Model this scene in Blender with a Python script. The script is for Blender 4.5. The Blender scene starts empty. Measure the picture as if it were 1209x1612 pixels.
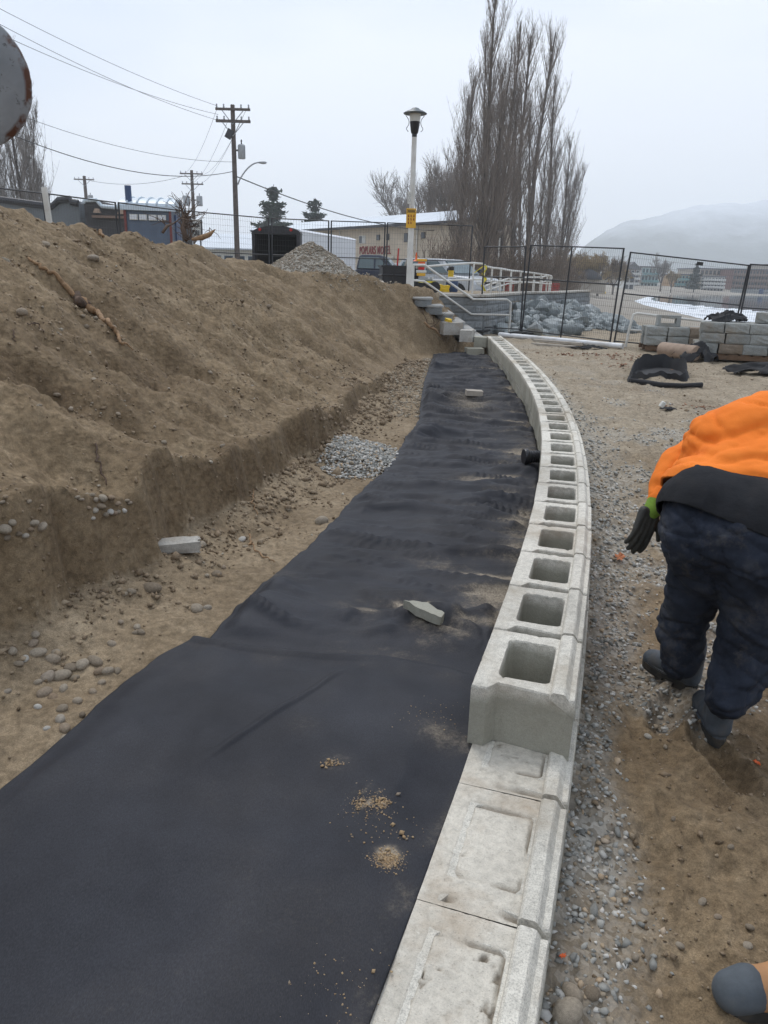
import bpy, bmesh, math, random
import numpy as np
from mathutils import Vector, Matrix, Euler
from math import radians as R, sin, cos, pi, sqrt

scene = bpy.context.scene
col = scene.collection
random.seed(7)
rng = np.random.default_rng(11)

# ------------------------------------------------------------ camera
CAM = np.array([0.0, 0.0, 1.6])
F_PX, PITCH, ROLL = 1164.0, R(17.9), R(1.65)
cam_data = bpy.data.cameras.new('camera')
cam = bpy.data.objects.new('camera', cam_data)
col.objects.link(cam)
cam_data.sensor_fit = 'VERTICAL'
cam_data.sensor_height = 36.0
cam_data.lens = 36.0 * F_PX / 1612.0
cam_data.clip_start = 0.05
cam_data.clip_end = 9000
cam_rot = Matrix.Rotation(pi / 2 - PITCH, 3, 'X') @ Matrix.Rotation(ROLL, 3, 'Z')
cam.matrix_world = Matrix.Translation(Vector(CAM)) @ cam_rot.to_4x4()
scene.camera = cam
CR = np.array(cam_rot)

# ------------------------------------------------------------ light
scene.view_settings.view_transform = 'Standard'
scene.view_settings.look = 'None'
scene.view_settings.exposure = 0.08
scene.view_settings.gamma = 1.0
scene.view_settings.use_curve_mapping = False
SUN_EL, SUN_AZ = R(48), R(150)
world = bpy.data.worlds.new('World')
scene.world = world
world.use_nodes = True
wn, wl = world.node_tree.nodes, world.node_tree.links
wn.clear()
w_out = wn.new('ShaderNodeOutputWorld')
w_bg = wn.new('ShaderNodeBackground')
w_bg.inputs['Strength'].default_value = 0.115
w_sky = wn.new('ShaderNodeTexSky')
w_sky.sky_type = 'NISHITA'
w_sky.sun_disc = False
w_sky.sun_elevation = SUN_EL
w_sky.sun_rotation = SUN_AZ
w_sky.dust_density = 3.0
# overcast: a cloud deck (grey-white, softly uneven) covers nearly all of the clear sky
w_tc = wn.new('ShaderNodeTexCoord')
w_map = wn.new('ShaderNodeMapping')
w_map.inputs['Scale'].default_value = (1.0, 1.0, 3.2)
w_noise = wn.new('ShaderNodeTexNoise')
w_noise.inputs['Scale'].default_value = 1.25
w_noise.inputs['Detail'].default_value = 4.0
w_noise.inputs['Roughness'].default_value = 0.45
w_ramp = wn.new('ShaderNodeValToRGB')
w_ramp.color_ramp.elements[0].position = 0.36
w_ramp.color_ramp.elements[0].color = (5.4, 6.5, 8.3, 1)
w_ramp.color_ramp.elements[1].position = 0.60
w_ramp.color_ramp.elements[1].color = (8.5, 9.0, 9.9, 1)
w_mix = wn.new('ShaderNodeMixRGB')
w_mix.inputs['Fac'].default_value = 0.93
wl.new(w_tc.outputs['Generated'], w_map.inputs['Vector'])
wl.new(w_map.outputs['Vector'], w_noise.inputs['Vector'])
wl.new(w_noise.outputs['Fac'], w_ramp.inputs['Fac'])
wl.new(w_sky.outputs['Color'], w_mix.inputs['Color1'])
wl.new(w_ramp.outputs['Color'], w_mix.inputs['Color2'])
wl.new(w_mix.outputs['Color'], w_bg.inputs['Color'])
wl.new(w_bg.outputs['Background'], w_out.inputs['Surface'])

sun_data = bpy.data.lights.new('sun', 'SUN')
sun_data.energy = 1.45
sun_data.angle = R(18)
sun_data.color = (1.0, 0.97, 0.93)
sun = bpy.data.objects.new('sun', sun_data)
col.objects.link(sun)
# light comes from high up, ahead of the camera and a little from the left
sd = Vector((-0.25, 0.62, 1.0)).normalized()
sun.rotation_euler = sd.to_track_quat('Z', 'Y').to_euler()
SUN_EL = math.asin(sd.z)
w_sky.sun_elevation = SUN_EL
w_sky.sun_rotation = math.atan2(sd.x, sd.y)

# ------------------------------------------------------------ helpers: pixels of the photograph -> points in the place
def ray(px, py):
    d = CR @ np.array([(px - 604.5) / F_PX, -(py - 806) / F_PX, -1.0])
    return d
def G(px, py, z=0.0):
    d = ray(px, py); t = (z - CAM[2]) / d[2]
    return CAM + d * t
def P(px, py, t):
    d = ray(px, py)
    return CAM + d * (t / d[1])

# ------------------------------------------------------------ noise
_pr = np.random.default_rng(3)
_perm = _pr.permutation(512)
_ga = _pr.uniform(0, 2 * pi, 512)
_gx, _gy = np.cos(_ga), np.sin(_ga)
def pn(x, y, s=0):
    x = np.asarray(x, float) + s * 17.31; y = np.asarray(y, float) - s * 9.77
    xi = np.floor(x).astype(np.int64); yi = np.floor(y).astype(np.int64)
    xf = x - xi; yf = y - yi
    u = xf * xf * xf * (xf * (xf * 6 - 15) + 10); v = yf * yf * yf * (yf * (yf * 6 - 15) + 10)
    def g(ix, iy, dx, dy):
        h = _perm[(_perm[ix & 511] + iy) & 511]
        return _gx[h] * dx + _gy[h] * dy
    a = g(xi, yi, xf, yf); b = g(xi + 1, yi, xf - 1, yf)
    c = g(xi, yi + 1, xf, yf - 1); d = g(xi + 1, yi + 1, xf - 1, yf - 1)
    return (a + (b - a) * u + ((c + (d - c) * u) - (a + (b - a) * u)) * v) * 1.4
def fbm(x, y, o=4, s=0, g=0.5):
    r = 0; a = 1.0
    for i in range(o):
        r = r + a * pn(np.asarray(x) * 2 ** i, np.asarray(y) * 2 ** i, s + i * 3.1); a *= g
    return r
def ridged(x, y, o=3, s=0):
    r = 0; a = 1.0
    for i in range(o):
        r = r + a * (1 - np.abs(pn(np.asarray(x) * 2 ** i, np.asarray(y) * 2 ** i, s + i * 3.1)) * 2); a *= 0.5
    return r
def sst(a, b, x):
    t = np.clip((np.asarray(x, float) - a) / (b - a), 0, 1)
    return t * t * (3 - 2 * t)

# ------------------------------------------------------------ helpers: meshes and objects
class MB:
    """collects shapes for ONE mesh"""
    def __init__(self): self.v = []; self.f = []
    def add(self, vs, fs):
        n = len(self.v); self.v.extend([tuple(p) for p in vs]); self.f.extend([tuple(i + n for i in f) for f in fs]); return self
    def box(self, c, s, rot=None, taper=1.0):
        hx, hy, hz = s[0] / 2, s[1] / 2, s[2] / 2
        vs = []
        for z in (-hz, hz):
            k = taper if z > 0 else 1.0
            for x, y in ((-hx, -hy), (hx, -hy), (hx, hy), (-hx, hy)):
                vs.append(Vector((x * k, y * k, z)))
        if rot is not None:
            m = Euler(rot).to_matrix() if not isinstance(rot, Matrix) else rot
            vs = [m @ v for v in vs]
        vs = [(v.x + c[0], v.y + c[1], v.z + c[2]) for v in vs]
        return self.add(vs, [(0, 3, 2, 1), (4, 5, 6, 7), (0, 1, 5, 4), (1, 2, 6, 5), (2, 3, 7, 6), (3, 0, 4, 7)])
    def cbox(self, c, s, b, rot=None):
        """box with chamfered vertical and top edges"""
        hx, hy, hz = s[0] / 2, s[1] / 2, s[2] / 2
        rings = []
        for (ix, z) in ((0, -hz + b), (b, -hz), (0, hz - b), (b, hz)):
            pass
        def ring(ins, z):
            X, Y = hx - ins, hy - ins
            return [Vector(p + (z,)) for p in ((-X + b, -Y), (X - b, -Y), (X, -Y + b), (X, Y - b), (X - b, Y), (-X + b, Y), (-X, Y - b), (-X, -Y + b))]
        vs = ring(b * .8, -hz) + ring(0, -hz + b) + ring(0, hz - b) + ring(b * .8, hz)
        if rot is not None:
            m = Euler(rot).to_matrix() if not isinstance(rot, Matrix) else rot
            vs = [m @ v for v in vs]
        vs = [(v.x + c[0], v.y + c[1], v.z + c[2]) for v in vs]
        fs = [tuple(range(7, -1, -1)), tuple(range(24, 32))]
        for k in range(3):
            for i in range(8):
                j = (i + 1) % 8
                fs.append((k * 8 + i, k * 8 + j, k * 8 + 8 + j, k * 8 + 8 + i))
        return self.add(vs, fs)
    def tube(self, pts, r, n=8, cap=True):
        pts = [Vector(p) for p in pts]
        if not hasattr(r, '__len__'): r = [r] * len(pts)
        vs = []; fs = []
        up = Vector((0, 0, 1))
        for i, p in enumerate(pts):
            a = pts[max(i - 1, 0)]; b = pts[min(i + 1, len(pts) - 1)]
            t = (b - a)
            if t.length < 1e-9: t = Vector((0, 0, 1))
            t.normalize()
            if i == 0:
                u = t.cross(up)
                if u.length < 1e-3: u = t.cross(Vector((1, 0, 0)))
            else:
                u = u - t * u.dot(t)
                if u.length < 1e-6: u = t.cross(Vector((1, 0, 0.3)))
            u.normalize(); w = t.cross(u)
            for k in range(n):
                an = 2 * pi * k / n
                vs.append(p + (u * cos(an) + w * sin(an)) * r[i])
        for i in range(len(pts) - 1):
            for k in range(n):
                j = (k + 1) % n
                fs.append((i * n + k, i * n + j, (i + 1) * n + j, (i + 1) * n + k))
        if cap:
            fs.append(tuple(range(n))[::-1]); fs.append(tuple(range((len(pts) - 1) * n, len(pts) * n)))
        return self.add(vs, fs)
    def lathe(self, prof, c=(0, 0, 0), n=20, axis='Z'):
        vs = []; fs = []
        for (r, z) in prof:
            for k in range(n):
                a = 2 * pi * k / n
                p = (r * cos(a), r * sin(a), z)
                if axis == 'Y': p = (p[0], p[2], p[1])
                if axis == 'X': p = (p[2], p[0], p[1])
                vs.append((p[0] + c[0], p[1] + c[1], p[2] + c[2]))
        for i in range(len(prof) - 1):
            for k in range(n):
                j = (k + 1) % n
                fs.append((i * n + k, i * n + j, (i + 1) * n + j, (i + 1) * n + k))
        fs.append(tuple(range(n))[::-1]); fs.append(tuple(range((len(prof) - 1) * n, len(prof) * n)))
        return self.add(vs, fs)
    def prism(self, poly, a, b, plane='XZ'):
        """extrude a 2-D polygon from a to b along the third axis"""
        n = len(poly)
        def mk(p, w):
            if plane == 'XZ': return (p[0], w, p[1])
            if plane == 'YZ': return (w, p[0], p[1])
            return (p[0], p[1], w)
        vs = [mk(p, a) for p in poly] + [mk(p, b) for p in poly]
        fs = [tuple(range(n)), tuple(range(2 * n - 1, n - 1, -1))]
        for i in range(n):
            j = (i + 1) % n
            fs.append((i, n + i, n + j, j))
        return self.add(vs, fs)
    def build(self, name, m, parent=None, smooth=False, fix=True):
        me = bpy.data.meshes.new(name)
        me.from_pydata(self.v, [], self.f)
        if fix:
            bm = bmesh.new(); bm.from_mesh(me)
            bmesh.ops.recalc_face_normals(bm, faces=bm.faces); bm.to_mesh(me); bm.free()
        return link(name, me, m, parent, smooth)

def link(name, me, m, parent=None, smooth=False):
    o = bpy.data.objects.new(name, me)
    if m is not None:
        me.materials.clear(); me.materials.append(m)
    if smooth is True: me.shade_smooth()
    elif smooth:
        me.shade_smooth(); me.set_sharp_from_angle(angle=R(smooth))
    col.objects.link(o)
    if parent is not None: o.parent = parent
    return o
def fast_mesh(name, V, Q):
    """mesh from numpy arrays; Q (n,3) or (n,4)"""
    me = bpy.data.meshes.new(name)
    V = np.ascontiguousarray(V, np.float32); Q = np.ascontiguousarray(Q, np.int32)
    k = Q.shape[1]
    me.vertices.add(len(V)); me.vertices.foreach_set('co', V.ravel())
    me.loops.add(Q.size); me.loops.foreach_set('vertex_index', Q.ravel())
    me.polygons.add(len(Q)); me.polygons.foreach_set('loop_start', np.arange(len(Q), dtype=np.int32) * k)
    me.update(calc_edges=True); me.validate()
    return me
def add_attr(me, name, a):
    at = me.attributes.new(name, 'FLOAT', 'POINT')
    at.data.foreach_set('value', np.ascontiguousarray(a, np.float32).ravel())
def tag(o, label=None, cat=None, group=None, kind=None):
    if label: o['label'] = label
    if cat: o['category'] = cat
    if group: o['group'] = group
    if kind: o['kind'] = kind
    return o
def thing(name, loc, label, cat, group=None, rz=0.0, rot=None):
    o = bpy.data.objects.new(name, None); col.objects.link(o)
    o.empty_display_size = 0.2
    o.location = loc; o.rotation_euler = rot if rot else (0, 0, rz)
    return tag(o, label, cat, group)
def kids(o): return [c for c in bpy.data.objects if c.parent == o]
def copy_tree(o, parent=None):
    c = o.copy(); col.objects.link(c); c.parent = parent
    for k in kids(o): copy_tree(k, c)
    return c

# ------------------------------------------------------------ materials
class NT:
    def __init__(self, name):
        self.m = bpy.data.materials.new(name); self.m.use_nodes = True
        self.n = self.m.node_tree.nodes; self.l = self.m.node_tree.links
        self.b = self.n['Principled BSDF']
        self.tc = self.n.new('ShaderNodeTexCoord')
    def s(self, node, key, val):
        i = node.inputs[key]
        if hasattr(val, 'is_output') or isinstance(val, bpy.types.NodeSocket): self.l.new(val, i)
        else: i.default_value = val
    def noise(self, scale, detail=3, rough=.55, vec=None, sc=(1, 1, 1), coord='Object', out='Fac'):
        n = self.n.new('ShaderNodeTexNoise'); n.inputs['Scale'].default_value = scale
        n.inputs['Detail'].default_value = detail; n.inputs['Roughness'].default_value = rough
        v = vec if vec is not None else self.tc.outputs[coord]
        if sc != (1, 1, 1):
            mp = self.n.new('ShaderNodeMapping'); mp.inputs['Scale'].default_value = sc
            self.l.new(v, mp.inputs['Vector']); v = mp.outputs['Vector']
        self.l.new(v, n.inputs['Vector'])
        return n.outputs[out]
    def voro(self, scale, feat='F1', out='Distance', coord='Object', rnd=1.0):
        n = self.n.new('ShaderNodeTexVoronoi'); n.feature = feat; n.inputs['Scale'].default_value = scale
        n.inputs['Randomness'].default_value = rnd
        self.l.new(self.tc.outputs[coord], n.inputs['Vector']); return n.outputs[out]
    def ramp(self, fac, stops):
        n = self.n.new('ShaderNodeValToRGB'); cr = n.color_ramp
        while len(cr.elements) < len(stops): cr.elements.new(0.5)
        for e, (p, c) in zip(cr.elements, stops):
            e.position = p; e.color = (c if hasattr(c, '__len__') else (c, c, c)) + (1,) if not (hasattr(c, '__len__') and len(c) == 4) else c
        self.l.new(fac, n.inputs['Fac']); return n.outputs['Color']
    def mix(self, a, b, fac, mode='MIX'):
        n = self.n.new('ShaderNodeMixRGB'); n.blend_type = mode
        for k, v in (('Color1', a), ('Color2', b), ('Fac', fac)):
            if isinstance(v, tuple) and len(v) == 3: v = v + (1,)
            self.s(n, k, v)
        return n.outputs['Color']
    def math(self, op, a, b=0.0, clamp=False):
        n = self.n.new('ShaderNodeMath'); n.operation = op; n.use_clamp = clamp
        self.s(n, 0, a); self.s(n, 1, b); return n.outputs[0]
    def attr(self, name, out='Fac'):
        n = self.n.new('ShaderNodeAttribute'); n.attribute_name = name; return n.outputs[out]
    def island(self):
        return self.n.new('ShaderNodeNewGeometry').outputs['Random Per Island']
    def objrand(self):
        return self.n.new('ShaderNodeObjectInfo').outputs['Random']
    def bump(self, h, strength=.5, dist=.01, prev=None):
        n = self.n.new('ShaderNodeBump'); n.inputs['Strength'].default_value = strength
        n.inputs['Distance'].default_value = dist
        self.l.new(h, n.inputs['Height'])
        if prev is not None: self.l.new(prev, n.inputs['Normal'])
        return n.outputs['Normal']
    def fin(self, color=None, rough=.8, normal=None, metal=0.0, spec=.5):
        if color is not None:
            if isinstance(color, tuple) and len(color) == 3: color = color + (1,)
            self.s(self.b, 'Base Color', color)
        self.s(self.b, 'Roughness', rough); self.b.inputs['Metallic'].default_value = metal
        self.b.inputs['Specular IOR Level'].default_value = spec
        if normal is not None: self.l.new(normal, self.b.inputs['Normal'])
        return self.m

def plain(name, c, rough=.6, var=.15, scale=8.0, bump=.15, metal=0.0, dirt=None, spec=.5, bd=.004, perobj=0.0):
    t = NT(name)
    n = t.noise(scale, 5, .6)
    lo = tuple(x * (1 - var) for x in c); hi = tuple(min(1, x * (1 + var)) for x in c)
    cc = t.ramp(n, [(.3, lo), (.7, hi)])
    if dirt:
        d = t.ramp(t.noise(scale * .35, 4, .65), [(.48, 0.0), (.68, 1.0)])
        cc = t.mix(cc, dirt, t.math('MULTIPLY', d, .6))
    if perobj:
        hsv = t.n.new('ShaderNodeHueSaturation')
        t.l.new(cc, hsv.inputs['Color'])
        t.l.new(t.math('ADD', t.math('MULTIPLY', t.objrand(), perobj), 1 - perobj / 2), hsv.inputs['Value'])
        cc = hsv.outputs['Color']
    nb = t.bump(t.noise(scale * 6, 3, .6), bump, bd)
    return t.fin(cc, rough, nb, metal, spec)

M = {}
# --- sand and soil ground
t = NT('sand')
big = t.noise(.55, 4, .6)
mid = t.noise(5.0, 5, .65)
fin_ = t.noise(30.0, 4, .6)
grain = t.noise(230.0, 2, .7)
dry = t.ramp(mid, [(.25, (.160, .114, .066)), (.5, (.228, .168, .102)), (.78, (.305, .236, .152))])
beachc = t.ramp(mid, [(.25, (.235, .192, .135)), (.55, (.325, .272, .20)), (.8, (.41, .355, .27))])
c1 = t.mix(dry, beachc, t.attr('beach'))
moist = t.ramp(mid, [(.25, (.098, .066, .037)), (.7, (.165, .117, .069))])
wetf = t.math('ADD', t.attr('moist'), t.math('MULTIPLY', t.math('SUBTRACT', big, .52), 1.6), True)
c2 = t.mix(c1, moist, wetf)
c3 = t.mix(c2, t.ramp(fin_, [(.34, (.62, .61, .60)), (.62, (1.14, 1.13, 1.12))]), .8, 'MULTIPLY')
c4 = t.mix(c3, t.ramp(grain, [(.34, (.66, .66, .66)), (.66, (1.28, 1.28, 1.28))]), .85, 'MULTIPLY')
grv = t.voro(55, 'F1', 'Color')
sep = t.n.new('ShaderNodeSeparateColor'); t.l.new(grv, sep.inputs[0])
gcol = t.ramp(sep.outputs[0], [(0, (.20, .185, .155)), (.5, (.33, .315, .28)), (1, (.5, .485, .44))])
c5 = t.mix(c4, gcol, t.math('MULTIPLY', t.attr('gravel'), .85))
far_g = t.ramp(t.noise(.06, 4, .6), [(.35, (.25, .225, .19)), (.65, (.34, .31, .265))])
c6 = t.mix(c5, far_g, t.attr('far'))
nb = t.bump(grain, .35, .003)
nb = t.bump(fin_, .45, .010, nb)
vch = t.n.new('ShaderNodeTexVoronoi'); vch.inputs['Scale'].default_value = 20; vch.feature = 'SMOOTH_F1'; vch.inputs['Smoothness'].default_value = .3
vadd = t.n.new('ShaderNodeVectorMath'); t.l.new(t.tc.outputs['Object'], vadd.inputs[0])
vsc = t.n.new('ShaderNodeVectorMath'); vsc.operation = 'SCALE'; vsc.inputs['Scale'].default_value = .12; t.l.new(t.noise(9, 3, .6, out='Color'), vsc.inputs[0]); t.l.new(vsc.outputs[0], vadd.inputs[1]); t.l.new(vadd.outputs[0], vch.inputs['Vector'])
vinv = t.math('SUBTRACT', 1.0, vch.outputs['Distance'])
nb = t.bump(t.math('MULTIPLY', vinv, t.ramp(t.noise(3.2, 4, .65), [(.42, .15), (.6, 1.0)])), .6, .022, nb)
nb = t.bump(t.noise(11, 3, .5), .5, .035, nb)
M['sand'] = t.fin(c6, .93, nb, spec=.25)

# --- stones and gravel
def stone_mat(name, stops, scale=30, bump=.4):
    t = NT(name)
    c = t.ramp(t.island(), stops)
    c = t.mix(c, t.ramp(t.noise(scale, 4, .65), [(.3, (.68, .68, .68)), (.7, (1.2, 1.2, 1.2))]), .8, 'MULTIPLY')
    return t.fin(c, .8, t.bump(t.noise(scale * 3, 3, .6), bump, .004), spec=.35)
M['gravel'] = stone_mat('crushed_gravel', [(0, (.18, .18, .165)), (.3, (.30, .295, .27)), (.6, (.40, .39, .355)), (.82, (.60, .58, .54)), (.9, (.42, .31, .20)), (1, (.28, .235, .175))])
M['dirty_gravel'] = stone_mat('sandy_gravel', [(0, (.2, .16, .115)), (.4, (.3, .26, .2)), (.7, (.42, .38, .31)), (1, (.3, .22, .15))])
M['clod'] = stone_mat('soil_clods', [(0, (.17, .122, .075)), (.5, (.25, .185, .12)), (1, (.32, .25, .17))], 40, .8)
def objstone(name, stops, scale=14, bump=.4):
    t = NT(name)
    c = t.ramp(t.objrand(), stops)
    c = t.mix(c, t.ramp(t.noise(scale, 5, .65), [(.3, (.66, .66, .66)), (.7, (1.22, 1.22, 1.22))]), .85, 'MULTIPLY')
    return t.fin(c, .8, t.bump(t.noise(scale * 4, 4, .6), bump, .008), spec=.35)
M['cobble'] = objstone('river_cobble', [(0, (.17, .13, .09)), (.3, (.25, .205, .15)), (.6, (.34, .29, .225)), (.8, (.24, .175, .115)), (.93, (.36, .33, .28)), (1, (.50, .48, .44))], 9, .5)
M['riprap'] = objstone('blue_grey_rock', [(0, (.17, .19, .19)), (.5, (.28, .305, .305)), (1, (.42, .44, .435))], 5, .8)

# --- concrete
def concrete(name, c, rough_amt=1.0, stain=(.30, .25, .19), dirt=False, side_shade=False, speck=.6):
    t = NT(name)
    pos = t.n.new('ShaderNodeNewGeometry').outputs['Position']
    n1 = t.noise(3.2, 5, .65, vec=pos); n2 = t.noise(45, 4, .7); n3 = t.noise(260, 2, .6)
    base = t.ramp(n1, [(.25, tuple(x * .80 for x in c)), (.5, c), (.75, tuple(min(.9, x * 1.14) for x in c))])
    base = t.mix(base, t.ramp(n2, [(.32, (.76, .76, .76)), (.6, (1.08, 1.08, 1.08))]), .75, 'MULTIPLY')
    base = t.mix(base, t.ramp(n3, [(.34, (.55, .55, .55)), (.55, (1.12, 1.12, 1.12))]), speck, 'MULTIPLY')
    st = t.ramp(t.noise(1.9, 5, .7, vec=pos), [(.48, 0.0), (.66, .8)])
    base = t.mix(base, stain, st)
    if side_shade:  # sides and core below the top darkened: painted shade, partly weathering
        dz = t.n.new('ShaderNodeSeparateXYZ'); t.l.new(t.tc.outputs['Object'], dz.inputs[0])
        shade_fac = t.math('ADD', t.math('MULTIPLY', t.math('SUBTRACT', .200, dz.outputs['Z']), 26.0), t.math('MULTIPLY', t.math('SUBTRACT', n1, .5), 3.0), True)
        base = t.mix(base, (.255, .25, .20), t.math('MULTIPLY', shade_fac, .75))
    if dirt: base = t.mix(base, (.17, .135, .095), t.math('MULTIPLY', t.attr('dirt'), .85))
    hs = t.n.new('ShaderNodeHueSaturation'); t.l.new(base, hs.inputs['Color'])
    t.l.new(t.math('ADD', t.math('MULTIPLY', t.objrand(), .22), .89), hs.inputs['Value'])
    pit = t.ramp(t.voro(150, 'F1'), [(.12, 0.0), (.3, 1.0)])
    nb = t.bump(pit, .35 * rough_amt, .003)
    nb = t.bump(n2, .6 * rough_amt, .007, nb)
    return t.fin(hs.outputs['Color'], .9, nb, spec=.3)
M['block'] = concrete('concrete_block', (.60, .57, .50), stain=(.36, .31, .24), side_shade=True)
M['fill'] = concrete('concrete_fill', (.64, .595, .51), 1.4, (.42, .33, .235), True, speck=.22)
M['grey_block'] = concrete('grey_wall_block', (.25, .265, .27), 1.5, (.2, .2, .19))
M['step_stone'] = concrete('step_stone', (.36, .36, .345), 1.3)
M['slab'] = concrete('pale_slab', (.45, .43, .39))

# --- geotextile
t = NT('geotextile')
dn = t.noise(7, 5, .7); dn2 = t.noise(90, 3, .8)
weave = t.noise(420, 2, .5, sc=(1, .35, 1))
cb = t.ramp(t.noise(2.2, 4, .6), [(.3, (.0145, .0155, .0205)), (.7, (.031, .033, .041))])
cb = t.mix(cb, t.ramp(weave, [(.35, (.6, .6, .6)), (.7, (1.5, 1.5, 1.5))]), .6, 'MULTIPLY')
specks = t.ramp(t.noise(300, 2, .9), [(.62, 0.0), (.70, 1.0)])
dr_ = t.math('SUBTRACT', t.math('ADD', t.attr('dust'), t.math('MULTIPLY', t.math('SUBTRACT', t.noise(34, 6, .75), .5), 1.5)), .20)
du = t.math('ADD', t.math('MULTIPLY', t.math('MULTIPLY', dr_, 2.2, True), t.math('MULTIPLY', t.attr('dust'), 1.1)), t.math('MULTIPLY', t.attr('dust'), .22), True)
du2 = t.math('ADD', du, t.math('MULTIPLY', specks, t.math('ADD', t.math('MULTIPLY', du, 1.2), .07)), True)
du2 = t.math('MULTIPLY', du2, t.ramp(dn2, [(.3, .55), (.6, 1.0)]), True)
cd = t.mix(cb, t.ramp(dn2, [(.3, (.27, .22, .16)), (.7, (.40, .345, .27))]), t.math('MULTIPLY', du2, .85))
nb = t.bump(weave, .25, .001); nb = t.bump(t.noise(26, 4, .6, sc=(1, 1, 1)), .22, .006, nb)
M['fabric'] = t.fin(cd, t.ramp(du, [(0, .66), (.6, .95)]), nb, spec=.22)
# ============================================================ plan of the place (metres)
def xin(y):      # inner edge of the retaining wall
    return np.interp(y, _wy, _wx)
_py = np.array([-3.0, -1.0, 0.2, 1.12, 1.49, 2.11, 2.49, 2.92, 3.33, 3.76, 5.03, 5.85, 6.83, 8.65, 10.6, 12.3, 14.35, 16.43, 18.0])
_px = np.array([-1.50, -.76, -.34, -.02, .10, .30, .425, .545, .665, .78, 1.09, 1.25, 1.42, 1.67, 1.84, 1.945, 2.05, 2.13, 2.18])
_pf = np.polyfit(_py, _px, 6)
_wy = np.linspace(-3.0, 18.0, 400)
_wx = np.polyval(_pf, _wy)
def xfoot0(y):
    return np.interp(y, [-12, 0, 2.4, 2.92, 3.17, 3.52, 4.01, 4.64, 6.58, 8.64, 10.85, 14.46, 15.6, 16.3, 16.9, 17.6, 18.6, 19.3],
                     [-2.6, -2.05, -1.75, -1.46, -1.33, -1.24, -1.10, -.92, -.63, -.37, -.10, .38, .72, 1.1, 1.75, 2.05, 2.3, 2.35])
def xfab(y):
    return np.interp(y, [-3, 0, 1.5, 1.81, 1.97, 2.25, 2.56, 2.78, 3.54, 4.13, 5.07, 6.03, 7.36, 8.45, 9.36, 11.86, 16.09],
                     [-1.6, -1.35, -1.17, -1.11, -1.05, -.98, -.89, -.73, -.56, -.39, -.21, .02, .20, .37, .42, .58, .96])
def zfloor(y):
    return np.interp(y, [0, 3, 5, 8, 16.2, 17.5], [.095, .085, .05, -.03, -.06, .05])
def zlot(y):
    return 1.15 - .55 * sst(24.5, 29, y) - .3 * sst(30, 60, y) - .45 * sst(70, 115, y) - .3 * sst(115, 200, y)
def xlot(y):
    return np.interp(y, [19.25, 19.4, 21.5, 24.5, 27, 30, 113, 220], [-3.0, 2.35, 3.2, 4.3, 5.9, 7.2, 28, 60])
SHORE = [G(1209, 530, -1.5)[:2], G(1160, 516, -1.5)[:2], G(1110, 502, -1.5)[:2], G(1060, 490, -1.5)[:2], G(1020, 481, -1.5)[:2],
         G(1003, 474.5, -1.5)[:2], G(1008, 469, -1.5)[:2], G(1030, 465.5, -1.5)[:2], G(1070, 463.5, -1.5)[:2], G(1130, 463.6, -1.5)[:2], G(1230, 465.5, -1.5)[:2]]
SHORE = [np.array(p) for p in SHORE]
_s0 = SHORE[0]
SHORE = [np.array((75.0, -60.0)), np.array((62.0, 0.0)), np.array((38.0, 30.0)), np.array((26.0, 40.0))] + SHORE + [np.array((320.0, 170.0)), np.array((420.0, 60.0)), np.array((420.0, -60.0))]
SH = np.array(SHORE)
def polydist(x, y, pts, closed=False):
    best = np.full(np.shape(x), 1e9)
    n = len(pts)
    for i in range(n if closed else n - 1):
        a = pts[i]; b = pts[(i + 1) % n]; ab = b - a; L = ab @ ab
        t = np.clip(((x - a[0]) * ab[0] + (y - a[1]) * ab[1]) / L, 0, 1)
        best = np.minimum(best, np.hypot(x - a[0] - t * ab[0], y - a[1] - t * ab[1]))
    return best
def inside(x, y, pts):
    c = np.zeros(np.shape(x), bool); n = len(pts)
    for i in range(n):
        a = pts[i]; b = pts[(i + 1) % n]
        cond = ((a[1] > y) != (b[1] > y)) & (x < (b[0] - a[0]) * (y - a[1]) / (b[1] - a[1] + 1e-12) + a[0])
        c ^= cond
    return c
WLINE = np.array([(2.35, 19.3), (3.2, 21.5), (4.3, 24.5), (5.9, 27), (7.2, 30)])
CONE = (-1.8, 17.4)
FOOTPRINTS = []
_fr = np.random.default_rng(5)
for k in range(70):
    yy = _fr.uniform(1.0, 7.5); xx = xin(yy) + .34 + _fr.uniform(.35, 2.6)
    FOOTPRINTS.append((float(xx), float(yy), _fr.uniform(-.9, .9), _fr.uniform(.012, .03)))
FOOTPRINTS += [(1.16, 2.57, .5, .035), (1.23, 2.26, -.1, .04)]

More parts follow.
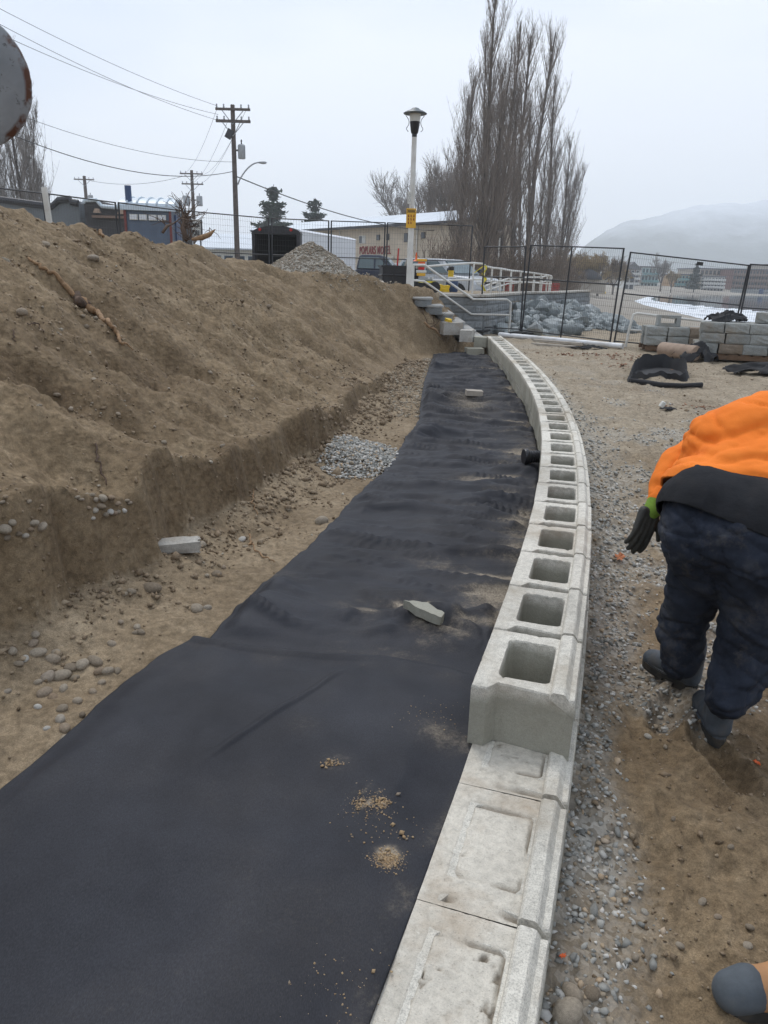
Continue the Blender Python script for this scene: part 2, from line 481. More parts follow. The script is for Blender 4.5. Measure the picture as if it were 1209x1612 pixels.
def H(x, y, attrs=False):
    x = np.asarray(x, float); y = np.asarray(y, float)
    sc_ = .22 * pn(y * .9, y * 0, 1) + .11 * pn(y * 2.3, x * 0, 2) + .05 * pn(y * 6, x * 0, 3)
    xf = xfoot0(y) + sc_ * sst(17, 14, y)
    d = xf - x
    # ---------------- trench floor
    n_fl = .022 * fbm(x * 2.2, y * 2.2, 5, 4) + .010 * fbm(x * 12, y * 12, 4, 5, .6)
    zf = zfloor(y)
    fab = sst(-.06, .06, x - xfab(y)) * (x < xin(y) + .5)
    z_fl = zf + n_fl * (1 - .75 * fab) - .012 * fab + .10 * sst(.30, -.02, d + .30 + 0 * x) * 0
    z_fl = z_fl + .10 * sst(-.35, .02, d) * sst(16, 12, y) * (1 - fab)       # talus at the foot
    # ---------------- bank
    rim = np.interp(y, [-5, 2, 3.2, 4.6, 6.6, 9, 12, 16], [.42, .44, .44, .36, .30, .17, .06, .04])
    rim = rim * (1 + .30 * pn(y * 1.5, 0 * y, 7) + .16 * pn(y * 5, 0 * y, 37))
    tool = .060 * fbm(y * 3.2 + d * .5, d * 1.3, 4, 8)
    face = rim * sst(0, .10 + tool, d + tool)
    slope = .62 + .35 * sst(14, 17, y)
    dd = np.maximum(d - .14, 0)
    up = slope * np.maximum(0, dd - .16 * (1 - np.exp(-dd * 6)) * sst(13, 9, y))
    skew = y + .35 * dd
    strength = sst(.1, .6, d)
    lumps = .11 * fbm(x * .8, y * .8, 3, 9) + .035 * fbm(x * 3.2, y * 3.2, 4, 10) + .026 * fbm(x * 10, y * 10, 4, 12, .62) + .05 * np.maximum(0, fbm(x * 2.6, y * 2.6, 3, 17) - .25)
    runnel = .15 * fbm(skew * 2.1, dd * .55, 4, 13) * sst(4.5, 8.5, y + .5 * x) + .034 * fbm(skew * 8, dd * 1.3, 4, 14) * (.5 + .9 * sst(4, 9, y))
    ledge = -.10 * np.exp(-((dd - .95 - .25 * pn(y * .8, 0 * y, 15)) / .16) ** 2) * sst(.0, .35, pn(y * 1.1, 0 * y, 16) + .15)
    zr = np.interp(y, [-8, 4, 7.2, 8.45, 10.1, 11.6, 13.9, 15.5, 17.2, 18.4, 19.5], [2.5, 2.3, 2.22, 2.10, 2.08, 1.92, 1.88, 1.66, 1.3, 1.16, 1.15])
    dr = np.interp(y, [-8, 7.2, 8.45, 10.1, 11.6, 13.9, 15.5, 17.2, 18.2], [3.2, 2.9, 2.86, 2.8, 2.6, 2.56, 2.2, 1.7, 1.4])
    zup = z_fl + face + up + (lumps + runnel) * strength + ledge
    back = zr + .10 * fbm(x * 1.1, y * 1.1, 3, 18) + .05 * fbm(x * 4, y * 4, 3, 21) - .42 * (d - dr)
    k = .12
    h = np.clip(.5 + .5 * (back - zup) / k, 0, 1)
    zl = back * (1 - h) + zup * h - k * h * (1 - h)
    lot = zlot(y) + .012 * fbm(x * .7, y * .7, 3, 20)
    zl = np.where((d > dr * .9) & (zl < lot), lot, zl)
    zl = np.where(y > 17.3, np.minimum(zl, lot + .5 * sst(18.5, 17.3, y)), zl)
    cone_d = np.hypot(x - CONE[0], y - CONE[1])
    cone = 2.27 - .66 * np.sqrt(cone_d ** 2 + .02) - 2.5 * np.maximum(0, cone_d - 1.75) + .05 * fbm(x * 2, y * 2, 3, 22)
    iscone = cone > zl
    zl = np.maximum(zl, cone)
    # ---------------- right of the wall and the beach
    n_r = .030 * fbm(x * 1.3, y * 1.3, 3, 23) + .030 * fbm(x * 4.5, y * 4.5, 4, 24) + .010 * fbm(x * 13, y * 13, 4, 25, .62)
    near = sst(40, 12, y)
    zr_ = -.045 + .20 * sst(5.5, 17, y) + n_r * (.35 + .65 * near)
    xo = xin(y) + .33
    zr_ = zr_ + .05 * sst(.35, .0, x - xo) * (y < 18)
    if np.ndim(x) > 0 and x.size > 1000 or True:
        for (fx, fy, a, dep) in FOOTPRINTS:
            dx = x - fx; dy = y - fy
            u = dx * cos(a) - dy * sin(a); v = dx * sin(a) + dy * cos(a)
            q = (u / .058) ** 2 + (v / .15) ** 2
            zr_ = zr_ - 1.7 * dep * np.exp(-q ** 1.5) + dep * .8 * np.exp(-((np.sqrt(q) - 1.5) / .35) ** 2)
    sd_ = polydist(x, y, SH, True)
    ins = inside(x, y, SH)
    shore = np.where(ins, -1.5 - .06 * np.minimum(sd_, 12), -1.5 + .062 * sd_ + .02 * fbm(x * .5, y * .5, 3, 26) * np.minimum(1, sd_))
    k = .25
    h = np.clip(.5 + .5 * (shore - zr_) / k, 0, 1)
    zb = shore * (1 - h) + zr_ * h - k * h * (1 - h)
    rd = polydist(x, y, WLINE)
    zb = zb + .70 * np.clip(1 - rd / (3.0 + 0 * x), 0, 1) * sst(20.6, 23, y)
    zlot_ = np.where(y > 190, zb, lot)
    # ---------------- assemble
    wall = sst(-.02, .16, x - xin(y) - .10)
    z = np.where(d > -.4, zl, z_fl)
    z = z * (1 - wall) + zb * wall
    if True:
        w = sst(-.01, .02, xlot(y) - x) if True else 0
        w = np.where(y > 34, sst(-2.5, 2.5, xlot(y) - x), w)
        zfar = zlot_ * w + zb * (1 - w)
        z = np.where(y > 19.3, zfar, z)
        # left of the mound stays the lot, further right of the stair end it is beach
    z = np.where((y > 16.6) & (y <= 19.3) & (x > xf), zb, z)
    if not attrs: return z
    leftm = (d > 0) & (y < 19.3)
    moist = np.zeros_like(x)
    moist = np.where(leftm, .22 + .42 * sst(.30, .0, d) * sst(14, 9, y) + .45 * fbm(x * .8, y * .8, 3, 30) + .30 * fbm(skew * 3.0, dd * .8, 3, 34) + .30 * fbm(y * 2.3, d * 3, 3, 33) * sst(.3, .0, d) + .35 * np.exp(-(ledge / -.06 - 1.2) ** 2) * (ledge < -.02) - .3 * sst(6, 11, y) * sst(.5, 2, d), moist)
    inner = (d <= 0) & (x < xin(y) + .1) & (y < 17)
    moist = np.where(inner, .12 + .4 * fbm(x * 1.5, y * 1.5, 3, 31), moist)
    right = (x > xin(y)) & (y < 40)
    moist = np.where(right, .42 * sst(7, 1.5, y) + .55 * pn(x * .9, y * .9, 32), moist)
    puddle = np.exp(-(((x + .33) / .2) ** 2 + ((y - 5.75) / .35) ** 2))
    moist = moist + .5 * puddle
    gr = np.zeros_like(x)
    gr = np.where(iscone & (y > 15), .9, gr)
    gr = np.where(right & (y < 19), np.clip(gravel_density(x, y) * .9, 0, .85), gr)
    far = sst(30, 70, y)
    beach = np.where((x > xin(y)) | (y > 19.3), sst(4, 9, y), .0)
    beach = np.where(inner, .25, beach)
    return z, np.clip(moist, 0, 1), gr, far, beach

def gravel_density(x, y):
    dx = x - xin(y) - .33
    w = np.interp(y, [.5, 1.5, 2.3, 3, 4, 6, 9, 14], [.26, .40, .20, .36, .5, .66, .6, .4])
    a = sst(1.0, .35, dx / w) * (.72 + .5 * fbm(x * 2.4, y * 2.4, 3, 40))
    b = sst(.12, .42, fbm(x * 1.15 + 5, y * 1.15, 4, 41)) * np.interp(y, [1, 2, 3, 8, 12], [.30, .2, .6, .55, .25]) * sst(2.6, 1.2, dx)
    return np.clip(np.maximum(a, b), 0, 1) * (dx > 0)

# ============================================================ ground sheet (one polar sheet, finest where one stands nearest)
def build_ground():
    c_az = 90.0
    fine = np.linspace(-31, 31, 500)
    coarse_r = 31 + np.cumsum(np.linspace(.3, 6.2, 46)); coarse_r = coarse_r[coarse_r < 179]
    az = np.concatenate([-coarse_r[::-1], fine, coarse_r])
    az = R(1) * (c_az - az)
    r = [.12]
    while r[-1] < 24: r.append(r[-1] * 1.0068)
    while r[-1] < 420: r.append(r[-1] * 1.014)
    while r[-1] < 1650: r.append(r[-1] * 1.12)
    r = np.array(r)
    A, Rr = np.meshgrid(az, r)
    X = Rr * np.cos(A); Y = Rr * np.sin(A)
    Z, mo, gr, fa, be = H(X, Y, True)
    far_out = Rr > 420
    Z = np.where(far_out, np.where(inside(X, Y, SH), -2.2, -.6), Z)
    nr, na = X.shape
    V = np.stack([X.ravel(), Y.ravel(), Z.ravel()], 1)
    c = len(V)
    V = np.vstack([V, [0, 0, float(H(np.array([0.0]), np.array([0.0]))[0])]])
    i = np.arange(nr - 1)[:, None] * na; j = np.arange(na)[None, :]; j2 = (j + 1) % na
    Q = np.stack([i + j, i + j2, i + na + j2, i + na + j], -1).reshape(-1, 4)
    T = np.stack([np.full(na, c), j2.ravel()[:na], j.ravel()[:na], j.ravel()[:na]], 1)[:, :3]
    me = bpy.data.meshes.new('ground')
    nq, nt = len(Q), len(T)
    me.vertices.add(len(V)); me.vertices.foreach_set('co', V.astype(np.float32).ravel())
    me.loops.add(nq * 4 + nt * 3)
    me.loops.foreach_set('vertex_index', np.concatenate([Q.ravel(), T.ravel()]).astype(np.int32))
    me.polygons.add(nq + nt)
    ls = np.concatenate([np.arange(nq) * 4, nq * 4 + np.arange(nt) * 3]).astype(np.int32)
    me.polygons.foreach_set('loop_start', ls)
    me.update(calc_edges=True)
    for nme, a in (('moist', mo), ('gravel', gr), ('far', fa), ('beach', be)):
        add_attr(me, nme, np.append(a.ravel(), a.ravel()[0]))
    o = link('ground', me, M['sand'], smooth=True)
    nn = np.zeros(len(me.polygons) * 3, np.float32); me.polygons.foreach_get('normal', nn)
    if nn.reshape(-1, 3)[: 1000, 2].mean() < 0: me.flip_normals()
    tag(o, kind='structure')
    return o
ground = build_ground()

def hit(px, py, tmax=40, t0=.6):
    """where the line of sight through a pixel meets the ground"""
    d = ray(px, py)
    ts = t0 * (tmax / t0) ** (np.arange(1400) / 1399.0)
    ts = ts / d[1] * 1.0
    X = d[0] * ts; Y = d[1] * ts; Z = CAM[2] + d[2] * ts
    g = H(X, Y)
    k = np.argmax(Z < g)
    if not (Z < g).any(): k = len(ts) - 1
    return np.array([X[k], Y[k], g[k]])

# ============================================================ water, ice, mountain, cloud
t = NT('lake_water')
nbw = t.bump(t.noise(1.2, 4, .6, sc=(1, .4, 1)), .10, .05)
M['water'] = t.fin((.045, .06, .075), .06, nbw, spec=.5)
t = NT('snowy_ice')
ic = t.ramp(t.noise(.55, 6, .7), [(.35, (.42, .47, .52)), (.5, (.68, .71, .74)), (.7, (.82, .84, .86))])
M['ice'] = t.fin(ic, .55, t.bump(t.noise(2.5, 5, .7), .6, .05))
mb = MB(); mb.add([(9, -60, -1.52), (420, -60, -1.52), (420, 240, -1.52), (9, 240, -1.52)], [(0, 1, 2, 3)])
tag(mb.build('lake_water', M['water']), kind='structure')
def build_ice():
    inner_px = [(1400, 505), (1209, 491), (1142, 486), (1090, 481), (1058, 478), (1034, 474.5), (1024, 471), (1030, 468.5)]
    out = [G(1400, 560, -1.5)[:2]] + [s for s in SHORE[4:10]] + [SHORE[11]]
    out = [o_ + np.array((-.6, -.3)) for o_ in out]
    inn = [G(a, b, -1.5)[:2] for a, b in inner_px]
    n = 160; m = 10
    def res(pts):
        pts = np.array(pts); d = np.r_[0, np.cumsum(np.hypot(*np.diff(pts, axis=0).T))]; s = np.linspace(0, d[-1], n)
        return np.stack([np.interp(s, d, pts[:, 0]), np.interp(s, d, pts[:, 1])], 1)
    a, b = res(out), res(inn)
    V = []; Fq = []
    for i in range(n):
        for j in range(m + 1):
            f = j / m
            p = a[i] * (1 - f) + b[i] * f
            jit = (.7 * float(fbm(i * .22, j * .8, 4, 50))) * f
            p = p + (b[i] - a[i]) * jit * .35
            V.append((p[0], p[1], -1.47 + .05 * float(fbm(p[0] * .8, p[1] * .8, 3, 51)) * (1 - f) + .02 * (1 - f)))
    for i in range(n - 1):
        for j in range(m):
            k = i * (m + 1) + j
            Fq.append((k, k + 1, k + m + 2, k + m + 1))
    me = fast_mesh('shore_ice', V, Fq)
    o = link('shore_ice', me, M['ice'], smooth=True)
    tag(o, kind='structure')
build_ice()

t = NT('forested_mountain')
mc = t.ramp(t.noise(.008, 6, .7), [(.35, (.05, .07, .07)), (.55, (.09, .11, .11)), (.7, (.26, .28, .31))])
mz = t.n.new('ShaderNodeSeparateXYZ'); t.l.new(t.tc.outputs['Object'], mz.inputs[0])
mist_fade = t.math('ADD', t.math('MULTIPLY', t.math('SUBTRACT', mz.outputs['Z'], 55.0), .014), t.math('MULTIPLY', t.math('SUBTRACT', t.noise(.012, 5, .7), .5), 1.2), True)  # pale mist towards the summit, painted into the colour by height
mc = t.mix(mc, (.62, .66, .72), mist_fade)
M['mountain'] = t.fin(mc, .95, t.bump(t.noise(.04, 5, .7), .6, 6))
def build_mountain():
    D = 1350.0
    prof = [(880, 412), (905, 398), (930, 376), (955, 357), (985, 343), (1015, 335), (1060, 328), (1110, 323), (1160, 318), (1209, 314), (1300, 318), (1420, 330), (1600, 345), (1750, 380), (1900, 470)]
    xs, zs = [], []
    for a, b in prof:
        p = P(a, b, D); xs.append(p[0]); zs.append(p[2])
    nx, ny = 240, 46
    V = []; Fq = []
    for i in range(nx):
        x = xs[0] + (xs[-1] - xs[0]) * i / (nx - 1)
        z = np.interp(x, xs, zs)
        for j in range(ny):
            f = j / (ny - 1) * 2 - 1
            y = D + 300 * f
            prof_ = max(0, 1 - abs(f)) ** .85
            n_ = float(fbm(x * .007, y * .007, 5, 60))
            zz = z * prof_ * (1 + .10 * n_) - (6 if abs(f) > .98 else 0)
            V.append((x * (1 + .18 * f), y, zz - .7))
    for i in range(nx - 1):
        for j in range(ny - 1):
            k = i * ny + j
            Fq.append((k, k + ny, k + ny + 1, k + 1))
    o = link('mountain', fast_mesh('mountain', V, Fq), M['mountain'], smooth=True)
    tag(o, kind='structure')
build_mountain()

# ============================================================ scatter of loose stone, joined
def ico(level):
    bm = bmesh.new(); bmesh.ops.create_icosphere(bm, subdivisions=level, radius=1)
    v = np.array([x.co[:] for x in bm.verts]); f = np.array([[q.index for q in p.verts] for p in bm.faces]); bm.free()
    return v, f
ICO1, ICO2 = ico(1), ico(2)
OCT = (np.array([(1, 0, 0), (-1, 0, 0), (0, 1, 0), (0, -1, 0), (0, 0, 1), (0, 0, -1)], float),
       np.array([(0, 2, 4), (2, 1, 4), (1, 3, 4), (3, 0, 4), (2, 0, 5), (1, 2, 5), (3, 1, 5), (0, 3, 5)]))
def scatter(name, pts, size, mat, base=ICO1, sd=1, rough=.22, flat=.62, sink=.25, smooth=False, kind='stuff', label=None, cat=None, parent=None):
    r_ = np.random.default_rng(sd); n = len(pts)
    bv, bf = base; nv = len(bv)
    S = np.stack([r_.uniform(.75, 1.3, n), r_.uniform(.6, 1.0, n), r_.uniform(flat * .7, flat * 1.3, n)], 1) * size[:, None] / 2
    V = bv[None] * (1 + r_.uniform(-rough, rough, (n, nv, 1)))
    V = V * S[:, None, :]
    a = r_.uniform(0, 2 * pi, n); b = r_.normal(0, .35, n)
    ca, sa, cb, sb = np.cos(a), np.sin(a), np.cos(b), np.sin(b)
    x, y, z = V[..., 0], V[..., 1], V[..., 2]
    x, z = x * cb[:, None] + z * sb[:, None], -x * sb[:, None] + z * cb[:, None]
    x, y = x * ca[:, None] - y * sa[:, None], x * sa[:, None] + y * ca[:, None]
    V = np.stack([x, y, z], -1) + pts[:, None, :]
    V[..., 2] += (S[:, 2] * (1 - 2 * sink))[:, None]
    Fq = bf[None] + (np.arange(n) * nv)[:, None, None]
    me = fast_mesh(name, V.reshape(-1, 3), Fq.reshape(-1, 3))
    o = link(name, me, mat, parent, smooth=smooth)
    tag(o, label, cat, kind=kind)
    return o
def sow(n, x0, x1, y0, y1, dens, sd=1, ypow=1.0):
    r_ = np.random.default_rng(sd)
    y = y0 + (y1 - y0) * r_.random(n) ** ypow
    x = r_.uniform(0, 1, n) * (x1 - x0) + x0
    keep = r_.random(n) < dens(x, y)
    x, y = x[keep], y[keep]
    return np.stack([x, y, H(x, y)], 1)

# gravel to the right of the wall
pts = sow(52000, .2, 3.4, .55, 4.2, gravel_density, 2, 1.3)
pts = pts[pts[:, 0] > xin(pts[:, 1]) + .335]
sz = np.random.default_rng(4).lognormal(math.log(.0135), .46, len(pts))
scatter('gravel', pts, np.clip(sz, .007, .036), M['gravel'], ICO1, 5, rough=.42, flat=.5, sink=.32)
print('gravel near', len(pts))
pts = sow(30000, .9, 4.4, 4.2, 12, lambda x, y: gravel_density(x, y) * np.interp(y, [4, 6, 12], [1, .8, .35]), 6, 1.2)
pts = pts[pts[:, 0] > xin(pts[:, 1]) + .335]
scatter('gravel', pts, np.random.default_rng(4).lognormal(math.log(.026), .3, len(pts)), M['gravel'], OCT, 7)
print('gravel far', len(pts))
# sandy grit and clods on the right-hand sand
pts = sow(22000, .4, 4.5, .6, 6.0, lambda x, y: .2 + .5 * sst(-.1, .4, fbm(x * 2, y * 2, 3, 44)) + 0 * x, 8, 1.5)
pts = pts[pts[:, 0] > xin(pts[:, 1]) + .335]
scatter('sand_clods', pts, np.random.default_rng(9).lognormal(math.log(.009), .5, len(pts)), M['clod'], OCT, 10, rough=.5, flat=.8)
pts = sow(5000, 1.2, 9, 5.0, 17, lambda x, y: .3 + .5 * sst(-.1, .4, fbm(x * 1.2, y * 1.2, 3, 45)), 12)
pts = pts[pts[:, 0] > xin(pts[:, 1]) + .36]
scatter('sand_clods', pts, np.random.default_rng(9).lognormal(math.log(.020), .4, len(pts)), M['clod'], OCT, 13, rough=.5, flat=.6)
# clods and pebbles on the bank and the trench floor
def bankd(x, y): return np.where((x < xfab(y) - .02), (.15 + .85 * sst(-.05, .5, fbm(x * 1.6, y * 1.6, 3, 46))) * np.where(x > xfoot0(y), .45, 1), 0)
pts = sow(30000, -6.5, .3, 1.8, 11, bankd, 14, 1.3)
d_ = np.hypot(pts[:, 0], pts[:, 1])
scatter('soil_clods', pts, np.random.default_rng(15).lognormal(math.log(.0062), .42, len(pts)) * (d_ ** .55), M['clod'], OCT, 16, rough=.5, flat=.8)
def toed(x, y):
    dd_ = xfoot0(y) - x
    return sst(-.55, -.05, dd_) * sst(.04, -.04, dd_) * (x < xfab(y) - .03) * (.35 + .65 * sst(-.1, .3, fbm(x * 3, y * 3, 2, 47)))
pts = sow(60000, -2.2, 1.0, 1.8, 15, toed, 24, 1.2)
d_ = np.hypot(pts[:, 0], pts[:, 1])
scatter('soil_clods', pts, np.clip(np.random.default_rng(25).lognormal(math.log(.0085), .55, len(pts)), 0, .030) * (d_ ** .5), M['clod'], OCT, 26, rough=.5, flat=.8)
pts = sow(1500, -5.5, .2, 1.8, 12, bankd, 17, 1.2)
scatter('pebbles', pts, np.random.default_rng(18).lognormal(math.log(.024), .4, len(pts)), M['dirty_gravel'], ICO1, 19, rough=.25, sink=.4)
# grey gravel spilled at the foot of the bank
gc = np.array([-.22, 6.45])
r_ = np.random.default_rng(20)
q = r_.normal(0, 1, (5200, 2)) * (.21, .40) + gc
e_ = np.hypot((q[:, 0] - gc[0]) / .42, (q[:, 1] - gc[1]) / .8)
q = q[(e_ < 1) & (q[:, 0] < xfab(q[:, 1]) + .03) & (q[:, 0] > xfoot0(q[:, 1]) + .13)]
e_ = np.hypot((q[:, 0] - gc[0]) / .42, (q[:, 1] - gc[1]) / .8)
pz = H(q[:, 0], q[:, 1]) + .10 * (1 - e_) * r_.random(len(q)) ** .35
scatter('gravel', np.column_stack([q, pz]), r_.lognormal(math.log(.024), .28, len(q)), M['gravel'], ICO1, 21)
q = np.column_stack([r_.uniform(0, .9, 2600), r_.uniform(8.8, 15.6, 2600)])
q = q[(q[:, 0] < xfab(q[:, 1])) & (q[:, 0] > xfoot0(q[:, 1]) + .02)]
scatter('gravel', np.column_stack([q, H(q[:, 0], q[:, 1])]), r_.lognormal(math.log(.03), .3, len(q)), M['dirty_gravel'], OCT, 22)
# the gravel pile on top of the bank
q = r_.normal(0, 1.0, (9000, 2)) * 1.0 + CONE
q = q[(np.hypot(q[:, 0] - CONE[0], q[:, 1] - CONE[1]) < 2.1)]
qz = H(q[:, 0], q[:, 1])
keep = qz > 1.2
scatter('gravel', np.column_stack([q, qz])[keep], r_.lognormal(math.log(.038), .3, keep.sum()), M['dirty_gravel'], OCT, 23)

# ============================================================ geotextile sheets
def fabric_sheet(name, y0, y1, ny, nx, wrk, label, xl=None, zadd=0.0):
    ys = np.linspace(y0, y1, ny); ts = np.linspace(0, 1, nx)
    Y, T = np.meshgrid(ys, ts, indexing='ij')
    XL = (xl or xfab)(Y) + .012 * fbm(Y * 5, Y * 0, 2, 70) 
    XR = xin(Y) + .004 + .014 * sst(2.3, 2.0, Y)
    X = XL + (XR - XL) * T
    if wrk == 'far':
        Yw = Y + .05 * fbm(X * 2, Y * 2, 2, 71)
        ang = Yw + .22 * X
        cre = lambda n: np.clip(1 - np.abs(n) * 2.2, 0, 1) ** 2.2
        w = .055 * cre(fbm(X * .42 + 3, ang * 1.9, 2, 72)) + .050 * cre(fbm(X * .8 + Y * .5, ang * 3.4 + X * .5, 2, 172)) * sst(-.3, .3, pn(X, Y * .7, 173)) + .018 * cre(fbm(X * 1.2 - Y, ang * 6.5, 2, 174)) + .010 * fbm(X * 3, Y * 6.5, 3, 73) + .03 * fbm(X * .8, Y * .9, 2, 74)
        cr = np.exp(-(((X - .18) / .30) ** 2 + ((Y - 2.98) / .26) ** 2))
        an = np.arctan2(Y - 2.75, X - .46)
        w = w + cr * (.024 * np.sin(an * 13 + 2.5 * fbm(X * 5, Y * 5, 2, 75)) + .018 * fbm(X * 9, Y * 9, 2, 76))
        nearw = sst(.30, 0, XR - X)
        w = w + nearw * .012 * fbm(X * 6, Y * 7, 3, 77)
        w = w * sst(2.62, 3.0, Y) + .13 * np.exp(-(((X - .34) / .26) ** 2 + ((Y - 7.45 - .3 * (X - .3)) / .16) ** 2)) + .09 * np.exp(-(((X - .55) / .2) ** 2 + ((Y - 9.6) / .16) ** 2))
        w = w + .07 * np.exp(-(((X - .75) / .3) ** 2 + ((Y - 13.3 - .4 * X) / .12) ** 2))
        dust = .85 * sst(.45, 0, XR - X) * sst(2.9, 3.4, Y) * (.5 + .8 * fbm(X * 1.3, Y * 1.3, 3, 78)) + 1.1 * cr * sst(-.5, .4, fbm(X * 5, Y * 5, 3, 79)) \
            + .35 * sst(.05, .55, fbm(X * 2.6, Y * 3.1, 4, 80)) * sst(1.0, .2, XR - X) + .03 + .22 * np.exp(-((Y - 3.4 + .4 * X) / .22) ** 2) * sst(-.2, .5, pn(X * 3, Y * 3, 81))
        val = cre(fbm(X * .42 + 3, ang * 1.9, 2, 72)) + cre(fbm(X * .8 + Y * .5, ang * 3.4 + X * .5, 2, 172))
        dust = dust * (1.25 - .9 * np.clip(val, 0, 1)) + .55 * sst(-.1, .5, fbm(X * 1.5, Y * 1.2, 3, 87)) * sst(.25, .02, val) * sst(1.1, .1, XR - X)
        dust = dust + .55 * np.exp(-(((X - 1.05) / .3) ** 2 + ((Y - 9.6) / .9) ** 2))
    else:
        w = .026 * fbm(X * 1.6, Y * 1.3, 3, 82) + .006 * np.clip(1 - np.abs(fbm(X * 1.2 + Y * .8, Y * 1.4 - X * .5, 2, 88)) * 3, 0, 1) ** 2 + .006 * np.maximum(0, ridged(X * 1.1 + Y * .9, Y * .8 - X * .8, 2, 83) - .9)
        w = w + .010 * np.exp(-((X + .38 - .62 * (Y - 2.2)) / .012) ** 2) * sst(1.9, 2.1, Y) * sst(2.65, 2.45, Y)
        w = w + .012 * fbm(X * .9 + .4 * Y, Y * 3.4, 2, 86)
        sp = lambda cx, cy, r: np.exp(-(((X - cx) ** 2 + ((Y - cy)) ** 2) / r ** 2))
        s1 = G(610, 1366, .1); s2 = G(580, 1272, .1); s3 = G(690, 1150, .1); s4 = G(530, 1210, .1); s5 = G(480, 1150, .1)
        dust = 1.3 * sp(s1[0], s1[1], .03) + .9 * sp(s2[0], s2[1], .045) * sst(-.1, .3, pn(X * 25, Y * 25, 84)) + .45 * sp(s3[0], s3[1], .09) + .10 * sst(.05, .5, fbm(X * 1.4, Y * 1.4, 4, 90)) + .3 * sp(s4[0], s4[1], .05) + .2 * sp(s5[0], s5[1], .07)
        dust = dust + .16 * np.exp(-((Y - 2.66) / .05) ** 2) * sst(-.2, .4, fbm(X * 7, Y * 7, 2, 89)) + .25 * sst(.10, 0, XR - X) * sst(-.1, .4, pn(X * 6, Y * 6, 85)) + .015
    base = zfloor(Y) + .022 + zadd
    edge = sst(0, .10, X - XL) * sst(0, .05, XR - X + .02)
    left = sst(.14, 0, X - XL)
    Hn = H(X[:, 0], Y[:, 0])[:, None]
    Z = base + w * (.35 + .65 * edge)
    Z = Z * (1 - left) + np.maximum(Hn + .012 + zadd, Z * .6 + .4 * (Hn + .012)) * left
    # far end and edge of the lap hang down onto what lies below
    V = np.stack([X.ravel(), Y.ravel(), Z.ravel()], 1)
    k = (np.arange(ny - 1)[:, None] * nx + np.arange(nx - 1)[None, :]).ravel()
    Q = np.stack([k, k + 1, k + nx + 1, k + nx], 1)
    me = fast_mesh(name, V, Q)
    add_attr(me, 'dust', np.clip(dust, 0, 1.2))
    o = link(name, me, M['fabric'], smooth=True)
    so = o.modifiers.new('thickness', 'SOLIDIFY'); so.thickness = .005; so.offset = 1
    tag(o, label, 'geotextile', 'black geotextile sheets in the trench')
    return X, Y, Z
FX, FY, FZ = fabric_sheet('geotextile_sheet', 2.45, 16.15, 620, 130, 'far', 'long wrinkled black fabric sheet running along the trench to the steps, dusted with sand')
def seam_shift(X): return X
_oldx = xfab
def near_sheet():
    y0, y1, ny, nx = -2.2, 2.72, 300, 190
    X, Y, Z = fabric_sheet('geotextile_sheet', y0, y1, ny, nx, 'near', 'smooth dark fabric sheet in the foreground, lapped over the wrinkled one', zadd=.016)
    return X, Y, Z
near_sheet()
def fabric_z(x, y):
    i = np.argmin(abs(FY[:, 0] - y)); row = FX[i]
    return float(np.interp(x, row, FZ[i])) + .006
# bend the front edge of the upper sheet to the seam seen in the picture: its last rows follow the lap line
o = bpy.data.objects['geotextile_sheet.001']
me = o.data
co = np.zeros(len(me.vertices) * 3, np.float32); me.vertices.foreach_get('co', co); co = co.reshape(-1, 3)
seam = np.interp(co[:, 0], [-.8, -.6, -.25, 0, .2, .34, .42], [2.80, 2.72, 2.67, 2.66, 2.60, 2.53, 2.50])
f_ = sst(1.6, 2.72, co[:, 1])
co[:, 1] += (seam - 2.72) * f_
lip = sst(.05, 0, seam - co[:, 1])
farz = np.array([fabric_z(a, b) if b > 2.46 else 0.0 for a, b in zip(co[:, 0], co[:, 1])])
ov = sst(2.5, 2.6, co[:, 1])
co[:, 2] = np.where(co[:, 1] > 2.46, np.maximum(co[:, 2], farz + .003 + .017 * np.exp(-((seam - co[:, 1] - .012) / .016) ** 2)), co[:, 2])
me.vertices.foreach_set('co', co.ravel()); me.update()

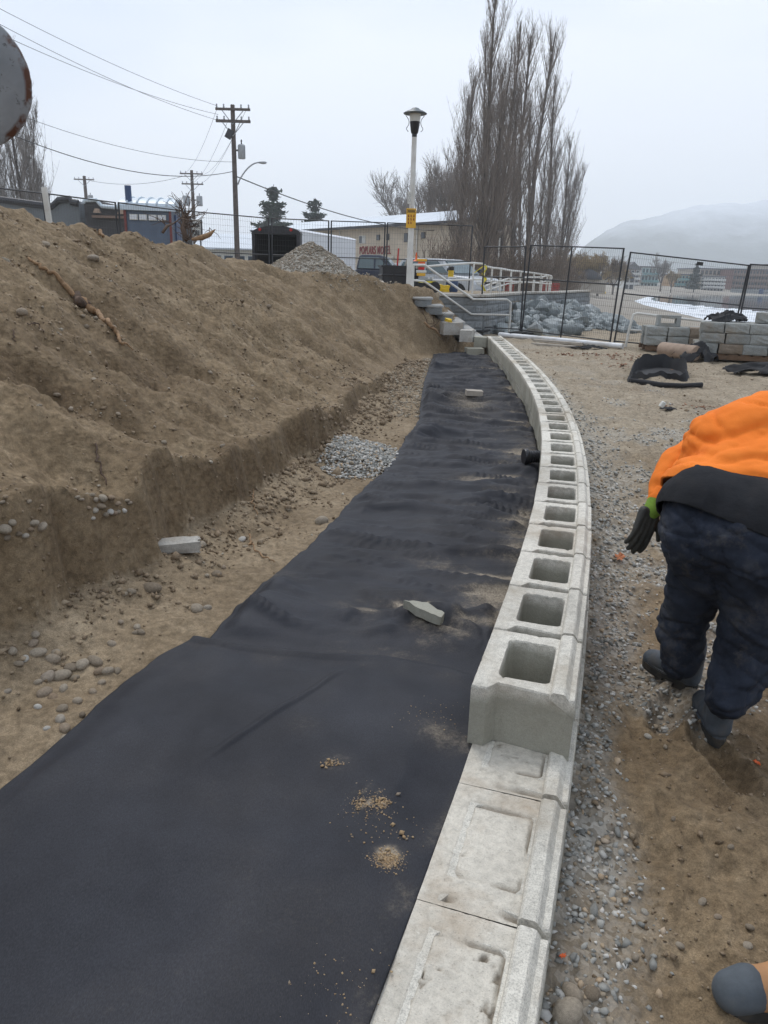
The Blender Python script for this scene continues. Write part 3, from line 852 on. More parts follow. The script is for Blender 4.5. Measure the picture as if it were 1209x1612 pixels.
# ============================================================ the retaining wall
BL, BW, BH = .427, .325, .216
def block_mesh(name, seed, filled=False, L=BL):
    r_ = np.random.default_rng(seed)
    g = .003
    out = [(0, g), (.060, g), (.0605, .050), (.262, .026), (.30, .010), (BW, .014), (BW, L - g), (0, L - g)]
    cx, cy = .155, L * .53
    hx, hy = .083, L * .315
    cr = .022
    def ray_poly(poly, a):
        dx, dy = cos(a), sin(a); best = None
        for i in range(len(poly)):
            x1, y1 = poly[i][0] - cx, poly[i][1] - cy; x2, y2 = poly[(i + 1) % len(poly)][0] - cx, poly[(i + 1) % len(poly)][1] - cy
            ex, ey = x2 - x1, y2 - y1
            den = dx * ey - dy * ex
            if abs(den) < 1e-9: continue
            t_ = (x1 * ey - y1 * ex) / den; s_ = (x1 * dy - y1 * dx) / den
            if t_ > 0 and -1e-6 <= s_ <= 1 + 1e-6: best = t_ if best is None else max(best, t_)
        return best
    hole = []
    for sx, sy in ((1, -1), (1, 1), (-1, 1), (-1, -1)):
        for q in range(5):
            a0 = {(1, -1): -pi / 2, (1, 1): 0, (-1, 1): pi / 2, (-1, -1): pi}[(sx, sy)]
            a = a0 + q / 4 * pi / 2
            hole.append((cx + sx * (hx - cr) + cr * cos(a), cy + sy * (hy - cr) + cr * sin(a)))
    angs = sorted(set([round(math.atan2(p[1] - cy, p[0] - cx), 5) for p in out + hole] + [round(-pi + 2 * pi * k / 72, 5) for k in range(72)]))
    a2 = [angs[0]]
    for a in angs[1:]:
        if a - a2[-1] > .012 or any(abs(a - round(math.atan2(p[1] - cy, p[0] - cx), 5)) < 1e-6 for p in out): a2.append(a)
    angs = a2; n = len(angs)
    O = np.array([(cx + cos(a) * ray_poly(out, a), cy + sin(a) * ray_poly(out, a)) for a in angs])
    Hh = np.array([(cx + cos(a) * ray_poly(hole, a), cy + sin(a) * ray_poly(hole, a)) for a in angs])
    lipz = lambda x: 0.0
    rings = []
    C_ = np.array([cx, cy])
    def ring(xy, z, jit=.0):
        zz = np.full(n, z, float)
        rings.append(np.column_stack([xy, zz]))
    # outer skin from bottom to top, over the top, down the core
    for z in (0.0, BH * .33, BH * .66, BH - .006): ring(O, z)
    ring(O + (C_ - O) * .018, BH)
    for f in (.25, .5, .75): ring(O * (1 - f) + Hh * f, BH)
    ring(Hh + (Hh - C_) * .02, BH)
    ring(Hh, BH - .005)
    for z in (BH * .6, BH * .3, 0.0): ring(Hh - (Hh - C_) * (.07 * (1 - z / BH)), z)
    V = np.concatenate(rings); m = len(rings)
    nz = fbm(V[:, 0] * 30 + seed, V[:, 1] * 30 + V[:, 2] * 21, 3, seed)
    dirx = V[:, :2] - C_
    V[:, :2] += dirx * (nz * .006)[:, None]
    top = V[:, 2] > BH - .001
    V[top, 2] += nz[top] * .0014
    # chipped arrises
    edge = np.zeros(len(V), bool); edge[3 * n:5 * n] = True; edge[8 * n:10 * n] = True
    chip = np.maximum(0, fbm(V[:, 0] * 40, V[:, 1] * 40, 2, seed + 9) - .38) * .022
    V[edge, 2] -= chip[edge]
    Fs = []
    for k in range(m - 1):
        for i in range(n):
            j = (i + 1) % n
            Fs.append((k * n + i, k * n + j, (k + 1) * n + j, (k + 1) * n + i))
    mb = MB(); mb.add(V, Fs)
    # raised lip along the outer edge with its weathered bevel, divided so that it can be uneven
    ns = 14; pf = [(.246, -.004), (.250, .014), (.256, .020), (.288, .021), (.294, .017), (BW + .002, -.030), (BW + .004, -.060)]
    lv = []; lf = []
    for i in range(ns + 1):
        yy = g + .006 + (L - 2 * g - .008) * i / ns
        for (x_, z_) in pf:
            w = float(fbm(yy * 25, x_ * 40, 2, seed + 4))
            lv.append((x_ + .0014 * w, yy, BH + z_ + (.0018 * w if z_ > 0 else 0)))
    k = len(pf)
    for i in range(ns):
        for j in range(k - 1):
            lf.append((i * k + j, i * k + j + 1, (i + 1) * k + j + 1, (i + 1) * k + j))
    lf.append(tuple(range(k))[::-1]); lf.append(tuple(range(ns * k, ns * k + k)))
    mb.add(lv, lf)
    me = bpy.data.meshes.new(name); me.from_pydata(mb.v, [], mb.f)
    bm = bmesh.new(); bm.from_mesh(me); bmesh.ops.recalc_face_normals(bm, faces=bm.faces); bm.to_mesh(me); bm.free()
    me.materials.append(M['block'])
    me.shade_smooth(); me.set_sharp_from_angle(angle=R(22))
    return me
def fill_mesh(name, seed, L):
    """concrete poured into the core and smeared over the top, with the outline of the core showing"""
    nx, ny = 60, 84
    xs = np.linspace(.002, .249, nx); ys = np.linspace(-.0035, L - .001, ny)
    X, Y = np.meshgrid(xs, ys, indexing='ij')
    cx, cy = .150, L * .53; hx, hy = .088, L * .30
    q = np.maximum(np.abs(X - cx) - hx, np.abs(Y - cy) - hy)
    n1 = fbm(X * 26 + seed, Y * 26, 4, seed + 20); n2 = fbm(X * 70, Y * 70, 3, seed + 21); n0 = fbm(X * 7, Y * 7, 3, seed + 22)
    Z = BH + .0016 + .0008 * n1
    groove = np.exp(-(q / .0065) ** 2) * np.clip(.75 + 1.8 * n0, 0, 1)
    Z = Z - .012 * groove
    inn = q < -.002
    Z = np.where(inn, Z + .0022 * n0 + .0012 * n1, Z)
    pit = np.maximum(0, n1 + .5 * n2 - .30) * np.where(inn, sst(.0, .5, n0 + .2 * (Y - cy) / hy), .15)
    Z = Z - .020 * pit
    slot = np.exp(-((Y - .020 - .02 * (.25 - X)) / .011) ** 2) * sst(.045, .075, X) * np.clip(.5 + n0 * 1.5, 0, 1)
    Z = Z - .013 * slot
    k = (np.arange(nx - 1)[:, None] * ny + np.arange(ny - 1)[None, :]).ravel()
    Q = np.stack([k, k + ny, k + ny + 1, k + 1], 1)
    me = fast_mesh(name, np.stack([X.ravel(), Y.ravel(), Z.ravel()], 1), Q)
    add_attr(me, 'dirt', np.clip(groove * .9 + pit * 2.2 + slot, 0, 1))
    me.materials.append(M['fill']); me.shade_smooth()
    return me

wall = thing('retaining_wall', (0, 0, 0), 'curving concrete block retaining wall with open hollow cores beside the black fabric', 'retaining wall')
_s = np.r_[0, np.cumsum(np.hypot(np.diff(_wy), np.diff(_wx)))]
def at_s(s):
    y = float(np.interp(s, _s, _wy)); y2 = float(np.interp(s + BL, _s, _wy))
    x, x2 = float(xin(y)), float(xin(y2))
    return x, y, math.atan2(-(x2 - x), y2 - y)
ups = [block_mesh('concrete_block', k) for k in range(4)]
LL = .462
lows = [block_mesh('concrete_block', 10 + k, L=LL) for k in range(2)]
fills = [fill_mesh('concrete_fill', 30 + k, LL) for k in range(3)]
s0 = float(np.interp(2.085, _wy, _s)); s1 = float(np.interp(16.35, _wy, _s))
s = s0; i = 0
while s < s1:
    x, y, a = at_s(s)
    o = bpy.data.objects.new('concrete_block', ups[i % 4]); col.objects.link(o); o.parent = wall
    o.location = (x + random.uniform(-.002, .002), y, .134 + .003 + random.uniform(-.001, .001)); o.rotation_euler = (0, 0, a + random.uniform(-.006, .006))
    s += BL + .004; i += 1
js = float(np.interp(1.47, _wy, _s)) - .02
s = js - 7 * (LL + .004); i = 0
while s < s1:
    x, y, a = at_s(s)
    o = bpy.data.objects.new('concrete_block', lows[i % 2]); col.objects.link(o); o.parent = wall
    dx = .016
    o.location = (x + dx * cos(a), y + dx * sin(a), -.082); o.rotation_euler = (0, 0, a + random.uniform(-.004, .004))
    if y < 2.2:
        q = bpy.data.objects.new('concrete_fill', fills[i % 3]); col.objects.link(q); q.parent = o
    s += LL + .004; i += 1
# ============================================================ plainer materials
M['white_paint'] = plain('white_paint', (.66, .65, .61), .5, .10, 3, .08, dirt=(.40, .36, .30))
M['black_steel'] = plain('black_steel', (.022, .023, .026), .45, .2, 10, .1)
M['wire'] = plain('fence_wire', (.045, .047, .05), .5, .2, 10, .1)
M['galv'] = plain('grey_metal', (.36, .38, .40), .45, .15, 4, .1, metal=.3)
M['wood_pole'] = plain('weathered_pole_wood', (.115, .095, .085), .9, .3, 6, .5)
M['bark'] = plain('poplar_bark', (.10, .083, .072), .95, .35, 3, .8, bd=.03)
M['twig'] = plain('poplar_twigs', (.215, .178, .15), .95, .25, .6, .1)
M['twig_grey'] = plain('grey_twigs', (.27, .245, .225), .95, .2, .6, .1)
M['willow'] = plain('yellow_willow_strands', (.30, .215, .10), .95, .3, .5, .1)
M['brush'] = plain('brown_brush', (.19, .145, .11), .95, .3, .7, .1)
M['needle'] = plain('pine_needles', (.030, .048, .034), .9, .35, 1.5, .1)
M['stucco'] = plain('tan_stucco', (.54, .46, .36), .9, .10, .8, .3, dirt=(.46, .39, .30))
M['roof'] = None
t = NT('ribbed_metal_roof')
wv = t.n.new('ShaderNodeTexWave'); wv.inputs['Scale'].default_value = 2.2; wv.bands_direction = 'X'
t.l.new(t.tc.outputs['Object'], wv.inputs['Vector'])
rb = t.ramp(wv.outputs['Fac'], [(.0, (.40, .46, .53)), (.25, (.60, .66, .72)), (1, (.64, .69, .74))])
M['roof'] = t.fin(t.mix(rb, t.ramp(t.noise(.6, 4, .6), [(.3, (.85, .85, .85)), (.7, (1.05, 1.05, 1.05))]), .8, 'MULTIPLY'), .45, t.bump(wv.outputs['Fac'], .4, .03))
M['dark_trim'] = plain('dark_trim', (.035, .035, .04), .6)
M['glass'] = plain('window_glass', (.05, .06, .07), .12, .2, 2, 0.0)
M['car_glass'] = plain('car_window_glass', (.10, .14, .15), .08, .15, 2, 0.0)
M['red_letter'] = plain('red_letters', (.22, .012, .012), .6)
M['ink'] = plain('black_letters', (.02, .02, .02), .6)
M['sign_white'] = plain('sign_white', (.62, .61, .56), .5, .08, 5)
M['sign_yellow'] = plain('sign_yellow', (.72, .40, .03), .5, .1, 6)
M['navy_paint'] = plain('dark_blue_car_paint', (.018, .026, .052), .22, .15, 2, .02, dirt=(.06, .055, .05))
M['silver_paint'] = plain('silver_car_paint', (.46, .48, .50), .3, .08, 2, .02)
M['rubber'] = plain('black_rubber', (.02, .02, .02), .85)
M['rim'] = plain('wheel_rim', (.35, .35, .36), .35, metal=.6)
M['lampglass'] = plain('headlight_lens', (.6, .6, .58), .15)
M['tail_red'] = plain('red_lens', (.45, .02, .015), .2)
M['orange'] = plain('orange_plastic', (.70, .12, .02), .5)
M['yellow'] = plain('yellow_paint', (.72, .48, .02), .5, .15, 5)
M['tape'] = plain('caution_tape', (.75, .62, .02), .45)
M['black_plastic'] = plain('black_plastic', (.012, .012, .015), .38, .3, 5, .12)
M['trailer_white'] = plain('trailer_white', (.66, .68, .71), .35, .05, 1, .02)
M['dark_inside'] = plain('dark_interior', (.012, .012, .013), .8)
M['blue_plastic'] = plain('blue_plastic', (.035, .07, .16), .45)
M['toilet_blue'] = plain('toilet_cabin_blue', (.085, .115, .165), .5, .12, 2)
M['toilet_roof'] = plain('toilet_cabin_roof', (.52, .60, .66), .4, .06, 2)
M['red_trim'] = plain('red_trim', (.16, .035, .03), .5)
M['shed_grey'] = plain('grey_stucco', (.155, .17, .18), .9, .08, .8, .3)
M['shed_dark'] = plain('dark_grey_stucco', (.050, .048, .05), .9, .15, .8, .3)
M['pvc'] = plain('white_pvc', (.70, .71, .72), .4, .06, 5, .05, dirt=(.4, .36, .3))
M['timber'] = plain('weathered_timber', (.36, .32, .27), .85, .2, 7, .5)
M['cardboard'] = plain('brown_tube', (.32, .235, .175), .85, .2, 9, .3)
M['pallet'] = plain('pallet_wood', (.14, .085, .05), .9, .3, 9, .4)
M['root'] = plain('root_wood', (.27, .165, .085), .85, .35, 30, .8, bd=.006)
M['root_dark'] = plain('dark_root', (.10, .065, .045), .9, .3, 20, .8)
M['dry_grass'] = plain('dry_leaf', (.24, .12, .065), .8, .4, 20)
M['copper_leaf'] = plain('fallen_leaf', (.42, .15, .06), .75, .35, 25)
M['teal'] = plain('teal_trim', (.16, .33, .34), .6)
M['beige_wall'] = plain('beige_wall', (.36, .32, .27), .9, .1, .2)
M['white_wall'] = plain('white_wall', (.55, .55, .53), .9, .08, .2)
M['brown_wall'] = plain('brown_wall', (.20, .14, .11), .9, .12, .2)
M['red_wall'] = plain('red_brown_wall', (.155, .075, .062), .9, .12, .2)
M['ochre_wall'] = plain('ochre_wall', (.40, .25, .12), .9, .1, .2)
M['dark_roof'] = plain('dark_roof', (.11, .11, .12), .8)
t = NT('rusty_disc_metal')
g1 = t.ramp(t.noise(3.0, 5, .65), [(.3, (.19, .205, .22)), (.7, (.34, .355, .37))])
g1 = t.mix(g1, (.05, .045, .045), t.ramp(t.noise(26, 4, .75), [(.60, 0.0), (.68, .8)]))
edge = t.ramp(t.attr('edge'), [(.45, 0.0), (.75, 1.0)])
rs = t.math('MULTIPLY', edge, t.ramp(t.noise(9, 4, .7), [(.42, 0.0), (.52, 1.0)]))
M['disc'] = t.fin(t.mix(g1, (.10, .038, .02), rs), .5, t.bump(t.noise(30, 4, .6), .3, .003), metal=.15)
# ============================================================ bare trees
class TR:
    """many thin tapered three-sided sticks, joined; points kept in numpy"""
    def __init__(s): s.seg = []
    def line(s, pts, r0, r1):
        n = len(pts) - 1
        for i in range(n):
            s.seg.append((*pts[i], *pts[i + 1], r0 + (r1 - r0) * i / n, r0 + (r1 - r0) * (i + 1) / n))
    def build(s, name, mat, parent, sides=3):
        A = np.array(s.seg); a, b, ra, rb_ = A[:, :3], A[:, 3:6], A[:, 6], A[:, 7]
        t_ = b - a; t_ /= np.linalg.norm(t_, axis=1)[:, None] + 1e-9
        ref = np.where(np.abs(t_[:, 2:3]) > .8, np.array([[1, 0, 0]]), np.array([[0, 0, 1]]))
        u = np.cross(t_, ref); u /= np.linalg.norm(u, axis=1)[:, None] + 1e-9; w = np.cross(t_, u)
        V = []
        for k in range(sides):
            an = 2 * pi * k / sides
            o_ = u * cos(an) + w * sin(an)
            V.append(a + o_ * ra[:, None]); V.append(b + o_ * rb_[:, None])
        V = np.stack(V, 1).reshape(-1, 3); n = len(A); base = (np.arange(n) * 2 * sides)[:, None]
        Q = []
        for k in range(sides):
            j = (k + 1) % sides
            Q.append(base + np.array([[2 * k, 2 * j, 2 * j + 1, 2 * k + 1]]))
        Q = np.stack(Q, 1).reshape(-1, 4)
        return link(name, fast_mesh(name, V, Q), mat, parent)
def curve(p, d, L, n, up, wob, r_):
    pts = [tuple(p)]; p = np.array(p, float); d = np.array(d, float)
    for i in range(n):
        d = d + np.array([0, 0, up]) / n + r_.normal(0, wob, 3)
        d /= np.linalg.norm(d)
        p = p + d * L / n; pts.append(tuple(p))
    return pts, d
def poplar(loc, h, seed, label, group, nb=75, leaders=3, tw=1.0, width=.16, name='poplar_tree', mat='twig'):
    r_ = np.random.default_rng(seed)
    root = thing(name, loc, label, 'tree', group)
    tr, cr = TR(), TR()
    trunks = []
    for k in range(leaders):
        a = r_.uniform(0, 2 * pi); lean = .0 if k == 0 else r_.uniform(.04, .10)
        hh = h * (1 if k == 0 else r_.uniform(.68, .95))
        pts, _ = curve((r_.normal(0, .15) * (k > 0), r_.normal(0, .15) * (k > 0), -.3), (cos(a) * lean * 2, sin(a) * lean * 2, 1), hh, 14, .35, .018, r_)
        r0 = h * (.0135 if k == 0 else .008)
        tr.line(pts, r0, r0 * .18); trunks.append((pts, hh, r0))
    for pts, hh, r0 in trunks:
        P_ = np.array(pts)
        for i in range(int(nb * (1 if hh == h else .6))):
            f = r_.uniform(.06, .97) ** 1.0
            k = f * (len(P_) - 1); k0 = int(min(k, len(P_) - 2)); p = P_[k0] + (P_[k0 + 1] - P_[k0]) * (k - k0)
            a = r_.uniform(0, 2 * pi); th = r_.uniform(.30, .75) * (1.1 - .4 * f)
            L = hh * (.10 + width * 1.75 * (1 - f) ** .7) * r_.uniform(.6, 1.15)
            L = min(L, (hh * 1.0 - p[2]) * 1.02 + .4)
            b, d = curve(p, (sin(th) * cos(a), sin(th) * sin(a), cos(th)), L, 6, .75, .05, r_)
            rb_ = r0 * .26 * (1 - .6 * f) + .006
            cr.line(b, rb_, .010 * tw)
            B = np.array(b)
            for q in range(int(6 + L * 2.6)):
                g_ = r_.uniform(.15, 1.0) * (len(B) - 1.001); g0 = int(g_); p2 = B[g0] + (B[g0 + 1] - B[g0]) * (g_ - g0)
                a2 = r_.uniform(0, 2 * pi); th2 = r_.uniform(.2, .6)
                L2 = r_.uniform(.35, 1.0) * L * .38 + .25
                c_, _ = curve(p2, (sin(th2) * cos(a2), sin(th2) * sin(a2), cos(th2)), L2, 3, .5, .08, r_)
                cr.line(c_, .011 * tw, .006 * tw)
                C3 = np.array(c_)
                for z in range(3):
                    p3 = C3[r_.integers(0, 3)] + 0; a3 = r_.uniform(0, 2 * pi); th3 = r_.uniform(.2, .7); L3 = r_.uniform(.2, .55)
                    cr.line([tuple(p3), (p3[0] + L3 * sin(th3) * cos(a3), p3[1] + L3 * sin(th3) * sin(a3), p3[2] + L3 * cos(th3))], .007 * tw, .004 * tw)
    tr.build('trunk', M['bark'], root, 8); cr.build('crown', M[mat], root)
    return root
def round_tree(loc, h, seed, label, group=None, mat='twig_grey', name='bare_tree', spread=.9, tw=1.0, dens=1.0, droop=0.0):
    r_ = np.random.default_rng(seed)
    root = thing(name, loc, label, 'tree', group)
    tr, cr = TR(), TR()
    th0 = h * .22
    pts, d = curve((0, 0, -.3), (0, 0, 1), th0 + .3, 4, 0, .03, r_)
    tr.line(pts, h * .026, h * .020)
    def grow(p, d, L, r, lev):
        n = 4
        b, dd = curve(p, d, L, n, .28 if droop == 0 else (.2 if lev < 3 else -droop), .09, r_)
        (tr if lev == 0 else cr).line(b, r, r * .62)
        if lev >= 4: return
        B = np.array(b)
        nn = [5, 4, 4, 5][lev]
        for k in range(int(nn * (dens if lev > 1 else 1))):
            f = r_.uniform(.35, 1) * n * .999; i = int(f)
            q = B[i] + (B[i + 1] - B[i]) * (f - i)
            dv = dd + r_.normal(0, .42 * spread, 3) + np.array([0, 0, .10])
            dv /= np.linalg.norm(dv)
            grow(q, dv, L * r_.uniform(.55, .8), max(r * .5, .006 * tw), lev + 1)
    for k in range(6):
        a = 2 * pi * k / 6 + r_.uniform(-.4, .4); th = r_.uniform(.3, .95) * spread
        grow(pts[-1], (sin(th) * cos(a), sin(th) * sin(a), cos(th)), h * r_.uniform(.26, .36), h * .013, 0)
    tr.build('trunk', M['bark'], root, 7); cr.build('crown', M[mat], root)
    return root
def conifer(loc, h, seed, label, group=None, w=.24, airy=1.0):
    r_ = np.random.default_rng(seed)
    root = thing('conifer_tree', loc, label, 'tree', group)
    MB().tube([(0, 0, -.3), (0, 0, h * .5), (.1, 0, h)], [h * .02, h * .012, .03], 7).build('trunk', M['bark'], root)
    V = []; Fq = []
    n = int(5200 * airy)
    for i in range(n):
        f = r_.beta(1.1, 1.5)
        lay = np.floor(f * 13) / 13 + r_.normal(0, .012)
        z = h * (.16 + .84 * lay)
        a = (np.floor(r_.uniform(0, 6)) * 1.05 + lay * 41) + r_.normal(0, .28)
        rr = h * w * (1 - lay) ** .7 * (.55 + .45 * sin(lay * 50)) * r_.uniform(.15, 1) ** .6
        p = np.array([rr * cos(a), rr * sin(a), z + r_.normal(0, h * .012) - rr * .12])
        s = r_.uniform(.25, .6) * h * .05
        q = r_.normal(0, 1, (3, 3)) * s; q[:, 2] *= .55
        k = len(V); V.extend(list(p + q)); Fq.append((k, k + 1, k + 2))
    link('foliage', fast_mesh('foliage', V, Fq), M['needle'], root)
    return root

def gz(p): return float(H(np.array([p[0]]), np.array([p[1]]))[0])
def tree_at(px, t):
    p = P(px, 430, t); return (float(p[0]), float(p[1]), gz(p) - .05)
def hgt(px, py, t, base): return float(P(px, py, t)[2] - base)
# the poplar row: pixel column, distance, top of the tree in the photograph
row = [(744, 62, 118, 'leftmost tall bare poplar of the row, behind the right end of the tan motel', 3, .15),
       (777, 50, -14, 'tallest bare poplar with the thickest dark trunk, just left of the far lamp post', 4, .17),
       (806, 56, 18, 'second tallest bare poplar, its trunk just right of the far lamp post', 3, .14),
       (832, 62, 48, 'bare poplar in the middle of the row with slim upright crown', 2, .12),
       (852, 68, 38, 'bare poplar with pointed crown behind the end of the ramp railing', 3, .13),
       (880, 80, 128, 'shorter bare poplar right of the middle of the row', 3, .15),
       (905, 98, 222, 'smallest bare poplar at the right end of the row, next to the yellow willow', 4, .2)]
for i, (px, tt, py, lab, ld, wd) in enumerate(row):
    loc = tree_at(px - 26, tt); wd *= .85
    poplar(loc, hgt(px, py, tt, loc[2]), 100 + i, lab, 'bare poplars in a row behind the plaza', nb=60, leaders=ld, tw=.72, width=wd)
for i, (px, tt, py, lab) in enumerate([(52, 62, 92, 'tall bare poplar at the left edge behind the grey building'), (64, 72, 225, 'shorter bare poplar at the left edge, right of the taller one'), (4, 60, 140, 'bare poplar cut off by the left edge of the picture')]):
    loc = tree_at(px, tt)
    poplar(loc, hgt(px, py, tt, loc[2]), 140 + i, lab, 'bare poplars behind the grey building', nb=52, leaders=3, tw=1.1, width=.18, mat='twig_grey')
loc = tree_at(655, 104)
round_tree(loc, hgt(655, 236, 104, loc[2]), 7, 'wide bare tree rising behind the roof of the motel, left of the poplars', tw=3.0, spread=1.0)
loc = tree_at(712, 96)
round_tree(loc, hgt(712, 215, 96, loc[2]), 17, 'bare spreading tree between the lamp post and the poplars', tw=2.6, spread=.85, mat='twig')
loc = tree_at(915, 120)
w_ = round_tree(loc, hgt(915, 376, 120, loc[2]), 9, 'yellow-brown weeping willow right of the last poplar', mat='willow', name='willow_tree', spread=1.15, tw=3.8, droop=1.3, dens=1.5)
loc = tree_at(944, 128)
round_tree(loc, hgt(944, 384, 128, loc[2]), 19, 'dark bare bushy tree right of the yellow willow', mat='brush', spread=1.2, tw=3.5, dens=1.3)
loc = tree_at(968, 150)
round_tree(loc, hgt(968, 404, 150, loc[2]), 29, 'low yellowish tree behind the left end of the beach houses', mat='willow', spread=1.2, tw=4, dens=1.3)
loc = tree_at(1043, 205)
round_tree(loc, hgt(1043, 404, 205, loc[2]) * 1.05, 39, 'bare tree standing on the far beach between the white houses', tw=5, spread=.8, dens=.8)
loc = tree_at(1060, 202)
round_tree(loc, hgt(1060, 425, 202, loc[2]), 49, 'small bare tree right of the larger one on the far beach', mat='willow', tw=5, spread=.8, dens=.8)
for px, tt, py, lab, w in ((432, 112, 290, 'larger dark pine behind the motel roof', .42), (495, 125, 311, 'smaller dark pine behind the motel roof', .42)):
    loc = tree_at(px, tt)
    conifer(loc, hgt(px, py, tt, loc[2]), px, lab, 'two dark pines behind the motel', w=w)
loc = tree_at(1096, 215)
conifer(loc, hgt(1096, 413, 215, loc[2]), 5, 'dark pointed conifer on the far beach left of the beige hotel', w=.36, airy=1.1)
# brush under the poplars: low twiggy shrubs
def shrub(loc, h, w, seed, label, group, mat='brush', n=170, tw=1.0):
    r_ = np.random.default_rng(seed); root = thing('bare_shrub', loc, label, 'shrub', group); cr = TR()
    for i in range(n):
        a = r_.uniform(0, 2 * pi); th = abs(r_.normal(0, .5)); p = np.array([r_.normal(0, w * .22), r_.normal(0, w * .22), -.1])
        b, _ = curve(p, (sin(th) * cos(a), sin(th) * sin(a), cos(th)), h * r_.uniform(.5, 1.05), 4, .2, .12, r_)
        cr.line(b, .012 * tw, .005 * tw); B = np.array(b)
        for q in range(5):
            j = r_.integers(1, 5); a2 = r_.uniform(0, 2 * pi); L2 = h * r_.uniform(.12, .3)
            c_, _ = curve(B[j], (sin(.7) * cos(a2), sin(.7) * sin(a2), cos(.7)), L2, 2, .2, .15, r_); cr.line(c_, .007 * tw, .004 * tw)
    cr.build('branches', M[mat], root)
    return root
BR = ['leftmost bare brown bush, beside the right end of the motel', 'bare brown bush left of the thickest poplar trunk', 'bare brush right behind the far lamp post', 'bare brush at the foot of the middle poplars', 'bare brush between the middle poplar trunks, behind the ramp', 'bare brush behind the right end of the ramp railing', 'bare brown bush in front of the shorter right-hand poplar', 'bare brown bush at the foot of the smallest poplar', 'rightmost bare bush, in front of the yellow willow']
k = 0
for px, tt, hh, ww in ((724, 44, 3.2, 2.5), (752, 46, 2.6, 3), (790, 52, 3.0, 3.4), (822, 57, 3.4, 3.4), (842, 62, 3.2, 3.6), (866, 70, 3.6, 4), (890, 80, 4.2, 4.4), (900, 92, 3.0, 4)):
    loc = tree_at(px - 14, tt)
    shrub(loc, hh, ww, 200 + k, BR[k], 'brush under the poplars', tw=1.5 + tt / 60); k += 1
# ============================================================ far shore buildings
def far_building(px0, px1, pytop, tt, depth, wall, label, floors, bays, trim='white_wall', roof='flat', step=0, balc=True):
    a = P(px0, 440, tt); b = P(px1, 440, tt)
    base = gz(a) - .5 if tt < 190 else -1.0
    W = b[0] - a[0]; top = P((px0 + px1) / 2, pytop, tt)[2]; Hh = top - base
    root = thing('shore_building', ((a[0] + b[0]) / 2, a[1], base), label, 'building', 'buildings on the far shore')
    if roof == 'flat':
        MB().box((0, depth / 2, Hh / 2), (W, depth, Hh)).build('wall', M[wall], root)
        MB().box((0, depth / 2, Hh + .15), (W + .5, depth + .5, .35)).build('roof', M['dark_roof'], root)
    else:
        e = Hh * .72
        MB().box((0, depth / 2, e / 2), (W, depth, e)).build('wall', M[wall], root)
        MB().prism([(-W / 2 - .4, e + .003), (W / 2 + .4, e + .003), (0, Hh)], -.5, depth + .5, 'XZ').build('roof', M['dark_roof'], root)
        Hh = e
    fh = Hh / floors; bw = W / bays
    wm = MB().box((0, 0, 0), (bw * .5, .12, fh * .48)); first = wm.build('window', M['glass'], root)
    first.location = (-W / 2 + bw / 2, -.045, fh * .55)
    fr = MB().box((0, .02, 0), (bw * .5 + .3, .1, fh * .48 + .3)).build('frame', M[trim], first)
    for f in range(floors):
        for c in range(bays):
            if f == 0 and c == 0: continue
            o = first.copy(); col.objects.link(o); o.parent = root
            o.location = (-W / 2 + bw * (c + .5), -.045, fh * (f + .55))
            g = fr.copy(); col.objects.link(g); g.parent = o
    if balc:
        for f in range(1, floors):
            bm_ = MB().box((0, -.7, 0), (W * .96, 1.3, .18)).box((0, -1.3, .5), (W * .96, .08, .12)).box((0, -1.3, .3), (W * .96, .05, .35))
            o = bm_.build('balcony', M[trim], root); o.location = (0, 0, fh * f)
    return root
far_building(983, 1006, 412, 235, 10, 'brown_wall', 'brown gabled beach house at the left end of the far shore', 4, 3, 'white_wall', 'gable')
far_building(983, 999, 428, 205, 8, 'white_wall', 'small white gabled house in front of the brown one', 2, 2, 'dark_trim', 'gable', balc=False)
far_building(1009, 1036, 421, 240, 12, 'white_wall', 'white beach hotel with pale teal trim left of the bare tree', 3, 5, 'teal')
far_building(1062, 1089, 433, 240, 12, 'ochre_wall', 'ochre and teal low hotel left of the dark conifer', 3, 5, 'teal')
r1 = far_building(1104, 1141, 436, 232, 12, 'beige_wall', 'stepped pale hotel terraces in front of the big beige hotel', 4, 7, 'white_wall')
far_building(1101, 1152, 424, 250, 20, 'beige_wall', 'big beige flat-roofed hotel right of the dark conifer', 3, 8, 'brown_wall', balc=False)
far_building(1153, 1218, 425, 240, 22, 'red_wall', 'long red-brown hotel wing at the right edge of the picture', 4, 13, 'brown_wall')
far_building(1222, 1300, 418, 250, 22, 'beige_wall', 'beige hotel beyond the red-brown wing, outside the right edge', 4, 10, 'white_wall')
far_building(1040, 1062, 436, 255, 12, 'white_wall', 'low white building behind the bare trees of the far shore', 2, 4, 'dark_trim')
far_building(905, 926, 440, 150, 8, 'white_wall', 'low white house behind the yellow willow', 1, 3, 'dark_trim', balc=False)
far_building(928, 980, 432, 270, 12, 'beige_wall', 'low pale buildings behind the dark bushy tree', 2, 8, 'brown_wall', balc=False)
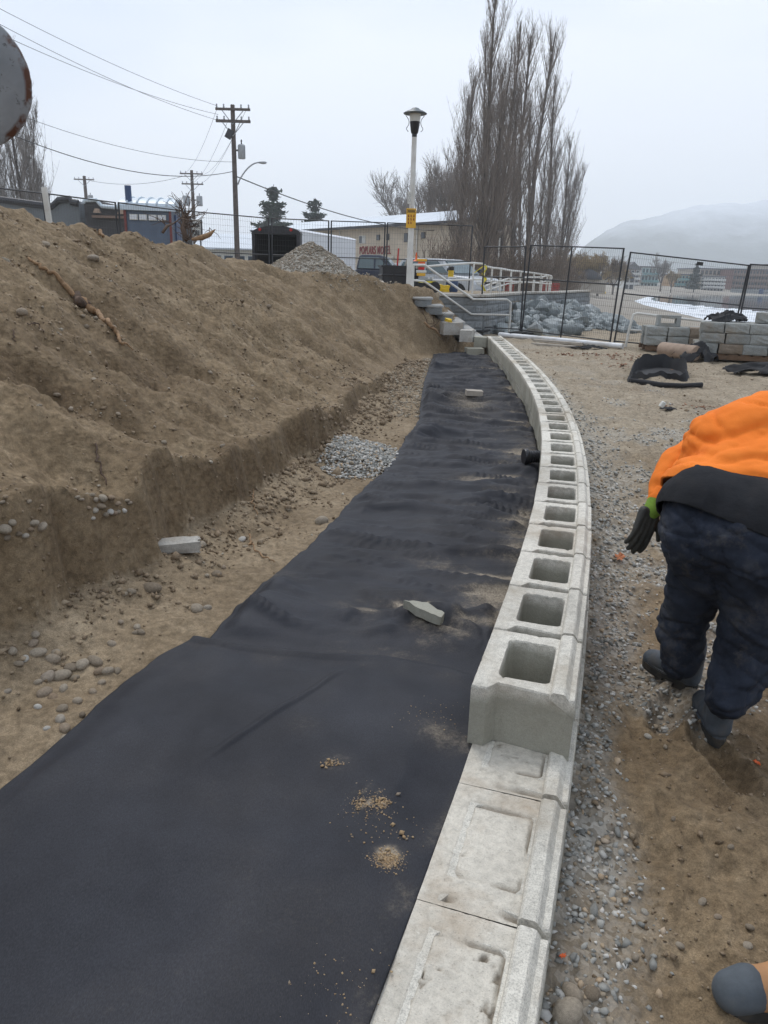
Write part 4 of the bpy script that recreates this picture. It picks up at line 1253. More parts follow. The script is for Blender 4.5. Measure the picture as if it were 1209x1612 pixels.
# promenade wall on the right
a, b = P(1150, 460, 228), P(1290, 460, 228)
tag(MB().box(((a[0] + b[0]) / 2, a[1], -.7), (b[0] - a[0], .8, 1.4)).build('promenade_wall', M['grey_block']), 'long low grey wall at the water line below the red-brown hotel', 'wall')
p = P(912, 459, 118); g = gz(p)
tag(MB().box((p[0], p[1], g + .9), (7.5, 1.2, 2.0)).build('storage_wall', M['beige_wall']), 'low grey-beige wall with dark tarp on top, beside the beach path', 'wall')
mb = MB()
for k in range(12):
    a_ = k / 12 * 2 * pi
mb.lathe([(2.2, 0), (2.0, .5), (1.3, 1.2), (.5, 1.6), (.02, 1.75)], (0, 0, 0), 14)
o = mb.build('tarp_heap', M['dark_trim'], smooth=True); o.location = (p[0] + 1.2, p[1] + .3, g + 1.9); o.scale = (1, .7, .9)
tag(o, 'dark domed tarp heap on the low grey-beige wall', 'tarp')
p = G(939, 459, -.55)
o = MB().cbox((0, 0, .2), (3.2, 1.2, .45), .12).build('yellow_boat', M['yellow']); o.location = (p[0], p[1], gz(p)); tag(o, 'small upturned yellow boat on the beach near the bushy tree', 'boat')
for px, c, w in ((1017, 'blue_plastic', 1.6), (1143, 'blue_plastic', 1.0)):
    p = G(px, 459.5, -1.0); o = MB().cbox((0, 0, .6), (w, .9, 1.3), .1).build('blue_bin', M[c]); o.location = (p[0], 214, -1.0)
    tag(o, 'blue bin on the far beach below the %s' % ('white hotel' if px < 1100 else 'big beige hotel'), 'bin')

# ============================================================ motel
def motel():
    tl = 105.0; tr_ = 74.0
    A = P(440, 430, 104); B = P(717, 430, tr_)
    A2 = np.array([A[0], A[1]]); B2 = np.array([B[0], B[1]])
    L = float(np.hypot(*(B2 - A2))); ang = math.atan2(B2[1] - A2[1], B2[0] - A2[0])
    base = .05
    top = 6.35
    root = thing('motel', (A2[0], A2[1], base), 'long two-storey tan motel with red lettering and ribbed pale metal roof', 'motel', rz=ang)
    Hh = top - base
    MB().box((L / 2, 3.5, Hh / 2), (L, 7, Hh)).build('wall', M['stucco'], root)
    # low-pitched roof of standing seam metal
    rf = MB()
    e = .8; rise = 1.25
    poly = [(-e, Hh - .12), (3.5, Hh + rise), (7 + e, Hh - .12), (7 + e, Hh + .05), (3.5, Hh + rise + .16), (-e, Hh + .05)]
    rf.prism(poly, -.6, L + .6, 'YZ').build('roof', M['roof'], root)
    MB().box((L / 2, -e - .06, Hh - .06), (L + 1.2, .1, .26)).build('fascia', M['dark_trim'], root)
    # windows: (pixel x, top, bottom, width px)
    def on_wall(px, py):
        d = ray(px, py)
        n = np.array([-sin(ang), cos(ang)])
        t_ = ((A2 - CAM[:2]) @ n) / (d[:2] @ n)
        w = CAM + d * t_
        return float((w[0] - A2[0]) * cos(ang) + (w[1] - A2[1]) * sin(ang)), float(w[2] - base)
    for (px, y0, y1, wp, kind) in ((527.5, 373, 381, 4.5, 0), (546, 372.5, 384.5, 9, 1), (571, 371, 383.5, 10, 1), (596, 369.5, 378, 5, 0), (611, 368, 378, 4, 0), (640, 367, 381, 6, 0), (667, 365.5, 375.5, 6, 0), (594, 408, 416, 7, 0), (665, 406, 412, 6, 0)):
        u, z1 = on_wall(px, y0); _, z0 = on_wall(px, y1)
        u0, _ = on_wall(px - wp / 2, y0); u1, _ = on_wall(px + wp / 2, y0)
        w = u1 - u0
        fr = MB().box((0, 0, 0), (w, .10, z1 - z0)).build('window', M['sign_white' if kind else 'dark_trim'], root); fr.location = (u, -.04, (z0 + z1) / 2)
        MB().box((-w * .22 if kind else 0, -.04, 0), (w * .44 if kind else w * .8, .06, (z1 - z0) * .86)).build('pane', M['glass'], fr)
        if kind: MB().box((w * .22, -.04, 0), (w * .40, .05, (z1 - z0) * .86)).build('curtain', M['white_wall'], fr)
    for px in (536, 658):
        u, z1 = on_wall(px, 360); MB().tube([(u, -.1, .2), (u, -.1, Hh - .2)], .07, 8).build('downpipe', M['sign_white'], root)
    for px in (560, 620, 590):
        u, z = on_wall(px, 405)
        MB().lathe([(.02, -.12), (.12, -.1), (.16, 0), (.12, .1), (.02, .12)], (u, -.15, z), 8).build('wall_lamp', M['sign_white'], root)
    # the name, in hand-cut red letters
    u0, zt = on_wall(567, 387.5); u1, zb = on_wall(612, 400)
    cu = bpy.data.curves.new('lettering', 'FONT'); cu.body = 'POPLARS MOTEL'; cu.size = 1.0; cu.extrude = .03; cu.offset = .008; cu.space_character = 1.14
    tmp = bpy.data.objects.new('lettering', cu); col.objects.link(tmp)
    bpy.context.view_layer.update()
    me = bpy.data.meshes.new_from_object(tmp.evaluated_get(bpy.context.evaluated_depsgraph_get()))
    bpy.data.objects.remove(tmp)
    xs = [v.co.x for v in me.vertices]; ys = [v.co.y for v in me.vertices]
    wide = (u1 - u0) * 13 / 12.1; sx = wide / (max(xs) - min(xs)); sz = (zt - zb) / (max(ys) - min(ys))
    for v in me.vertices:
        x, y, z = v.co; v.co = ((x - min(xs)) * sx, -z - .06, (y - min(ys)) * sz * (1.0 if int(x * 1.7) % 2 else .93))
    o = link('lettering', me, M['red_letter'], root); o.location = (u0, 0, zb)
motel()
def rear_wing():
    t0 = 118.0
    for (x0, x1, yl, yr, lab) in ((398, 563, 359, 344, 'long low building with pale ribbed roof behind the motel, left half'), (564, 716, 347, 348, 'building with pale ribbed roof behind the motel, between the lamp post and its right end')):
        a = P(x0, yl, t0); b = P(x1, yr, t0); base = gz(a); W = b[0] - a[0]; Ht = float(a[2] + b[2]) / 2 - base
        root = thing('rear_building', (float(a[0]), t0, base), lab, 'building', rz=0.0)
        e = Ht - 1.3
        MB().box((W / 2, 5, e / 2), (W, 10, e)).build('wall', M['stucco'], root)
        MB().prism([(-.6, e + .003), (5, Ht), (10.6, e + .003), (10.6, e + .13), (5, Ht + .13), (-.6, e + .13)], -.4, W + .2, 'YZ').build('roof', M['roof'], root)
        MB().box((W / 2, -.66, e - .05), (W + .5, .1, .3)).build('fascia', M['dark_trim'], root)
        MB().box((W + .02, 5, e - .1), (.06, 10.4, .3)).build('gable_trim', M['dark_trim'], root)
rear_wing()

# low office building left of the motel
p = P(345, 430, 66); p2 = P(404, 430, 66)
root = thing('low_building', (float(p[0]), float(p[1]), .3), 'low white building with pale metal roof behind the fence, left of the trailer', 'building')
W = 5.2
top = float(P(360, 393, 66)[2]) - .3
MB().box((W * .2, 4, top / 2), (W, 8, top)).build('wall', M['sign_white'], root)
MB().prism([(-.6, top), (4, top + 1.3), (8.6, top), (8.6, top + .12), (4, top + 1.42), (-.6, top + .12)], -W * .3 - .5, W * .7 + .5, 'YZ').build('roof', M['roof'], root)
for k in range(5):
    o = MB().box((0, -.03, 0), (.55, .1, top * .5)).build('window', M['glass'], root); o.location = (-W * .22 + k * 1.0, 0, top * .55)
    MB().box((0, .02, 0), (.72, .08, top * .56)).build('frame', M['toilet_blue'], o)

# ============================================================ grey building with stepped parapet, far left
def parapet():
    t0 = 42.0
    base = .55
    def Q(px, py, tt=t0):
        p = P(px, py, tt); return float(p[0]), float(p[2]) - base
    root = thing('parapet_building', (0, t0, base), 'grey stucco building with rounded dark coping and stepped parapet at far left', 'building')
    prof = [(-60, 308), (0, 314), (82, 325), (93, 315), (110, 313.5), (113, 318), (124, 320), (124, 330)]
    pts = [Q(a, b) for a, b in prof]
    poly = [(pts[0][0], 0)] + pts[:-1] + [(pts[-2][0], 0)]
    MB().prism(poly, 0, 9, 'XZ').build('wall', M['shed_grey'], root)
    MB().tube([(x, -.05, z) for x, z in pts[:-1]], .17, 8).build('coping', M['dark_trim'], root)
    prof2 = [(132, 319), (135, 315.5), (152, 315), (161, 325), (184, 327), (191, 319), (203, 318), (212, 319), (230, 320)]
    pts2 = [Q(a, b, t0 - 1.5) for a, b in prof2]
    poly = [(pts2[0][0], 0)] + pts2 + [(pts2[-1][0], 0)]
    MB().prism(poly, -1.5, 7.5, 'XZ').build('wall', M['shed_dark'], root)
    MB().tube([(x, -1.55, z) for x, z in pts2], .10, 8).build('coping', M['toilet_roof'], root)
    for px, py in ((154, 332), (192, 334)):
        x, z = Q(px, py, t0 - 1.6)
        MB().box((x, -1.7, z), (.32, .3, .2), taper=.6).build('wall_lamp', M['cardboard'], root)
    a, b = Q(147, 341, t0 - 1.5), Q(197, 341, t0 - 1.5)
    MB().box(((a[0] + b[0]) / 2, -1.62, a[1]), (b[0] - a[0], .2, .12)).build('ledge', M['brown_wall'], root)
parapet()

# ============================================================ portable toilet cabin (blue, pale ribbed roof)
def toilet_cabin():
    t0 = 25.0; base = float(zlot(25))
    xl = float(P(196, 345, t0)[0]); xr = float(P(268, 345, t0)[0]); zt = float(P(230, 326, t0)[2]) - base
    W = xr - xl; Dp = 2.2; rz = -.42
    root = thing('toilet_cabin', (xl, t0, base), 'blue portable toilet cabin with pale ribbed rounded roof behind the soil bank', 'portable toilet', rz=0.12)
    MB().cbox((W / 2, Dp / 2, zt / 2), (W, Dp, zt), .05).build('wall', M['toilet_blue'], root)
    n = 10
    arc = [(Dp / 2 - (Dp / 2 + .1) * cos(pi * k / n), zt + .02 + .32 * sin(pi * k / n)) for k in range(n + 1)]
    MB().prism(arc, -.12, W + .12, 'YZ').build('roof', M['toilet_roof'], root, smooth=30)
    for k in range(5):
        x = .12 + (W - .24) * k / 4
        MB().tube([(x, a, b + .02) for a, b in arc], .03, 6).build('roof_rib', M['toilet_roof'], root, smooth=True)
    MB().box((W / 2, -.06, zt - .03), (W + .3, .1, .14)).build('eave', M['toilet_roof'], root)
    for k in range(4):
        o = MB().box((0, 0, 0), (W * .17, .05, .17)).build('vent_window', M['sign_white'], root); o.location = (W * (.2 + .2 * k), -.02, zt - .30)
        MB().box((0, -.02, 0), (W * .145, .04, .13)).build('pane', M['trailer_white'], o)
    for x in (.03, W - .03): MB().box((x, -.03, zt / 2), (.07, .07, zt * .98)).build('corner_trim', M['red_trim'], root)
    dr = MB().box((W + .02, Dp * .5, zt * .5), (.06, Dp * .42, zt * .86)).build('door', M['blue_plastic'], root)
    MB().tube([(.15, .1, zt + .1), (.15, .1, zt + .62)], .10, 10).build('vent_pipe', M['blue_plastic'], root)
toilet_cabin()

# ============================================================ shop sign
def liquor_sign():
    t0 = 52.0
    c = P(307, 362, t0)
    w = float(P(317, 362, t0)[0] - P(297, 362, t0)[0]); h = float(P(307, 345, t0)[2] - P(307, 378, t0)[2])
    root = thing('shop_sign', (float(c[0]), t0, .35), 'white LIQUOR STORE sign on posts behind the bank', 'sign')
    zc = float(c[2]) - .35
    MB().cbox((0, 0, zc), (w, .2, h), .03).build('board', M['sign_white'], root)
    for s in (-1, 1): MB().box((s * w * .4, .02, (zc - h / 2) / 2), (.1, .1, zc - h / 2)).build('post', M['galv'], root)
    for s in (-1, 1): MB().box((s * (w / 2 + .03), 0, zc), (.05, .24, h)).build('frame', M['dark_trim'], root)
    for k, wd in enumerate(('LIQUOR', 'STORE')):
        cu = bpy.data.curves.new('lettering', 'FONT'); cu.body = wd; cu.size = 1; cu.align_x = 'CENTER'; cu.extrude = .02; cu.offset = .03
        tmp = bpy.data.objects.new('lettering', cu); col.objects.link(tmp); bpy.context.view_layer.update()
        me = bpy.data.meshes.new_from_object(tmp.evaluated_get(bpy.context.evaluated_depsgraph_get())); bpy.data.objects.remove(tmp)
        xs = [v.co.x for v in me.vertices]; ys = [v.co.y for v in me.vertices]
        sx = w * (.84 if k == 0 else .74) / (max(xs) - min(xs)); sz = h * .24 / (max(ys) - min(ys)); cx = (max(xs) + min(xs)) / 2
        for v in me.vertices: v.co = ((v.co.x - cx) * sx, -v.co.z - .12, (v.co.y - min(ys)) * sz)
        o = link('lettering', me, M['ink'], root); o.location = (0, 0, zc + (h * .10 if k == 0 else -h * .26))
liquor_sign()

# ============================================================ utility poles and wires
def utility_pole(px, pyt, t0, lab, kind):
    base = float(zlot(t0)); x = float(P(px, pyt, t0)[0]); top = float(P(px, pyt, t0)[2]) - base
    k = t0 / 1195.0
    root = thing('utility_pole', (x, t0, base), lab, 'utility pole', 'wooden utility poles')
    MB().tube([(0, 0, -.3), (0, 0, top)], [max(.17, 3.5 * k), max(.12, 2.2 * k)], 12).build('pole', M['wood_pole'], root, smooth=30)
    def arm(z, wl, wr, h=.12):
        a = MB().box(((wr - wl) / 2, -.16, z), (wl + wr, .12, h)).build('crossarm', M['wood_pole'], root)
        for s, L_ in ((-1, wl), (1, wr)):
            MB().tube([(s * L_ * .62, -.17, z - .05), (0, -.17, z - .75)], .025, 5).build('brace', M['galv'], root)
            for f in (.92, .5):
                MB().lathe([(.02, 0), (.05, .03), (.05, .08), (.03, .12), (.055, .16), (.02, .2)], (s * L_ * f, -.16, z + .06), 8).build('insulator', M['galv'], root)
    def can(x_, z, h, r_):
        c = MB().lathe([(r_ * .9, 0), (r_, .05), (r_, h - .06), (r_ * .8, h)], (x_, -.05, z), 14).build('transformer', M['galv'], root, smooth=30)
        MB().lathe([(.05, 0), (.03, .12), (.05, .2), (.02, .26)], (x_, -.05, z + h), 8).build('bushing', M['dark_trim'], c)
        MB().box((x_ / 2, 0, z + h * .6), (abs(x_), .08, .08)).build('bracket', M['dark_trim'], root)
    if kind == 'big':
        arm(top - .25, 24 * k, 26 * k); arm(top - 22 * k, 24 * k, 26 * k, .14)
        can(11.5 * k, top - 71 * k, 19 * k, 5.5 * k)
        # street lamp arm
        z0 = top - 106 * k
        pts = []
        for q in range(13):
            f = q / 12; pts.append((4 * k + 33 * k * f, 0, z0 + 31 * k * sin(f * pi / 2) ** .8))
        MB().tube(pts, .04, 8).build('lamp_arm', M['galv'], root, smooth=True)
        hd = MB(); hd.lathe([(.02, -6.5 * k), (2.0 * k, -5 * k), (3.2 * k, 0), (2.4 * k, 4 * k), (.03, 6 * k)], (0, 0, 0), 12, 'X')
        o = hd.build('lamp_head', M['galv'], root, smooth=True); o.location = (42 * k, 0, z0 + 31 * k); o.scale = (1, 1, .7)
        MB().box((-5 * k, -.2, top - 39 * k), (.35, .1, .5), (0, .5, 0)).build('cutout', M['dark_trim'], root)
    elif kind == 'mid':
        arm(top - 5 * k, 17 * k, 17 * k); arm(top - 19 * k, 15 * k, 17 * k)
        can(-9.5 * k, top - 49 * k, 14 * k, 5 * k); can(10 * k, top - 49 * k, 14 * k, 4.5 * k)
    else:
        arm(top - 5 * k, 15 * k, 15 * k); can(7 * k, top - 38 * k, 12 * k, 3.6 * k)
    return (x, t0, base + top, k)
P1 = utility_pole(366, 165, 46, 'tall utility pole with two crossarms, a transformer and a street lamp', 'big')
P2 = utility_pole(301.5, 268, 84, 'utility pole with two transformers behind the LIQUOR STORE sign', 'mid')
P3 = utility_pole(132.5, 277, 96, 'far utility pole with one transformer above the dark parapet building', 'small')
def wire(a, b, sag, r, label, n=24):
    a, b = np.array(a, float), np.array(b, float)
    pts = [tuple(a + (b - a) * i / n - np.array([0, 0, sag * 4 * (i / n) * (1 - i / n)])) for i in range(n + 1)]
    o = MB().tube(pts, r, 5).build('overhead_wire', M['wire']); tag(o, label, 'wire', 'overhead wires')
k = P1[3]; zt = P1[2]
wire(P(-60, -18, 30), (P1[0] - 22 * k, 45.8, zt - .1), .25, .010, 'uppermost of the three wires running to the top crossarm of the tall pole')
wire(P(-60, -22, 28) * np.array([1, 1, 1]) - np.array([0, 0, .9]), (P1[0] - 20 * k, 45.8, zt - 14 * k), .3, .010, 'middle of the three wires running to the top of the tall pole')
wire(P(-60, 6, 28), (P1[0] - 23 * k, 45.8, zt - 21 * k), .3, .010, 'lowest of the three wires running to the second crossarm of the tall pole')
wire(P(-60, 145, 32), (P1[0] - .1, 45.8, zt - 76 * k), .6, .010, 'pale thin wire that reaches the tall pole just above the street lamp arm')
wire(P(-60, 178, 28), (P1[0] - .1, 45.8, zt - 89 * k), .9, .018, 'darker sagging cable passing just above the left poplars to the tall pole')
wire((P1[0] + .1, 45.9, zt - 95 * k), P(690, 363, 78), .7, .035, 'thick cable that falls from the tall pole to the motel roof')
for i, (dx, dz) in enumerate(((-22, 4), (-8, 22), (10, 22), (20, 5))):
    wire((P1[0] + dx * k, 46, zt - dz * k), (P2[0] + dx * .7 * P2[3], 84, P2[2] - (6 if abs(dx) > 15 else 19) * P2[3]), .8, .010, 'thin wire joining the tall pole and the pole behind the shop sign')
wire((P2[0] - 8 * P2[3], 84, P2[2] - .5), (P3[0] + 8 * P3[3], 96, P3[2] - .5), .6, .02, 'thin wire between the two farther utility poles')
# ============================================================ plaza: grey block wall, stairs, railings
# block wall along the edge of the plaza
PZ = 1.15
def plaza_wall():
    root = thing('plaza_wall', (0, 0, 0), 'grey textured block wall holding up the plaza behind the rock slope', 'retaining wall')
    r_ = random.Random(3)
    blocks = []
    for v in range(4):
        m = MB(); rr = np.random.default_rng(70 + v)
        nx, nz = 7, 4; Lb, Hb, Tb = .60, .186, .26
        vs = []; fs = []
        for j in range(nz + 1):
            for i in range(nx + 1):
                edge = i in (0, nx) or j in (0, nz)
                vs.append((Lb * i / nx, (0 if edge else -.012 - rr.random() * .022), Hb * j / nz))
        for j in range(nz):
            for i in range(nx):
                k = j * (nx + 1) + i; fs.append((k, k + 1, k + nx + 2, k + nx + 1))
        m.add(vs, fs); m.box((Lb / 2, Tb / 2 + .001, Hb / 2), (Lb, Tb, Hb - .002))
        me = bpy.data.meshes.new('block'); me.from_pydata(m.v, [], m.f); me.materials.append(M['grey_block']); blocks.append(me)
    pts = [(1.25, 19.22), (2.35, 19.3), (3.2, 21.5), (4.3, 24.5), (5.9, 27), (8.4, 32.5)]
    n = 0
    for a, b in zip(pts[:-1], pts[1:]):
        a, b = np.array(a), np.array(b); L = float(np.hypot(*(b - a))); ang = math.atan2(b[1] - a[1], b[0] - a[0])
        d = (b - a) / L
        for c in range(5):
            s = -.0 - (.3 if c % 2 else 0)
            while s < L - .05:
                s1 = min(s + .60, L); s0_ = max(s, 0)
                p = a + d * s0_
                o = bpy.data.objects.new('block', blocks[r_.randrange(4)]); col.objects.link(o); o.parent = root
                o.location = (p[0] + .012 * (4 - c) * d[1], p[1] - .012 * (4 - c) * d[0], PZ - .07 - .19 * (5 - c)); o.rotation_euler = (0, 0, ang)
                o.scale = ((s1 - s0_ - .005) / .60, 1, 1)
                s += .60; n += 1
        # coping
        s = 0
        while s < L - .02:
            s1 = min(s + 1.0, L); p = a + d * (s + s1) / 2
            o = MB().cbox((0, .12, 0), (s1 - s - .006, .36, .068), .012).build('coping', M['slab'], root)
            o.location = (p[0], p[1], PZ - .036 + .012); o.rotation_euler = (0, 0, ang)
            s += 1.0
plaza_wall()

def stairs():
    root = thing('stone_steps', (0, 0, 0), 'pale stone-topped block steps climbing from the beach up to the plaza', 'stairs')
    r_ = random.Random(4)
    tops = [(2.42, .10), (2.18, .27), (1.93, .44), (1.68, .615), (1.42, .79), (1.16, .965), (.92, 1.12)]
    for i, (x1, z) in enumerate(tops):
        y0 = 17.05 + .02 * i - (.25 if i > 4 else 0); y1 = 19.05
        x0 = x1 - .42
        yy = y0
        while yy < y1:
            w = r_.uniform(.38, .52); w = min(w, y1 - yy)
            if w < .1: break
            o = MB().cbox((x0 + .2, yy + w / 2, z - .085 - .03), (.40 + r_.uniform(-.01, .01), w - .008, .165), .015).build('riser_block', M['grey_block'], root)
            o = MB().cbox((x0 + .22, yy + w / 2, z - .025), (.43, w - .006, .05), .012, (r_.uniform(-.01, .01), 0, r_.uniform(-.01, .01))).build('tread', M['step_stone'], root)
            yy += w
    for i, (x1, z) in enumerate(tops):
        zb = -.05; MB().box((x1 - .24, 18.08, (z - .20 + zb) / 2), (.40, 1.94, max(.05, z - .20 - zb))).build('footing', M['grey_block'], root)
    # rounded near corner of each step
    for i, (x1, z) in enumerate(tops):
        y0 = 17.05 + .02 * i - (.25 if i > 4 else 0)
        m = MB(); m.lathe([(.21, -.05), (.225, -.045), (.225, -.01), (.215, 0)], (x1 - .20, y0 + .01, z), 18); m.build('tread', M['step_stone'], root, smooth=30)
        m = MB(); m.lathe([(.19, -.20), (.195, -.19), (.195, -.055), (.19, -.05)], (x1 - .20, y0 + .01, z), 18); m.build('riser_block', M['grey_block'], root, smooth=30)
stairs()
# loose concrete pieces between wall end and stairs
def rough_block(name, loc, size, rot, mat, label, cat, seed=1, group=None, parent=None, jit=.06, cuts=5):
    bm = bmesh.new(); bmesh.ops.create_cube(bm, size=1)
    bmesh.ops.subdivide_edges(bm, edges=bm.edges, cuts=cuts, use_grid_fill=True)
    rr = np.random.default_rng(seed)
    for v in bm.verts:
        n_ = float(fbm(v.co.x * 3 + seed, v.co.y * 3 + v.co.z * 2.3, 3, seed)) * jit
        v.co *= 1 + n_
        v.co.x *= size[0]; v.co.y *= size[1]; v.co.z *= size[2]
    me = bpy.data.meshes.new(name); bm.to_mesh(me); bm.free()
    o = link(name, me, M[mat], parent, smooth=30); o.location = loc; o.rotation_euler = rot
    return tag(o, label, cat, group) if label else o
p = P(716, 517, 16.6); rough_block('concrete_lump', (p[0] - .08, p[1], p[2]), (.42, .35, .26), (0, 0, .2), 'slab', 'pale squared concrete block under the yellow scrap beside the steps', 'concrete block', 3)
p = P(735, 528, 16.35); rough_block('concrete_lump', tuple(p), (.26, .3, .24), (.05, 0, -.3), 'slab', 'pale concrete lump at the foot of the steps behind the wall end', 'concrete block', 5)
p = P(757, 535, 16.4); rough_block('wall_end_block', (p[0], p[1] + .1, .235), (.27, .34, .21), (0, 0, -.1), 'block', 'separate grey block closing the far end of the curved wall', 'concrete block', 6, jit=.02)
p = P(752, 549, 15.9); rough_block('wall_end_block', (p[0] - .05, p[1] + .2, .04), (.36, .34, .19), (0, 0, .12), 'block', 'lower grey block below the far end of the curved wall', 'concrete block', 8, jit=.02)
p = P(706, 504, 16.5)
tag(rough_block('yellow_scrap', tuple(p), (.13, .10, .06), (.2, .1, .3), 'yellow', None, None, 9, jit=.3), 'small crumpled yellow scrap on the block beside the steps', 'scrap')
# slab that carries the lamp post
p = G(640, 470, 1.15)
LAMP = P(643.3, 465, 18.3)
tag(MB().cbox((LAMP[0] + .05, 18.3, 1.13), (1.0, .9, .10), .015).build('concrete_slab', M['slab']), 'worn pale concrete slab under the white lamp post at the top of the bank', 'concrete slab')
rough_block('curb_block', (LAMP[0] + .42, 17.78, 1.0), (.12, .25, .28), (0, 0, .1), 'slab', 'upright pale curb stone at the edge of the lamp post slab', 'curb stone', 12, jit=.03)

def railing(root, pts, r=.028, mat='white_paint'):
    o = MB().tube(pts, r, 10).build('rail', M[mat], root, smooth=40); return o
def post(root, p, z0, z1, r=.026):
    return MB().tube([(p[0], p[1], z0), (p[0], p[1], z1)], r, 10).build('post', M['white_paint'], root, smooth=40)
# stair handrail: two pipes bent from the plaza down to the beach, one end post
root = thing('handrail', (0, 0, 0), 'white pipe handrail bending down along the steps to an end post on the beach', 'handrail')
t_ = 19.2
up = [P(650, 417, 18.6), P(668, 417, 18.9), P(745, 471, 19.2), P(798, 471.5, 19.4), P(804, 476, 19.4), P(803, 500, 19.4), P(801, 522, 19.4)]
railing(root, up)
lo = [P(650, 441, 18.6), P(668, 443, 18.9), P(742, 494.5, 19.2), P(803, 496, 19.4)]
railing(root, lo, .024)
post(root, P(651, 420, 18.6), 1.15, P(651, 417, 18.6)[2])
# plaza railing from the lamp post to the taped corner
root = thing('plaza_railing', (0, 0, 0), 'white two-rail pipe railing on the plaza between lamp post and yellow tape', 'railing')
a, b, c = P(655, 421, 20.0), P(744, 414, 20.6), P(761, 415.5, 20.8)
railing(root, [a, P(700, 417, 20.3), b, c])
railing(root, [P(655, 441, 20), P(700, 441.5, 20.3), P(744, 440, 20.6), P(760, 440, 20.8)], .024)
for q in (b, P(746, 414, 20.6), a): pass
post(root, P(746, 416, 20.6), 1.14, float(b[2]))
post(root, P(763, 416, 20.9), 1.14, float(c[2]))
# ramp railing running away along the wall and returning
root = thing('ramp_railing', (0, 0, 0), 'long white ramp railing with many posts behind the fence, sloping down to the right', 'railing')
tp = [(766, 419.5, 21.2), (775, 421.5, 22.0), (789, 423, 23.0), (805, 426, 24.0), (820, 427.5, 25.0), (841, 430, 26.2), (852, 431.5, 27.0), (862, 433, 27.8), (868, 434.5, 28.2), (869, 438, 28.3)]
bt = {775: 458, 789: 459, 803: 460, 819: 460.5, 840: 459, 851: 459, 860: 459.5, 868: 459}
railing(root, [P(*q) for q in tp])
railing(root, [P(q[0], y_, q[2]) for q, y_ in zip(tp[:-1], (443, 442.5, 442.5, 443, 443.5, 445, 446, 447, 447))], .022)
for q in tp[1:-1]:
    w = P(*q); gz_ = 1.14
    post(root, w, gz_ - .02, float(w[2]), .03)
root2 = thing('ramp_railing', (0, 0, 0), 'second white railing on the far side of the ramp, seen through the first', 'railing')
tq = [(764, 450, 24.5), (800, 438.5, 28.5), (830, 436.5, 31), (852, 436.5, 32), (860, 434.5, 32.5), (868, 434.5, 32.8)]
railing(root2, [P(*q) for q in tq], .03)
railing(root2, [P(q[0], q[1] + 8, q[2]) for q in tq], .026)
for f in np.linspace(0, 1, 9):
    px = 770 + f * 96; py = np.interp(px, [q[0] for q in tq], [q[1] for q in tq]); tt = np.interp(px, [q[0] for q in tq], [q[2] for q in tq])
    w = P(px, py, tt); post(root2, w, gz(w) - .05, float(w[2]), .026)
# low grey railing barrier on the beach in front of the pallets
root = thing('barrier_railing', (0, 0, 0), 'white two-rail pipe barrier standing on the beach behind the stacked blocks', 'barrier')
ta = 16.0
rt = [P(985, 546, 16.9), P(990, 520, 16.9), P(997, 495, 16.9), P(1003, 493, 16.9), P(1050, 499, 16.9), P(1130, 508, 16.9), P(1200, 516, 16.9), P(1230, 520, 16.9)]
railing(root, rt)
railing(root, [P(991, 519, 16.9), P(1050, 525, 16.9), P(1128, 532, 16.9), P(1225, 545, 16.9)], .022)
w = P(1129, 509, 16.9); post(root, w, gz(w) - .05, float(w[2]))
w = P(1228, 520, 16.9); post(root, w, gz(w) - .05, float(w[2]))

# caution tape
def ribbon(pts, w, name, mat, label, cat, tw=.8):
    vs = []; fs = []
    pts = [Vector(p) for p in pts]; n = len(pts)
    for i, p in enumerate(pts):
        a = tw * sin(i * .9) * 1.2
        u = Vector((cos(a), sin(a), .15)).normalized() * w / 2
        for s, e in ((-1, 0), (1, 0), (1, 1), (-1, 1)):
            vs.append(p + u * s + Vector((0, .003 * e, 0)))
    for i in range(n - 1):
        for k in range(4):
            j = (k + 1) % 4; fs.append((i * 4 + k, i * 4 + j, i * 4 + 4 + j, i * 4 + 4 + k))
    o = MB().add(vs, fs).build(name, M[mat]); tag(o, label, cat); return o
pts = [P(762 + 2.5 * sin(i * 1.1) + (.5 - i / 14) * 3, 418 + i * 3.1, 20.7) for i in range(14)]
ribbon(pts, .075, 'caution_tape', 'tape', 'yellow caution tape hanging and twisted at the corner of the railings', 'tape')
ribbon([P(746 + i * 3.2, 430 - i * 2.4, 20.7) for i in range(6)], .04, 'caution_tape', 'tape', 'thin yellow tape stretched slantwise from the railing post to the corner', 'tape', .2)

# ============================================================ lamp posts
def lamp_post(loc, h, px, lab, wrap=False):
    k = 1.0
    root = thing('lamp_post', loc, lab, 'lamp post', 'white lamp posts')
    hp = h - .55
    MB().tube([(0, 0, 0), (0, 0, hp)], [.072, .055], 4 * 4).build('post', M['white_paint'], root, smooth=30)
    MB().lathe([(.12, 0), (.12, .03), (.08, .05)], (0, 0, 0), 16).build('base_flange', M['white_paint'], root)
    MB().lathe([(.055, hp - .01), (.058, hp + .06), (.075, hp + .07), (.085, hp + .10), (.115, hp + .30), (.105, hp + .30)], (0, 0, 0), 20).build('lantern_base', M['black_plastic'], root, smooth=35)
    MB().lathe([(.11, hp + .30), (.13, hp + .47), (.12, hp + .48)], (0, 0, 0), 20).build('lantern_glass', M['sign_white'], root, smooth=35)
    MB().lathe([(.255, hp + .455), (.262, hp + .468), (.20, hp + .505), (.12, hp + .535), (.075, hp + .57), (.02, hp + .585)], (0, 0, 0), 28).build('lantern_hood', M['hood'], root, smooth=40)
    for s in (-1, 1):
        pts = []
        for i in range(16):
            f = i / 15; a = f * 2.3 * pi
            pts.append((s * (.14 + .035 * sin(a) + .04 * f), 0, hp + .08 + .33 * f + .02 * cos(a)))
        MB().tube(pts, .007, 6).build('scroll', M['black_steel'], root, smooth=True)
    return root
